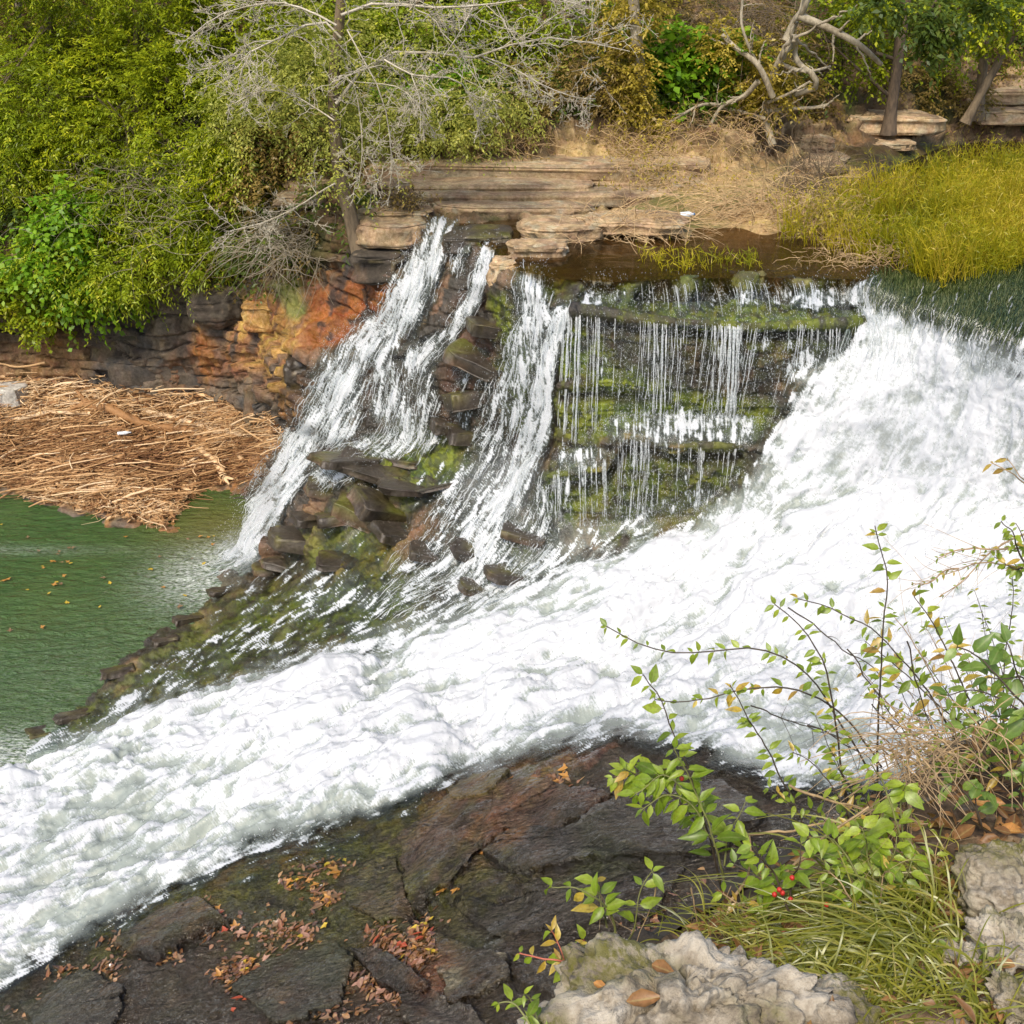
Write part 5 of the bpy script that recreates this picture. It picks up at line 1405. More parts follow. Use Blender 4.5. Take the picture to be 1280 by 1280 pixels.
# undergrowth that covers the slope behind everything: nobody could count it
mb = MB(); rg = np.random.default_rng(77)
for k in range(150):
    px, py = rg.uniform(-120, 1400), rg.uniform(-60, 165)
    if px < 430: py = rg.uniform(-60, 330)
    if px > 1000: py = rg.uniform(-60, 60)
    if 480 < px < 1000 and py > 150: continue
    i, j = int((py - PY0) / GS), int((px - PX0) / GS)
    c = RP[i, j] + np.array([0, -.15, .15])
    sprays(mb, c, (.6, .4, .45), 16, 5, 9, .10, .045, 900 + k, .4, fine=False, shell=.3)
kind(mb.build('undergrowth', LM['dark']), 'stuff')  # dark leaf colour stands in for the shade behind the trees
mb = MB()
for k in range(120):
    px, py = rg.uniform(-120, 1400), rg.uniform(-60, 150)
    if px < 430: py = rg.uniform(-60, 330)
    i, j = int((py - PY0) / GS), int((px - PX0) / GS)
    c = RP[i, j] + np.array([0, 0.05, .1])
    sprays(mb, c, (.5, .3, .4), 12, 5, 9, .09, .045, 1200 + k, .4, fine=False, shell=.3)
kind(mb.build('withered_undergrowth', LM['brown']), 'stuff')

# ---------------------------------------------------------------- yellow grass in the river
MAT_GRASS = leaf_material('river_grass', [(0, (.20, .23, .010)), (.3, (.36, .36, .012)), (.65, (.56, .47, .020)), (1, (.66, .50, .06))], trans=.5)
GPOLY = [(972, 300), (1040, 318), (1090, 330), (1140, 348), (1180, 362), (1230, 352), (1290, 338), (1470, 350), (1470, 212), (1290, 212), (1200, 218), (1110, 240), (1040, 270)]
gm = poly_mask(GPOLY, 5)


def grass_blades(mb, mask, n, seed, hgt, box, z0=5.0, lean=(-.10, -.05), r=.006):
    rg = np.random.default_rng(seed)
    # uniform over the ground: weight by ground area per pixel
    x = rg.uniform(box[0], box[2], n * 12); y = rg.uniform(box[1], box[3], n * 12)
    pts = np.array([0, 0, H]) + 0
    W = PV(x, y, 10.0); t = (z0 - H) / (W[:, 2] - H); g0 = np.array([0, 0, H]) + (W - np.array([0, 0, H])) * t[:, None]
    wgt = gsample(mask, x, y) * np.clip((g0[:, 1] / 22) ** 2, 0, 1)
    wgt = wgt * sstep(-.45, .05, fbm(g0 * 1.6, 3, seed + 7) + .12)
    kp = rg.random(len(x)) < wgt; g0 = g0[kp][:n]; m = len(g0)
    hh = hgt * rg.uniform(.55, 1.25, m) * np.clip(.95 + .75 * fbm(g0 * 1.3, 3, seed), .3, 1.6)
    d = np.stack([rg.normal(size=m) * .22 + lean[0], rg.normal(size=m) * .18 + lean[1], np.ones(m)], -1)
    s = np.linspace(0, 1, 5)
    Pn = g0[:, None] + d[:, None] * (hh[:, None] * s)[..., None]
    Pn[..., 0] += (rg.normal(size=m) * .22 * hh)[:, None] * s ** 2; Pn[..., 1] += (rg.normal(size=m) * .2 * hh)[:, None] * s ** 2
    R = rg.uniform(.5, 1.2, (m, 1)) * r * np.array([.8, 1, .9, .7, .15])
    cl = np.clip(.45 + .75 * fbm(g0 * np.array([.9, .9, 1]), 3, seed + 1) + rg.normal(size=m) * .18 + .12 * sstep(.45, .6, hh), 0, 1)
    tubes(mb, Pn, R, 3, rnd=cl)
    # narrow leaves on the upper stems
    k = rg.integers(0, m, m * 3); j = rg.integers(1, 5, m * 3); p = Pn[k, j]
    leaves(mb, p, np.stack([rg.normal(size=len(p)), rg.normal(size=len(p)), rg.uniform(.2, 1.2, len(p))], -1), rvec(len(p), rg), rg.uniform(.07, .15, len(p)), rg.uniform(.008, .015, len(p)), .25, .1, 0, cl[k], False)


mb = MB(); grass_blades(mb, gm, 9500, 5, .52, (960, 195, 1475, 370))
kind(mb.build('river_grass', MAT_GRASS), 'stuff')
brush('dead brown stems lodged at the foot of the yellow grass', 1100, 325, 120, 14, 14.6, 200, 21, mat=BK_TAN, lean=(-.6, .2), L=(.2, .6), r=(.002, .005))
brush('withered golden stalks standing in the left edge of the yellow grass', 1030, 285, 50, 22, 16.2, 260, 22, mat=BK_TAN, lean=(-.2, .7), L=(.3, .75), r=(.002, .005), leafk='golden', arch=.15)
gm2 = poly_mask([(800, 318), (850, 322), (950, 325), (950, 338), (860, 342), (800, 335)], 4) * .5
mb = MB(); grass_blades(mb, gm2, 110, 6, .16, (790, 310, 960, 345))
kind(mb.build('reeds', MAT_GRASS), 'stuff')
# grass and weed combed over the lip of the big chute
mb = MB(); rg = np.random.default_rng(8); m = 4200
x = 1085 + 260 * rg.random(m) ** .62; y = 354 + (x - 1085) * .30 - rg.random(m) ** .8 * (x - 1060) * .36 + rg.normal(size=m) * 6
ptsx = [np.stack([x, y], -1)]
for k in range(6):
    f = gsample(FLOW, *ptsx[-1].T); ptsx.append(ptsx[-1] + f * rg.uniform(3, 7, (m, 1)))
pp_ = np.stack(ptsx, 1); W3 = gsample(WP, pp_[..., 0], pp_[..., 1]) + gsample(NRM, pp_[..., 0], pp_[..., 1]) * .03 + rg.normal(size=(m, 7, 3)) * .012
tubes(mb, W3, rg.uniform(.004, .009, (m, 1)) * np.linspace(1, .3, 7), 3, rnd=rg.random(m))
kind(mb.build('water_weed', leaf_material('weed', [(0, (.025, .045, .015)), (.6, (.06, .09, .025)), (1, (.20, .22, .09))], trans=.2, gloss=.1, rough=.2)), 'stuff')
# ================================================================== driftwood mat, litter, fallen leaves
MAT_DRIFT = None
g = G('bleached_driftwood')
r_ = g.attr('rnd'); pw = g.pos(); nn_ = g.noise(pw, 22, 5, .65)
c_ = g.ramp(g.math('ADD', r_, g.math('MULTIPLY', g.math('SUBTRACT', nn_, .5), .35)), [(0, (.15, .065, .025)), (.3, (.36, .19, .075)), (.6, (.58, .37, .18)), (1, (.80, .62, .40))])
MAT_DRIFT = g.surf(g.n('BsdfPrincipled', {'Base Color': c_, 'Roughness': .75, 'Normal': g.n('Bump', {'Height': nn_, 'Strength': .5, 'Distance': .01}).outputs[0]}).outputs[0])

rg = np.random.default_rng(31)


def mat_height(px, py):
    return gsample(RP, px, py)


n = 9000
x = rg.uniform(-150, 352, n * 5); y = rg.uniform(478, 668, n * 5)
kp = rg.random(len(x)) < gsample(mat_zone, x, y) * (.3 + .7 * sstep(480, 520, y)); x, y = x[kp][:n], y[kp][:n]; n = len(x)
base = gsample(RP, x, y)
lowpart = sstep(515, 560, y + .12 * (150 - x))
ang = np.where(rg.random(n) < .3 + .45 * lowpart, rg.normal(size=n) * .22 + .30 + .25 * (x < 60), rg.uniform(-1.5, 1.5, n))
tipz = sstep(600, 650, y)
ang = np.where(rg.random(n) < tipz * .7, rg.uniform(-1.5, 1.5, n), ang)
ln = rg.gamma(2.0, .22, n) * (1 - .5 * tipz); ln = np.clip(ln, .12, 1.7)
d = np.stack([np.cos(ang), np.sin(ang), rg.normal(size=n) * .10], -1)
s = np.linspace(-.5, .5, 5)
pts = base[:, None] + d[:, None] * (ln[:, None] * s)[..., None]
pts[..., 2] += (rg.random((n, 1)) ** 1.5 * .22 + .01) + rg.normal(size=(n, 1)) * .06 * (s * s * 4) * ln[:, None]
pts += rg.normal(size=pts.shape) * .012
pts[..., 2] = np.maximum(pts[..., 2], .012)
R = rg.uniform(.004, .012, (n, 1)) * (1 + (rg.random((n, 1)) < .06) * 1.2) * np.array([.7, 1, 1, .9, .5])
col = np.clip(rg.beta(2.2, 1.8, n) * (1 - .35 * lowpart * (1 - tipz)) + .12 * (1 - lowpart) + .1 * tipz + .5 * fbm(base * 1.5, 3, 71) - .1, 0, 1)
mb = MB(); tubes(mb, pts, R, 4, rnd=col)
# chips and leaf crumbs among the sticks
nc = 9000
x = rg.uniform(-150, 352, nc * 4); y = rg.uniform(478, 668, nc * 4); kp = rg.random(len(x)) < gsample(mat_zone, x, y); x, y = x[kp][:nc], y[kp][:nc]
b = gsample(RP, x, y); b[:, 2] = np.maximum(b[:, 2], 0) + rg.random(len(b)) * .12 + .02
mc = len(b); dd = rvec(mc, rg) * np.array([1, 1, .3]); up = np.array([0, -.3, 1.]) + rg.normal(size=(mc, 3)) * .5
dd = nrm(dd); ss = nrm(np.cross(dd, up)); L = rg.uniform(.03, .11, mc)[:, None]; Wd = rg.uniform(.012, .04, mc)[:, None]
V = np.stack([b - dd * L, b + ss * Wd, b + dd * L, b - ss * Wd], 1)
mb.add(V.reshape(-1, 3), np.arange(mc * 4).reshape(-1, 4), None, 0, rnd=np.repeat(rg.random(mc) * .75, 4))
kind(mb.build('driftwood_debris', MAT_DRIFT), 'stuff')

# larger logs and sticks, each a thing
LOGS = [([(112, 516), (150, 528), (190, 545), (232, 548), (262, 562)], .10, .07, .25, 'thick grey weathered log across the middle of the driftwood mat'),
        ([(238, 565), (262, 578), (275, 595), (282, 608)], .05, .075, .75, 'pale curved root stump at the water end of the driftwood'),
        ([(295, 560), (298, 575), (306, 588)], .07, .05, .7, 'short pale forked stump near the right end of the driftwood'),
        ([(40, 555), (90, 547), (140, 543), (172, 544)], .02, .012, .9, 'long straight pale stick on the left of the driftwood'),
        ([(155, 590), (185, 585), (218, 578)], .022, .014, .6, 'smooth tan branch near the tip of the driftwood'),
        ([(60, 512), (95, 514), (130, 512)], .04, .05, .15, 'short brown log near the back of the driftwood'),
        ([(240, 512), (280, 522), (330, 540), (345, 548)], .022, .016, .85, 'long pale branch at the back right of the driftwood'),
        ([(0, 552), (40, 540), (80, 530)], .018, .010, .8, 'pale stick slanting up at the left edge of the driftwood'),
        ([(0, 462), (25, 466), (62, 460)], .02, .02, .55, 'thin pole lying on the soil above the concrete block'),
        ([(310, 575), (325, 560), (338, 545)], .02, .012, .9, 'bright stick pointing up the bank at the right end of the driftwood'),
        ([(175, 655), (190, 662), (205, 668), (212, 674)], .008, .005, .85, 'thin stick poking into the water at the driftwood tip'),
        ([(225, 535), (262, 540), (300, 548)], .03, .02, .2, 'dark branch beside the grey log on the driftwood'),
        ([(180, 522), (225, 530), (275, 545), (318, 552)], .055, .035, .95, 'bleached thick log lying behind the grey log on the driftwood'),
        ([(60, 590), (120, 580), (185, 575)], .035, .02, .8, 'pale log low in the middle of the driftwood mat'),
        ([(20, 535), (70, 525), (118, 527)], .05, .035, .9, 'pale thick log at the upper left of the driftwood'),
        ([(215, 600), (240, 585), (262, 570)], .035, .022, .95, 'bleached log slanting up beside the root stump'),
        ([(255, 520), (285, 530), (312, 538)], .045, .03, .4, 'brown log at the foot of the cliff on the driftwood'),
        ([(100, 625), (140, 618), (180, 622)], .028, .018, .9, 'pale log along the lower edge of the driftwood'),
        ([(30, 600), (75, 606), (110, 612)], .025, .018, .7, 'tan log at the lower left edge of the driftwood'),
        ([(130, 505), (165, 508), (200, 505)], .03, .02, .95, 'bleached log against the grey rock band')]
for k, (pts, r0, r1, c, lb) in enumerate(LOGS):
    pt = np.array(pts, float); p = gsample(RP, pt[:, 0], pt[:, 1]); p[:, 2] = np.maximum(p[:, 2], 0) + r0 * .8 + .10
    q = resample(p, 14); q += fbm(q * 4, 2, k)[:, None] * .02
    mb = MB(); tubes(mb, q[None], (np.linspace(r0, r1, 14) * (1 + .12 * fbm(q * 9, 2, k)))[None], 9, rnd=np.array([c]))
    for end, dr in ((0, -1), (-1, 1)):
        o = q[end]; rr = r0 if end == 0 else r1
        if rr > .03:
            for w_ in range(2):
                a = q[end] ; b_ = a + nrm(np.array([dr * .5, rg.normal() * .6, rg.normal() * .5])) * rr * 3
                tubes(mb, np.linspace(a, b_, 4)[None], np.linspace(rr * .6, rr * .25, 4)[None], 6, rnd=np.array([c]))
    tag(mb.build('log' if r0 > .03 else 'stick', MAT_DRIFT), lb, 'driftwood', 'larger pieces of driftwood')
stick_src = []
for k in range(4):
    q = resample(np.array([[-.5, 0, 0], [-.2, .03 * (k - 1), .02], [.2, -.02, .01 * k], [.5, .04, 0]]), 9)
    mb = MB(); tubes(mb, q[None], (np.linspace(1.1, .6, 9) * .016)[None], 6, rnd=np.array([.45 + .16 * k])); 
    stick_src.append(mb.build('stick', MAT_DRIFT, local=(0, 0, 0)))
SKL = ['medium brown stick lying loose on the driftwood mat', 'tan stick lying loose on the driftwood mat', 'pale tan stick lying loose on the driftwood mat', 'bleached whitish stick lying loose on the driftwood mat']
cnt = 0
for k in range(90):
    px, py = rg.uniform(-10, 340), rg.uniform(492, 640)
    if gsample(mat_zone, np.array([px]), np.array([py]))[0] < .6: continue
    p = gsample(RP, np.array([px]), np.array([py]))[0]; p[2] = max(p[2], 0) + .16 + rg.random() * .08
    s = stick_src[cnt % 4]; a = rg.normal() * .3 + .3 if rg.random() < .7 else rg.uniform(-1.5, 1.5)
    o = s if cnt < 4 else s.copy()
    if cnt >= 4: COL.objects.link(o)
    o.location = tuple(p); o.rotation_euler = (0, rg.normal() * .12, a); o.scale = (rg.uniform(.5, 1.5),) * 1 + (1, 1)
    tag(o, SKL[cnt % 4], 'driftwood', ['brown', 'tan', 'pale', 'bleached'][cnt % 4] + ' sticks on the driftwood mat'); cnt += 1

# litter
MAT_PLAST = plain_material('clear_white_plastic', (.75, .8, .85), .2, var=.05)
MAT_GRNP = plain_material('green_plastic', (.05, .45, .25), .25, var=.05)
MAT_BLUE = plain_material('blue_plastic', (.10, .25, .55), .3, var=.05)


def bottle(label, p, rotz, r, L, m, capm, nm='plastic_bottle'):
    e = empty(nm, p, label, 'bottle'); e.rotation_euler = (0, 0, rotz)
    prof = [(0, 0), (.0, .9), (.06, 1), (.3, .96), (.34, 1), (.62, 1), (.8, .55), (.86, .36), (.9, .36)]
    mb = MB(); k = 14; V = []
    for (t, w_) in prof:
        a = np.arange(k) / k * 2 * np.pi
        V.append(np.stack([np.full(k, (t - .45) * L), np.cos(a) * w_ * r, r + np.sin(a) * w_ * r], -1))
    V = np.concatenate(V) + np.array(p)
    i = np.arange(len(prof) - 1)[:, None] * k; j = np.arange(k)
    mb.add(V, np.stack([i + j, i + (j + 1) % k, i + k + (j + 1) % k, i + k + j], -1).reshape(-1, 4)); mb.build('bottle_body', m, e)
    mb = MB(); a = np.arange(k) / k * 2 * np.pi
    V = np.concatenate([np.stack([np.full(k, (t - .45) * L), np.cos(a) * w_ * r, r + np.sin(a) * w_ * r], -1) for t, w_ in ((.9, .42), (1.0, .42), (1.0, .01))]) + np.array(p)
    i = np.arange(2)[:, None] * k
    mb.add(V, np.stack([i + j, i + (j + 1) % k, i + k + (j + 1) % k, i + k + j], -1).reshape(-1, 4)); mb.build('cap', capm, e)


bottle('crushed clear plastic bottle lying in the twigs beside the stream', P(858, 272, Y=16.8), .3, .045, .24, MAT_PLAST, MAT_BLUE)
bottle('white plastic bottle half buried in the driftwood mat', gsample(RP, np.array([157.]), np.array([556.]))[0] + np.array([0, 0, .18]), .25, .035, .24, MAT_PLAST, MAT_PLAST)
bottle('small green plastic bottle at the right end of the driftwood', gsample(RP, np.array([326.]), np.array([543.]))[0] + np.array([0, 0, .16]), .1, .04, .22, MAT_GRNP, MAT_GRNP)

# ---------------------------------------------------------------- fallen leaves
LC = dict(rust=[(0, (.16, .05, .02)), (1, (.34, .13, .05))], brown=[(0, (.14, .075, .035)), (1, (.30, .17, .09))], yellow=[(0, (.50, .33, .02)), (1, (.62, .46, .04))], pink=[(0, (.30, .15, .10)), (1, (.48, .27, .19))], red=[(0, (.35, .04, .015)), (1, (.48, .09, .03))], orange=[(0, (.42, .17, .03)), (1, (.55, .28, .05))])
LKEYS = list(LC)
LSRC = {}
for k, (nm, st) in enumerate(LC.items()):
    mb = MB()
    leaves(mb, np.array([[-.05, 0, 0.004], [-.02, .01, .004], [-.02, -.01, .004]]), np.array([[1, 0, .05], [.3, 1, .1], [.3, -1, .1]]), np.array([[0, 0, 1.]] * 3), np.array([.105, .055, .055]) if k % 2 else np.array([.10, .03, .03]), np.array([.05, .03, .03]), -.18, .22, 0, np.array([.5, .3, .6]))
    LSRC[nm] = mb.build('fallen_leaf', leaf_material('dead_leaf_' + nm, st, trans=.15, gloss=.06, spots=.3), local=(0, 0, 0))
    LSRC[nm]['_used'] = 0


def place_leaf(nm, p, nv, label, grp, sc, cat='leaf'):
    src = LSRC[nm]
    if not src['_used']: o = src; src['_used'] = 1
    else:
        o = src.copy(); COL.objects.link(o)
    z = Vector(tuple(nv)); q = z.to_track_quat('Z', 'Y'); e_ = q.to_matrix() @ __import__('mathutils').Matrix.Rotation(rg.uniform(0, 6.28), 3, 'Z')
    o.location = tuple(p); o.rotation_euler = e_.to_euler(); o.scale = (sc * rg.uniform(.8, 1.2), sc * rg.uniform(.7, 1.2), sc)
    tag(o, label, cat, grp)


CL = [(115, 1238, 14, 10, 6, 'orange brown'), (135, 1216, 14, 8, 6, 'rust brown'), (90, 1215, 22, 8, 7, 'rust'), (160, 1180, 24, 10, 6, 'brown rust'), (205, 1190, 14, 14, 9, 'pink brown yellow'), (262, 1150, 22, 14, 13, 'red orange pink'), (235, 1165, 26, 12, 9, 'brown orange'), (300, 1212, 16, 14, 12, 'yellow rust orange pink'), (285, 1225, 14, 12, 6, 'rust orange'), (345, 1168, 28, 18, 14, 'brown pink rust'), (385, 1172, 18, 10, 6, 'pink yellow'), (408, 1125, 16, 10, 8, 'yellow orange brown'), (412, 1082, 18, 8, 7, 'orange yellow'), (380, 1103, 20, 8, 7, 'yellow orange'), (485, 1180, 18, 14, 12, 'red rust brown'), (530, 1176, 16, 20, 18, 'rust orange red yellow'), (510, 1205, 22, 16, 14, 'pink rust brown'), (470, 1232, 22, 14, 12, 'brown rust pink'), (490, 1245, 18, 14, 9, 'pink brown'), (370, 1262, 22, 14, 14, 'rust brown pink'), (300, 1270, 10, 8, 4, 'red'), (560, 1118, 10, 5, 3, 'pink orange'), (605, 1054, 16, 8, 8, 'orange brown'), (632, 1030, 14, 10, 7, 'rust orange'), (660, 996, 26, 10, 9, 'orange rust'), (640, 985, 20, 6, 5, 'rust brown'), (700, 985, 20, 8, 6, 'rust orange'), (482, 1098, 14, 6, 5, 'orange yellow'), (720, 992, 8, 8, 2, 'orange'), (684, 1066, 4, 3, 1, 'orange'), (795, 1066, 4, 3, 1, 'orange'), (640, 1026, 3, 5, 1, 'yellow'), (760, 1210, 20, 10, 5, 'rust red'), (820, 1160, 30, 20, 6, 'rust pink'), (930, 1130, 30, 24, 8, 'rust red orange'), (60, 1262, 26, 8, 5, 'brown yellow'), (430, 1268, 20, 10, 5, 'brown')]
for (cx, cy, sx, sy, n, cols) in CL:
    cols = cols.split()
    for k in range(n):
        px, py = cx + rg.normal() * sx * .7, cy + rg.normal() * sy * .7
        p = gsample(RP, np.array([px]), np.array([py]))[0]; nv = gsample(NRM, np.array([px]), np.array([py]))[0]
        c = cols[rg.integers(len(cols))]
        place_leaf(c, p + nv * .012, nv + rg.normal(size=3) * .22, c + ' fallen leaf lying on the dark wet foreground rock', c + ' leaves on the foreground rock', rg.uniform(.55, 1.15))
mb = MB()
for (cx, cy, sx, sy, n, cols) in CL:
    if n < 5: continue
    m = n * 7; px, py = cx + rg.normal(size=m) * sx * .8, cy + rg.normal(size=m) * sy * .8
    p = gsample(RP, px, py); nv = gsample(NRM, px, py) + rg.normal(size=(m, 3)) * .2
    dd = np.cross(nv, rvec(m, rg)); leaves(mb, p + nv * .012, dd, nv, rg.uniform(.03, .09, m), rg.uniform(.02, .05, m), rg.uniform(-.2, .3, m), .15, 0, None)
kind(mb.build('soggy_leaf_litter', leaf_material('soggy_leaf', [(0, (.06, .025, .012)), (.4, (.17, .07, .03)), (.75, (.30, .14, .06)), (1, (.42, .24, .10))], trans=.1, gloss=.1, rough=.25, spots=.3)), 'stuff')
for k in range(52):
    px, py = (rg.uniform(0, 300), 640 + 150 * rg.random() ** 1.5) if k < 34 else (rg.normal() * 25 + 60, rg.normal() * 18 + 715)
    p = P(px, py, z=.022)
    if gsample(RP, np.array([px]), np.array([py]))[0][2] > -.05: continue
    place_leaf(['yellow', 'orange', 'brown'][k % 3], p, np.array([0, 0, 1.]), ['yellow', 'orange', 'brown'][k % 3] + ' leaf floating on the green pool', ['yellow', 'orange', 'brown'][k % 3] + ' leaves floating on the pool', rg.uniform(.5, 1.0))
# ================================================================== near bank: soil, boulder, stems and grass
rg = np.random.default_rng(51)
NB = '''690 1300 1.22|760 1225 1.42|840 1165 1.62|900 1128 1.76|1010 1062 1.98|1090 1015 2.12|1150 985 2.22|1215 930 2.42|1290 895 2.6|1470 850 2.9
800 1300 1.25|900 1210 1.5|1000 1150 1.66|1100 1090 1.85|1200 1030 2.02|1290 980 2.2|1470 940 2.4|950 1300 1.22|1080 1230 1.42|1200 1140 1.68|1300 1080 1.85|1470 1050 1.95
1100 1330 1.15|1250 1250 1.34|1380 1180 1.5|1250 1400 1.05|1480 1420 1.05|900 1420 1.0|700 1420 .98|1480 1250 1.35'''
nbc = parse(NB, 'Y')
v2, _, f2, ov2, _, _ = delaunay_2d_cdt([Vector((c[0], c[1])) for c in nbc], [], [], 0, 1e-4)
n2 = np.array([(v[0], v[1]) for v in v2]); n3 = np.array([nbc[o[0]][2] for o in ov2])
bx = np.arange(685, 1480, 2.5); by = np.arange(845, 1421, 2.5)
BX, BY = np.meshgrid(bx, by); BP = np.full(BX.shape + (3,), np.nan)
for f in f2:
    a, b, c = n2[f[0]], n2[f[1]], n2[f[2]]
    det = (b[1] - c[1]) * (a[0] - c[0]) + (c[0] - b[0]) * (a[1] - c[1])
    if abs(det) < 1e-9: continue
    w0 = ((b[1] - c[1]) * (BX - c[0]) + (c[0] - b[0]) * (BY - c[1])) / det
    w1 = ((c[1] - a[1]) * (BX - c[0]) + (a[0] - c[0]) * (BY - c[1])) / det
    ok = (w0 > -1e-6) & (w1 > -1e-6) & (1 - w0 - w1 > -1e-6)
    BP[ok] = (w0[..., None] * n3[f[0]] + w1[..., None] * n3[f[1]] + (1 - w0 - w1)[..., None] * n3[f[2]])[ok]
okb = ~np.isnan(BP[..., 0])


def bank_at(px, py):
    i = int(np.clip((py - 845) / 2.5, 0, len(by) - 1)); j = int(np.clip((px - 685) / 2.5, 0, len(bx) - 1))
    p = BP[i, j]
    return p if not np.isnan(p[0]) else P(px, py, Y=1.9)


Bq = np.where(okb[..., None], BP, 0)
Bn = np.where(okb, .05 * fbm(Bq * 6, 4, 201) + .02 * fbm(Bq * 22, 3, 202), 0)
BPd = BP + np.array([0, -.3, 1.0]) * Bn[..., None]
n1 = fbm(Bq * 7, 4, 203)
bcl = np.zeros(BX.shape + (3,)) + np.array([.085, .055, .03])
bcl = lerpc(bcl, (.20, .13, .075), sstep(-.1, .4, n1)); bcl = lerpc(bcl, (.30, .24, .17), sstep(.25, .6, fbm(Bq * 15, 4, 204)) * .7)
idx = np.arange(BX.size).reshape(BX.shape)
q = np.stack([idx[:-1, :-1], idx[1:, :-1], idx[1:, 1:], idx[:-1, 1:]], -1)[okb[:-1, :-1] & okb[1:, 1:] & okb[1:, :-1] & okb[:-1, 1:]]
used, inv = np.unique(q.ravel(), return_inverse=True)
mb = MB(); mb.add(BPd.reshape(-1, 3)[used], inv.reshape(-1, 4), None, 0, Col=bcl.reshape(-1, 3)[used], wet=np.full(len(used), .1))
# the steep outer face of the bank, down to the rock below
edge = resample(np.array([nbc[k][2] for k in range(10)]), 120)
rows = []
for k, (dy, dz) in enumerate(((0, 0.0), (.10, -.10), (.16, -.35), (.24, -.9), (.34, -1.8), (.5, -3.2), (.7, -5.2))):
    r = edge + np.array([-.25 * dy, dy, dz]); r = r + .05 * fbm(r * 5, 3, 205)[:, None] * (k > 0); rows.append(r)
W = np.stack(rows); ii = np.arange(6)[:, None] * 120 + np.arange(119)
mb.add(W.reshape(-1, 3), np.stack([ii, ii + 120, ii + 121, ii + 1], -1).reshape(-1, 4), None, 0, Col=np.tile(np.array([.07, .05, .03]), (840, 1)), wet=np.full(840, .1))
MAT_BANK = rock_material('bank_soil', bumpd=.012, fine=3.0)
kind(mb.build('near_bank', MAT_BANK, local=(0, 0, 0)), 'structure')

# the rest of the bank, round and behind the camera, with its own drop to the rock
gx2 = np.linspace(-2.2, 7, 150); gy2 = np.linspace(-4, 5.2, 150)
AX, AY = np.meshgrid(gx2, gy2)
src_ = BP[okb][::23]
num_ = np.zeros(AX.shape); den_ = np.zeros(AX.shape)
for sp in np.vstack([src_, [[-1, -3, 7.7], [2, -3, 7.8], [6, -3, 8.0], [6, 0, 7.6], [6.5, 4.2, 6.6], [4, 1.5, 7.2], [4.2, 3.2, 6.8]]]):
    w_ = 1 / ((AX - sp[0]) ** 2 + (AY - sp[1]) ** 2 + .01) ** 2; num_ += w_ * sp[2]; den_ += w_
AZ = num_ / den_ - .05
line = np.vstack([[[-1.3, -4.5], [-.75, -1.5], [-.35, .2], [-.08, .9]], edge[::10, :2], [[3.4, 3.3], [5, 4.0], [8, 5.0]]])
dmin = np.full(AX.shape, 1e9); sgn_ = np.zeros(AX.shape)
for (ax_, ay_), (bx2, by2) in zip(line[:-1], line[1:]):
    dx, dy = bx2 - ax_, by2 - ay_; t = np.clip(((AX - ax_) * dx + (AY - ay_) * dy) / (dx * dx + dy * dy), 0, 1)
    ex, ey = AX - ax_ - t * dx, AY - ay_ - t * dy; d_ = np.hypot(ex, ey); cr = dx * ey - dy * ex
    nw = d_ < dmin; dmin = np.where(nw, d_, dmin); sgn_ = np.where(nw, np.sign(cr), sgn_)
sdist = dmin * sgn_
out_ = np.clip(sdist + .04, 0, None)
AZ = AZ - np.minimum(out_ * 7.0, AZ - 1.6 + .0 * out_)
A3 = np.stack([AX, AY, AZ], -1); A3[..., 2] += .05 * fbm(A3 * 4, 4, 215)
mb = MB(); ia = np.arange(AX.size).reshape(AX.shape)
n1 = fbm(A3 * 5, 4, 216); cl2 = np.zeros(AX.shape + (3,)) + np.array([.085, .055, .03]); cl2 = lerpc(cl2, (.20, .13, .075), sstep(-.1, .4, n1))
mb.add(A3.reshape(-1, 3), np.stack([ia[:-1, :-1], ia[:-1, 1:], ia[1:, 1:], ia[1:, :-1]], -1)[(sdist[:-1, :-1] < .9)].reshape(-1, 4), None, 0, Col=cl2.reshape(-1, 3), wet=np.full(AX.size, .1))
kind(mb.build('near_bank', MAT_BANK, local=(0, 0, 0)), 'structure')

# pale boulders
g = G('pitted_limestone')
po = g.pos()
n1_ = g.noise(po, 9, 8, .65); n2_ = g.noise(po, 38, 6, .7); n3_ = g.noise(po, 150, 4, .7)
cc = g.ramp(g.math('ADD', g.math('MULTIPLY', n1_, .6), g.math('MULTIPLY', n2_, .4)), [(.34, (.07, .058, .04)), (.44, (.22, .185, .135)), (.54, (.42, .375, .30)), (.68, (.56, .52, .44))])
lich = g.mapr(g.noise(po, 16, 6, .7), .56, .63, 0, .75)
cc = g.mix(lich, cc, (.055, .05, .04))
mo = g.math('MULTIPLY', g.attr('moss'), g.mapr(n2_, .4, .55, 0, 1))
cc = g.mix(mo, cc, (.11, .105, .015))
hh = g.math('ADD', n1_, g.math('ADD', g.math('MULTIPLY', n2_, .45), g.math('MULTIPLY', n3_, .15)))
MAT_LIME = g.surf(g.n('BsdfPrincipled', {'Base Color': cc, 'Roughness': .9, 'Normal': g.n('Bump', {'Height': hh, 'Strength': 1.0, 'Distance': .018}).outputs[0]}).outputs[0])


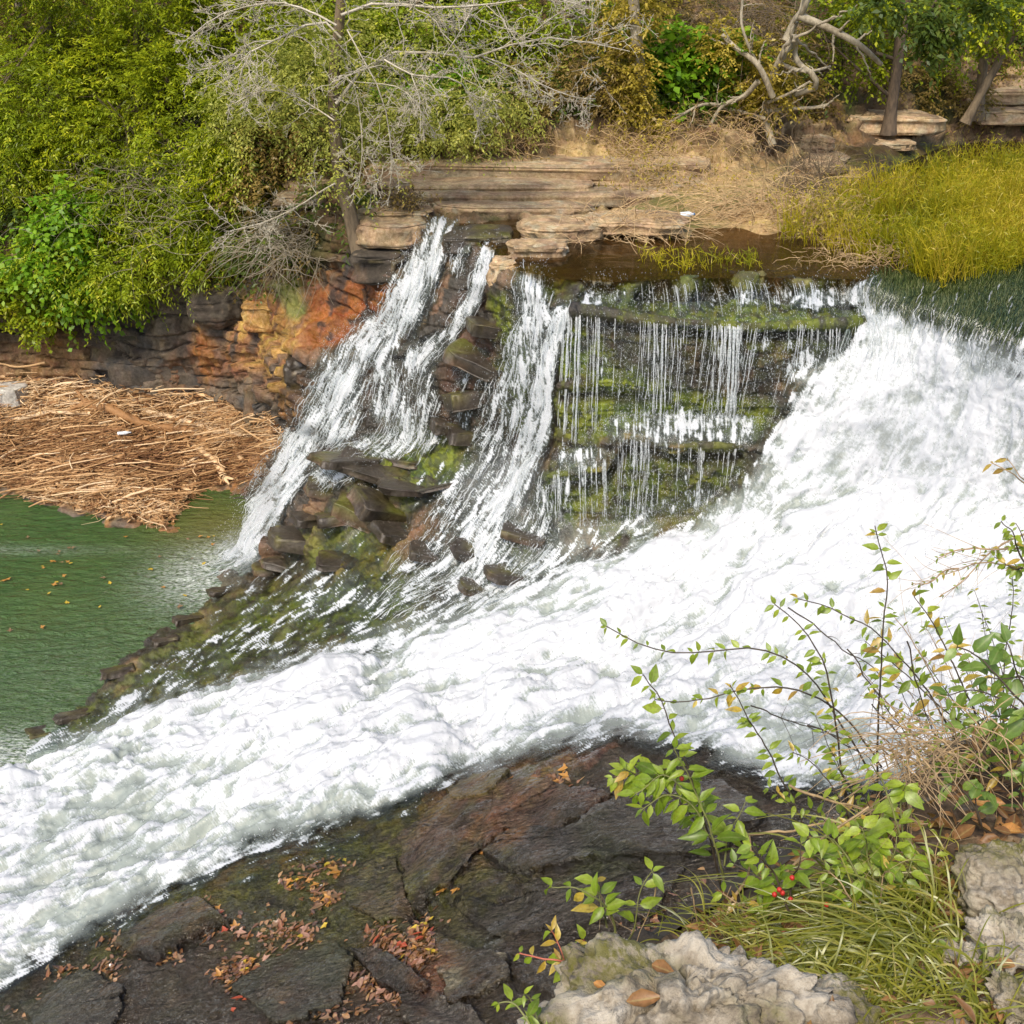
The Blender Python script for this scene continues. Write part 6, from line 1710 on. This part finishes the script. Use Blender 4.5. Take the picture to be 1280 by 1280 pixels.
def boulder(label, px, py, Y, a, b, c, seed, yaw=0.0, sink=.0, e1=.7, e2=.75, rough=.04, nu=220, nv=120, tiltx=0.0):
    cen = P(px, py, Y=Y) - np.array([0, 0, sink])
    mb = MB(); W = rock_mesh(mb, a, b, c, e1, e2, seed, rough=rough, nu=nu, nv=nv, cen=cen, rot=(tiltx, 0, yaw), freq=1.5, strata=.012)
    W2 = W + nrm(W - cen) * (.85 * np.minimum(a, c) * (-.26 * np.clip(1 - np.abs(fbm(W * 8, 4, seed)) * 5, 0, 1) ** 2 - .30 * np.clip(fbm(W * 26, 4, seed + 2) - .05, 0, 1) + .30 * fbm(W * 5, 3, seed + 9) + .16 * fbm(W * 15, 4, seed + 11) + .04))[:, None] if np.ndim(a) == 0 else W
    mb.v[0] = W2
    u = fbm(W2 * 5, 3, seed + 5)
    mb.at['moss'] = [(0, sstep(-.05, .4, u + .25 * ((W2[:, 0] - cen[0]) / a)))]
    return tag(mb.build('boulder', MAT_LIME), label, 'boulder')


boulder('large pale pitted boulder at the bottom edge in front of the wet rock', 850, 1296, 1.30, .285, .16, .15, 1, yaw=.05, e1=.8, e2=.75, rough=.09)
boulder('lower pale pitted boulder half hidden behind the grass at the bottom edge', 1020, 1300, 1.26, .12, .1, .08, 2, yaw=.2)
boulder('grey lichen-spotted rock at the right edge beside the grass tuft', 1272, 1130, 1.66, .13, .12, .11, 3, yaw=.3)
boulder('flat pale rock below the lichen-spotted rock at the right edge', 1262, 1195, 1.48, .075, .08, .06, 4)
boulder('small tan flat stone in the grass near the right edge', 1215, 1202, 1.46, .045, .035, .02, 5, nu=90, nv=50)
boulder('dark spotted rock in the bottom right corner', 1275, 1262, 1.3, .06, .06, .05, 6)

# curled brown leaves on the near bank
NEARLEAF = {}
for k, (nm, st) in enumerate(dict(brown=[(0, (.13, .06, .025)), (1, (.38, .20, .08))], orange=[(0, (.40, .17, .04)), (1, (.52, .27, .09))]).items()):
    NEARLEAF[nm] = leaf_material('curled_leaf_' + nm, st, trans=.2, gloss=.02, spots=.5)
for k, (px, py, L, c, lb) in enumerate([(1228, 1010, .085, 'orange', 'large curled orange-brown leaf at the right edge of the bank'), (1205, 1062, .07, 'brown', 'brown curled leaf below the large orange one at the right edge'), (978, 1240, .075, 'brown', 'curled brown leaf lying on the right end of the pale boulder'), (750, 1238, .03, 'orange', 'small orange leaf lying in a hollow of the pale boulder'), (745, 1212, .03, 'brown', 'small tan leaf lying on top of the pale boulder'), (828, 1215, .05, 'brown', 'folded brown leaf in the crack of the pale boulder'), (800, 1262, .06, 'brown', 'brown leaf at the bottom edge of the pale boulder'), (1235, 1175, .07, 'brown', 'brown leaf wedged between the grass and the right rocks'), (1262, 1045, .06, 'orange', 'small orange leaf at the far right edge on the bank'), (1180, 1095, .06, 'brown', 'brown leaf lying in the grass roots below the broad-leaved stems')]):
    p = bank_at(px, py) if px > 1100 else P(px, py, Y={978: 1.42, 750: 1.30, 745: 1.36, 828: 1.34, 800: 1.24}.get(px, 1.4))
    mb = MB(); leaves(mb, p[None] + np.array([[-.4 * L, 0, .02]]), np.array([[1, rg.normal() * .5, rg.normal() * .1]]), np.array([[rg.normal() * .3, -.5, 1]]), np.array([L]), np.array([L * .5]), -.2, .5, 0, np.array([.5]))
    tag(mb.build('curled_leaf', NEARLEAF[c]), lb, 'leaf')
mb = MB(); m = 1400
xy = [(x, y) for x, y in zip(rg.uniform(860, 1470, m), rg.uniform(940, 1400, m)) if okb[int((y - 845) / 2.5), int((x - 685) / 2.5)]]
pts = np.array([bank_at(*c) for c in xy]); m = len(pts); pts[:, 2] += rg.uniform(0, .035, m)
leaves(mb, pts, rvec(m, rg) * np.array([1, 1, .35]), np.array([0, -.3, 1.]) + rg.normal(size=(m, 3)) * .5, rg.uniform(.02, .055, m), rg.uniform(.008, .024, m), rg.uniform(-.3, .3, m), rg.uniform(.1, .5, m), 0, None)
OUTER_LITTER = mb

sel = np.argwhere((sdist < -.05) & (AX < 4.5) & (AY > -2.5) & ((AX > .9) | (AY < .6)))
ii_ = sel[rg.integers(0, len(sel), 4200)]
pts = A3[ii_[:, 0], ii_[:, 1]] + np.c_[rg.uniform(-.05, .05, (4200, 2)), rg.uniform(.03, .10, 4200)]
leaves(OUTER_LITTER, pts, rvec(4200, rg) * np.array([1, 1, .3]), np.array([0, -.1, 1.]) + rg.normal(size=(4200, 3)) * .4, rg.uniform(.03, .08, 4200), rg.uniform(.012, .04, 4200), rg.uniform(-.3, .3, 4200), rg.uniform(.1, .5, 4200), 0, None)
kind(OUTER_LITTER.build('leaf_litter', NEARLEAF['brown']), 'stuff')

# ---------------------------------------------------------------- leafy stems
FRESH = leaf_material('fresh_leaf', [(0, (.12, .21, .012)), (.45, (.24, .36, .02)), (1, (.40, .50, .04))], trans=.5, gloss=.03, spots=.55)
DEEP = leaf_material('deep_green_leaf', [(0, (.09, .18, .03)), (.5, (.17, .28, .04)), (1, (.27, .38, .06))], trans=.42, gloss=.035, spots=.4)
TURN = leaf_material('turning_leaf', [(0, (.30, .16, .02)), (.5, (.48, .32, .03)), (1, (.55, .42, .06))], trans=.35, gloss=.05, spots=.75)
STEM_D = plain_material('dark_stem', (.06, .045, .03), .6, var=.4, scale=30)
STEM_G = plain_material('green_stem', (.16, .17, .05), .6, var=.3, scale=30)
STEM_T = plain_material('tan_stem', (.34, .24, .13), .7, var=.35, scale=30)
BERRY = plain_material('red_berry', (.40, .02, .012), .55, var=.4)


def stem_plant(label, paths, nleaf, lsize, Y, seed, stemm=STEM_D, leafm=None, turn=0, start=.25, r=(.0028, .0012), opp=True, droop=.35, wl=.5, nm='leafy_stem', cat='plant', berries=(), side_twigs=0, tip=True):
    rg = np.random.default_rng(seed)
    first = paths[0][-1]
    e = empty(nm, P(first[0], first[1], Y=Y), label, cat)
    ms, ml, mt = MB(), MB(), MB()
    for q, pth in enumerate(paths):
        pts = np.array([P(a[0], a[1], Y=Y + (a[2] if len(a) > 2 else 0) + .02 * q) for a in pth])
        p = resample(pts[::-1], 26)
        p[:, 1] += .015 * np.sin(np.linspace(0, 6, 26) + seed + q); p = p + fbm(p * 25, 2, seed)[:, None] * .003
        tubes(ms, p[None], (np.linspace(r[0], r[1], 26) * (1 if q == 0 else .8))[None], 6)
        n = int(1.35 * nleaf * (1 if q == 0 else .75)); 
        ts = np.linspace(start, 1, max(2, n)) ** .9; ts = np.clip(ts + rg.normal(size=len(ts)) * .012, 0, 1)
        for k, t in enumerate(ts):
            i = min(int(t * 25), 24); o = p[i] + (p[i + 1] - p[i]) * (t * 25 - i)
            td = nrm(p[i + 1] - p[i])
            cam_d_ = nrm(np.array([0, 0, H]) - o)
            sdv = nrm(np.cross(td, cam_d_))
            sides = (1, -1) if opp else ((1,) if k % 2 else (-1,))
            if tip and k == len(ts) - 1: sides = (1, -1, 0)
            for sg in sides:
                if rg.random() < .10: continue
                d = nrm(td * .55 + sdv * sg * rg.uniform(.5, 1.0) + np.array([0, 0, -droop * rg.uniform(.3, 1.6)]) + rg.normal(size=3) * .25)
                L = lsize * .82 * rg.uniform(.55, 1.25) * (1 - .35 * t if not sg == 0 else .5)
                up = nrm(cam_d_ * rg.uniform(.3, 1.0) + np.array([0, 0, .8]) + rg.normal(size=3) * .35)
                is_t = rg.random() < turn
                st = o + d * L * .12
                tubes(ms, np.linspace(o, st, 3)[None], np.full((1, 3), r[1] * .6), 4)
                leaves(mt if is_t else ml, st[None], d[None], up[None], np.array([L * (1.15 if is_t else 1)]), np.array([L * wl * rg.uniform(.8, 1.15)]), rg.uniform(.1, .55), rg.uniform(.05, .3), 0, np.array([np.clip(rg.beta(2, 2) + .25 * (t - .5), 0, 1)]))
        for k in range(side_twigs):
            t = rg.uniform(.25, .9); i = int(t * 24); td = nrm(p[i + 1] - p[i])
            d = nrm(td + rg.normal(size=3) * .7); L = rg.uniform(.04, .16); s = np.linspace(0, 1, 7)[:, None]
            tubes(ms, (p[i] + d * L * s + rg.normal(size=3) * .03 * s ** 2)[None], np.linspace(r[1] * .7, r[1] * .3, 7)[None], 4)
    ms.build('stem', stemm, e)
    if ml.n: ml.build('foliage', leafm or FRESH, e)
    if mt.n: mt.build('yellowed_leaves', TURN, e)
    for (bx_, by_) in berries:
        c = P(bx_, by_, Y=Y - .04); mbb = MB()
        rock_mesh(mbb, .0052, .0052, .0058, 1, 1, 3, rough=.0005, nu=14, nv=9, cen=c); mbb.build('berry', BERRY, e)
    return e


stem_plant('long arching stem with small drooping leaves reaching furthest left over the white water', [[(758, 786), (800, 806), (854, 814), (930, 806), (976, 816), (1014, 846), (1050, 905), (1085, 960), (1115, 1030)]], 15, .042, 2.05, 1, turn=.12, start=.42, opp=True)
stem_plant('dark upright stem with bright leaves standing left of all others over the wet rock', [[(806, 848), (826, 880), (845, 925), (862, 965), (876, 1010), (888, 1050), (900, 1100), (905, 1130)], [(780, 965), (815, 985), (850, 1000), (884, 1045)], [(765, 968), (800, 975), (840, 960), (866, 975)]], 13, .062, 1.82, 2, turn=.06, start=.2, berries=((852, 973),), wl=.5)
stem_plant('bushy bright green plant with broad soft leaves at the left end of the stems', [[(842, 938), (858, 965), (872, 1000), (890, 1040), (905, 1100)], [(800, 1010), (835, 1000), (865, 1010), (890, 1045)], [(795, 985), (830, 975), (862, 990)], [(930, 1000), (915, 1030), (905, 1080)]], 7, .074, 1.76, 3, leafm=FRESH, stemm=STEM_G, start=.3, wl=.46)
stem_plant('thin nearly horizontal stem with yellow hanging leaves above the dark rock hump', [[(818, 872), (850, 878), (885, 876), (930, 867), (970, 863), (1002, 866), (1036, 880), (1070, 910), (1100, 955)]], 9, .042, 2.08, 4, turn=.45, start=.45)
stem_plant('slanting stem with paired leaves rising from the middle of the near bank', [[(912, 850), (926, 878), (942, 908), (962, 945), (982, 985), (1002, 1025), (1020, 1075)]], 12, .048, 1.95, 5, turn=.15, start=.3)
stem_plant('tall dark stem leaning left with small leaves at its top', [[(968, 753), (992, 772), (1010, 795), (1030, 830), (1040, 880), (1050, 940), (1060, 1010), (1068, 1065), (1072, 1112)]], 14, .045, 1.95, 6, turn=.08, start=.42, r=(.0036, .0013))
stem_plant('tallest straight stem with a leafy top crossing the brightest foam', [[(1094, 660), (1104, 695), (1108, 730), (1102, 776), (1098, 856), (1098, 930), (1099, 996), (1100, 1040)]], 13, .05, 2.05, 7, turn=.28, start=.45, r=(.0030, .0011))
stem_plant('arching stem with yellow-spotted leaves bending left from the thicket', [[(1000, 752), (1030, 760), (1056, 770), (1090, 785), (1120, 815), (1150, 850), (1180, 900), (1205, 945)]], 11, .044, 2.25, 8, turn=.3, start=.35)
stem_plant('stem with ragged brown and yellow leaves in the middle of the thicket', [[(1145, 748), (1160, 770), (1180, 805), (1200, 850), (1218, 890), (1230, 930)], [(1080, 800), (1110, 825), (1150, 860), (1200, 900)]], 9, .055, 2.2, 9, turn=.5, start=.3)
stem_plant('thorny bare twig with tiny leaves stretching in from the right edge', [[(1172, 697), (1200, 690), (1235, 688), (1265, 682), (1300, 678)], [(1178, 714), (1220, 708), (1260, 708), (1300, 706)], [(1175, 740), (1205, 720), (1240, 695), (1290, 660)], [(1140, 730), (1165, 722), (1200, 712)]], 7, .022, 2.35, 10, stemm=STEM_T, turn=.1, start=.15, side_twigs=7, r=(.0032, .0014), nm='thorny_twig')
stem_plant('slender upright shoot with tiny paired leaves near the right edge', [[(1262, 705), (1266, 745), (1266, 780), (1260, 812), (1254, 850), (1250, 890)]], 14, .026, 2.35, 11, start=.2, r=(.002, .0009))
stem_plant('leafy shoot tips in the right edge beside the thorny twig', [[(1250, 648), (1264, 665), (1275, 690), (1290, 720)], [(1270, 655), (1278, 675), (1290, 700)], [(1246, 700), (1262, 706), (1285, 716)]], 7, .036, 2.3, 12, start=.1, turn=.15)
stem_plant('bare twig with one dry red-brown leaf at the right edge high over the foam', [[(1238, 578), (1260, 588), (1278, 602), (1300, 625)], [(1262, 578), (1272, 592), (1285, 606)]], 2, .04, 2.5, 13, start=.75, turn=1.0, stemm=STEM_T, r=(.0022, .0012), opp=False)
stem_plant('fine brown-stemmed shrub with thin yellow-green leaves at the right side', [[(1118, 770), (1140, 800), (1168, 850), (1195, 900), (1225, 960)], [(1160, 790), (1185, 835), (1215, 900), (1240, 960)], [(1200, 800), (1220, 850), (1240, 920), (1250, 970)], [(1240, 830), (1246, 890), (1252, 960)], [(1085, 860), (1130, 890), (1180, 930), (1225, 970)], [(1280, 800), (1268, 870), (1258, 960)]], 7, .034, 2.3, 14, stemm=STEM_T, turn=.22, start=.2, side_twigs=9, r=(.0028, .0010), wl=.4)
stem_plant('broad-leaved green stems crowding in from the right edge', [[(1200, 812), (1230, 830), (1262, 860), (1295, 900)], [(1185, 870), (1225, 868), (1265, 880), (1300, 905)], [(1205, 905), (1240, 900), (1280, 910), (1310, 925)], [(1255, 800), (1270, 835), (1290, 880)], [(1235, 845), (1262, 845), (1295, 860)]], 5, .085, 1.95, 15, leafm=DEEP, start=.15, r=(.003, .0015), wl=.52)
stem_plant('low stem with large toothed light green leaves in the middle of the bank', [[(1090, 955), (1105, 985), (1118, 1020), (1125, 1060)], [(1130, 975), (1128, 1010), (1125, 1050)], [(1060, 1030), (1090, 1040), (1120, 1065)]], 5, .070, 1.72, 16, stemm=STEM_G, turn=.12, start=.3, wl=.62)
stem_plant('clump of light green leaves behind the arching grass', [[(1010, 1040), (1035, 1050), (1060, 1075), (1080, 1110)], [(1075, 1030), (1085, 1060), (1090, 1100)], [(1120, 1045), (1110, 1075), (1100, 1110)], [(1145, 1070), (1130, 1090), (1115, 1120)], [(1060, 1060), (1085, 1085), (1098, 1115)]], 6, .060, 1.62, 17, stemm=STEM_G, start=.2, wl=.6)
stem_plant('green sprig with red berries at the foot of the dark upright stems', [[(940, 1050), (955, 1075), (970, 1100), (985, 1135)], [(1000, 1055), (995, 1085), (988, 1125)], [(920, 1085), (950, 1095), (980, 1125)]], 6, .055, 1.62, 18, start=.2, berries=((990, 1097), (974, 1112), (968, 1118), (988, 1124), (980, 1165), (1033, 1131), (978, 1116)), wl=.55)
stem_plant('small plant with three green leaves standing alone left of the pale boulder', [[(692, 1106), (720, 1105), (745, 1120), (765, 1150), (770, 1185)], [(745, 1108), (752, 1130), (760, 1165)], [(815, 1098), (800, 1120), (790, 1160), (780, 1190)]], 4, .062, 1.55, 19, turn=.12, start=.45, stemm=STEM_G, wl=.55)
stem_plant('low reddish stem with yellow leaves touching the left side of the pale boulder', [[(650, 1198), (680, 1192), (705, 1196), (735, 1225)], [(690, 1172), (705, 1190), (720, 1215)], [(730, 1178), (735, 1200), (740, 1225)]], 4, .055, 1.42, 20, turn=.6, start=.3, stemm=plain_material('red_stem', (.35, .10, .06), .6), wl=.5)
stem_plant('few green blades and leaves at the bottom edge left of the boulder', [[(625, 1262), (645, 1262), (668, 1275), (690, 1300)], [(655, 1245), (668, 1265), (690, 1295)]], 4, .05, 1.2, 21, start=.2, stemm=STEM_G, wl=.4)
stem_plant('glossy green leaf sprig at the right edge in front of the brown litter', [[(1180, 990), (1195, 985), (1212, 1000), (1225, 1030)], [(1230, 985), (1222, 1005), (1225, 1030)], [(1275, 960), (1278, 1000), (1285, 1040)], [(1285, 940), (1288, 980), (1292, 1030)]], 4, .062, 1.95, 22, leafm=DEEP, start=.3, wl=.6)
stem_plant('tiny two-leaved seedling between the right rocks and the grass', [[(1228, 1208), (1236, 1200), (1240, 1215)], [(1240, 1198), (1238, 1206), (1240, 1216)]], 2, .035, 1.42, 23, start=.5, stemm=STEM_G, wl=.6)
stem_plant('small seedling in the grass with pointed leaves', [[(1165, 1185), (1172, 1178), (1180, 1195)], [(1185, 1175), (1180, 1185), (1180, 1198)], [(1170, 1200), (1176, 1195), (1182, 1204)]], 3, .04, 1.48, 24, start=.3, stemm=STEM_G, wl=.5)


for k, (lb, ps, nl_, ls, Yk, tn) in enumerate([
    ('fine shoots with small green leaves behind the broad right-hand leaves', [[(1150, 820), (1180, 860), (1215, 905), (1240, 950)], [(1180, 770), (1205, 830), (1232, 900), (1245, 955)], [(1225, 760), (1238, 830), (1250, 900), (1256, 955)], [(1215, 735), (1240, 800), (1262, 870), (1270, 940)]], 11, .032, 2.4, .12),
    ('fine yellowing shoots just left of the tangled brown twigs', [[(1070, 830), (1110, 880), (1150, 930), (1190, 975)], [(1100, 880), (1140, 920), (1185, 965)], [(1045, 905), (1095, 930), (1150, 960), (1185, 985)], [(1120, 840), (1155, 890), (1195, 950)]], 9, .034, 2.25, .35),
    ('small-leaved green shoots low between the tall stems', [[(990, 935), (1020, 960), (1050, 1000), (1070, 1040)], [(1040, 945), (1060, 980), (1078, 1030)], [(960, 985), (1000, 1005), (1045, 1040)], [(1020, 900), (1045, 950), (1065, 1010)]], 8, .040, 1.9, .15),
    ('mixed green and yellow leaf shoots over the tangled brown twigs', [[(1170, 930), (1190, 945), (1210, 975)], [(1210, 920), (1222, 950), (1230, 980)], [(1265, 925), (1262, 950), (1255, 985)], [(1150, 960), (1175, 975), (1200, 1000)], [(1130, 900), (1165, 930), (1200, 975)]], 6, .045, 2.1, .3),
    ('dense yellow-green leaves at the right edge under the broad green leaves', [[(1210, 880), (1235, 905), (1255, 940), (1265, 985)], [(1280, 900), (1272, 940), (1268, 985)], [(1240, 875), (1258, 910), (1268, 960)], [(1190, 905), (1225, 935), (1255, 975)]], 7, .055, 2.1, .2),
    ('round-leaved green shoots rising from the big grass tuft', [[(1130, 1075), (1142, 1100), (1150, 1140)], [(1175, 1060), (1165, 1095), (1158, 1140)], [(1100, 1110), (1125, 1125), (1148, 1150)], [(1195, 1085), (1180, 1110), (1165, 1145)]], 5, .06, 1.72, .1),
    ('light green shoots along the bank edge left of the tangled twigs', [[(1080, 1000), (1095, 1020), (1112, 1045)], [(1140, 1000), (1132, 1020), (1125, 1045)], [(1050, 1015), (1080, 1030), (1110, 1050)], [(1160, 1030), (1145, 1042), (1130, 1058)]], 5, .055, 1.95, .15),
    ('low green leaves spilling over the bank edge right of the berry sprig', [[(1030, 1090), (1050, 1105), (1070, 1130)], [(1110, 1085), (1105, 1105), (1095, 1130)], [(1050, 1070), (1062, 1095), (1075, 1125)], [(950, 1130), (975, 1135), (1000, 1150)], [(905, 1120), (935, 1130), (970, 1150)]], 5, .055, 1.6, .1)]):
    stem_plant(lb, ps, nl_, ls, Yk, 40 + k, stemm=STEM_T if k % 2 else STEM_D, turn=tn, start=.12, side_twigs=4, r=(.0022, .0009), wl=.45)


# extra fine twigs and dead stalks
def stalks(label, segs, Y, seed, m=STEM_T, r=.0024, side=3, nm='dead_stalk'):
    rg = np.random.default_rng(seed); mb = MB()
    for q, s in enumerate(segs):
        p = resample(np.array([P(a[0], a[1], Y=Y + .03 * q) for a in s]), 20); p += fbm(p * 20, 2, seed + q)[:, None] * .006
        tubes(mb, p[None], np.linspace(r, r * .45, 20)[None], 6)
        for k in range(side):
            i = rg.integers(4, 19); d = nrm(nrm(p[i] - p[i - 1]) + rg.normal(size=3) * .6); L = rg.uniform(.04, .14); t = np.linspace(0, 1, 6)[:, None]
            tubes(mb, (p[i] + d * L * t + np.array([0, 0, -.3]) * L * t * t)[None], np.linspace(r * .5, r * .2, 6)[None], 4)
    return tag(mb.build(nm, m), label, 'stalk')


stalks('long dry tan stalk arching across the bank towards the boulder', [[(860, 1165), (900, 1140), (950, 1120), (985, 1090), (1030, 1045), (1085, 1010)], [(885, 1155), (915, 1125), (935, 1095), (940, 1065)]], 1.7, 1, r=.005)
stalks('thick dry tan stalks lying level behind the berry sprig', [[(985, 985), (1030, 997), (1085, 1012), (1160, 1030)], [(930, 1045), (1000, 1035), (1070, 1022), (1130, 1000)], [(1120, 1030), (1090, 1028), (1040, 1035)], [(1135, 930), (1136, 970), (1138, 1015)]], 1.9, 2, r=.0035, side=6)
stalks('thin dark stalks fanning up from the thicket', [[(1060, 810), (1100, 870), (1150, 940), (1200, 985)], [(1135, 800), (1150, 870), (1180, 940), (1205, 1000)], [(1010, 905), (1060, 930), (1110, 965)], [(1090, 880), (1130, 920), (1190, 970)], [(940, 880), (1000, 905), (1060, 925)], [(985, 760), (1040, 800), (1110, 850), (1150, 900)]], 2.15, 3, m=STEM_D, r=.0020, side=7)
stalks('pale bent grass stalks at the left end of the bank', [[(820, 1105), (815, 1130), (800, 1165)], [(864, 1110), (870, 1140), (885, 1180)], [(740, 1110), (770, 1150), (800, 1170)], [(890, 1150), (930, 1150), (985, 1170)]], 1.6, 4, r=.0018)
mb = MB(); m = 420
rg = np.random.default_rng(77)
b = np.array([bank_at(x, y) for x, y in zip(rg.uniform(1110, 1330, m), rg.uniform(905, 990, m))])
d = nrm(np.stack([rg.normal(size=m) - .3, rg.normal(size=m) * .5 - .2, rg.uniform(-.1, .9, m)], -1)); s = np.linspace(0, 1, 7); L = rg.uniform(.06, .24, m)
pt = b[:, None] + d[:, None] * (L[:, None] * s)[..., None]; pt[..., 2] -= L[:, None] * .5 * s ** 2
pt += (rg.normal(size=(m, 1, 3)) * .25 * L[:, None, None]) * (s * (1 - s))[None, :, None]
tubes(mb, pt, rg.uniform(.0008, .0022, (m, 1)) * np.linspace(1, .4, 7), 4)
kind_ = None
tag(mb.build('twig_tangle', STEM_T), 'tangled brown root-like twigs under the thicket at the right edge', 'brush')

# grass tuft
MAT_TUFT = leaf_material('tuft_grass', [(0, (.10, .12, .012)), (.5, (.24, .25, .025)), (.8, (.36, .34, .05)), (1, (.45, .36, .13))], trans=.4, gloss=.05)


def tuft(label, spots, n, seed, L, wd=.0017, lean=(-.6, -.1), nm='grass_tuft'):
    rg = np.random.default_rng(seed); mb = MB()
    sp = np.array([bank_at(*s) for s in spots])
    b = sp[rg.integers(0, len(sp), n)] + rg.normal(size=(n, 3)) * np.array([.05, .04, .005])
    d = nrm(np.stack([rg.normal(size=n) * .6 + lean[0], rg.normal(size=n) * .45 + lean[1], rg.uniform(.5, 1.1, n)], -1))
    ln = rg.uniform(L[0], L[1], n); s = np.linspace(0, 1, 10)
    pt = b[:, None] + d[:, None] * (ln[:, None] * s)[..., None]; pt[..., 2] -= ln[:, None] * rg.uniform(.35, 1.0, (n, 1)) * s ** 2.2
    pt[..., 0] += ln[:, None] * (lean[0] * .35 + rg.normal(size=(n, 1)) * .15) * s ** 2
    T = nrm(np.gradient(pt, axis=1)); sd = nrm(np.cross(T, np.array([0, -.7, .7]) + rg.normal(size=(n, 1, 3)) * .4))
    w_ = (rg.uniform(.6, 1.3, (n, 1)) * wd * np.array([.7, .9, 1, 1, 1, .95, .85, .7, .5, .1]))[..., None]
    V = np.stack([pt - sd * w_, pt + sd * w_], 2)
    ii = np.arange(n)[:, None] * 20 + np.arange(9) * 2
    mb.add(V.reshape(-1, 3), np.stack([ii, ii + 1, ii + 3, ii + 2], -1).reshape(-1, 4), None, 0, rnd=np.repeat(np.clip(rg.beta(2, 2.2, n), 0, 1), 20))
    return tag(mb.build(nm, MAT_TUFT), label, 'grass')


tuft('big arching tuft of yellow-green grass in the bottom right of the bank', [(1120, 1180), (1150, 1140), (1080, 1210), (1160, 1200), (1100, 1150)], 620, 1, (.14, .38))
tuft('shorter grass tuft in front of the big one at the bottom edge', [(1100, 1260), (1150, 1240), (1060, 1270), (1190, 1270), (1000, 1240)], 620, 2, (.08, .22), lean=(-.3, -.1))
tuft('sparse grass blades along the right rocks', [(1200, 1150), (1215, 1230), (1190, 1100), (1230, 1270)], 220, 3, (.07, .2), lean=(-.2, 0))
tuft('fine grass between the boulder and the berry sprig', [(930, 1180), (980, 1200), (1010, 1160), (900, 1170)], 260, 4, (.06, .18), lean=(-.2, .1), wd=.0013)
# ================================================================== daylight
w = bpy.data.worlds.new('World'); SC.world = w; w.use_nodes = True
nt = w.node_tree; nt.nodes.clear()
o = nt.nodes.new('ShaderNodeOutputWorld'); bgn = nt.nodes.new('ShaderNodeBackground'); sk = nt.nodes.new('ShaderNodeTexSky')
sk.sky_type = 'NISHITA'; sk.sun_disc = False
SUN_EL, SUN_AZ = rad(52), rad(205)      # azimuth measured clockwise from +Y: the sun stands behind the camera, to the left
sk.sun_elevation = SUN_EL; sk.sun_rotation = SUN_AZ
sk.dust_density = 3.0; sk.air_density = 1.0; sk.ozone_density = 1.0
nt.links.new(sk.outputs[0], bgn.inputs[0]); bgn.inputs[1].default_value = 0.14
nt.links.new(bgn.outputs[0], o.inputs[0])
sl = bpy.data.lights.new('sun', 'SUN'); sl.energy = 2.0; sl.angle = rad(10); sl.color = (1.0, .88, .69)
so = bpy.data.objects.new('sun', sl); COL.objects.link(so)
dv = Vector((math.sin(SUN_AZ) * math.cos(SUN_EL), math.cos(SUN_AZ) * math.cos(SUN_EL), math.sin(SUN_EL)))
so.rotation_euler = (-dv).to_track_quat('-Z', 'Y').to_euler(); so.location = (0, 0, 40)
SC.view_settings.view_transform = 'Standard'; SC.view_settings.look = 'None'
SC.view_settings.exposure = 0.68; SC.view_settings.gamma = 1.0
SC.cycles.transparent_max_bounces = 16
SC.cycles.max_bounces = 8
SC.cycles.volume_bounces = 3
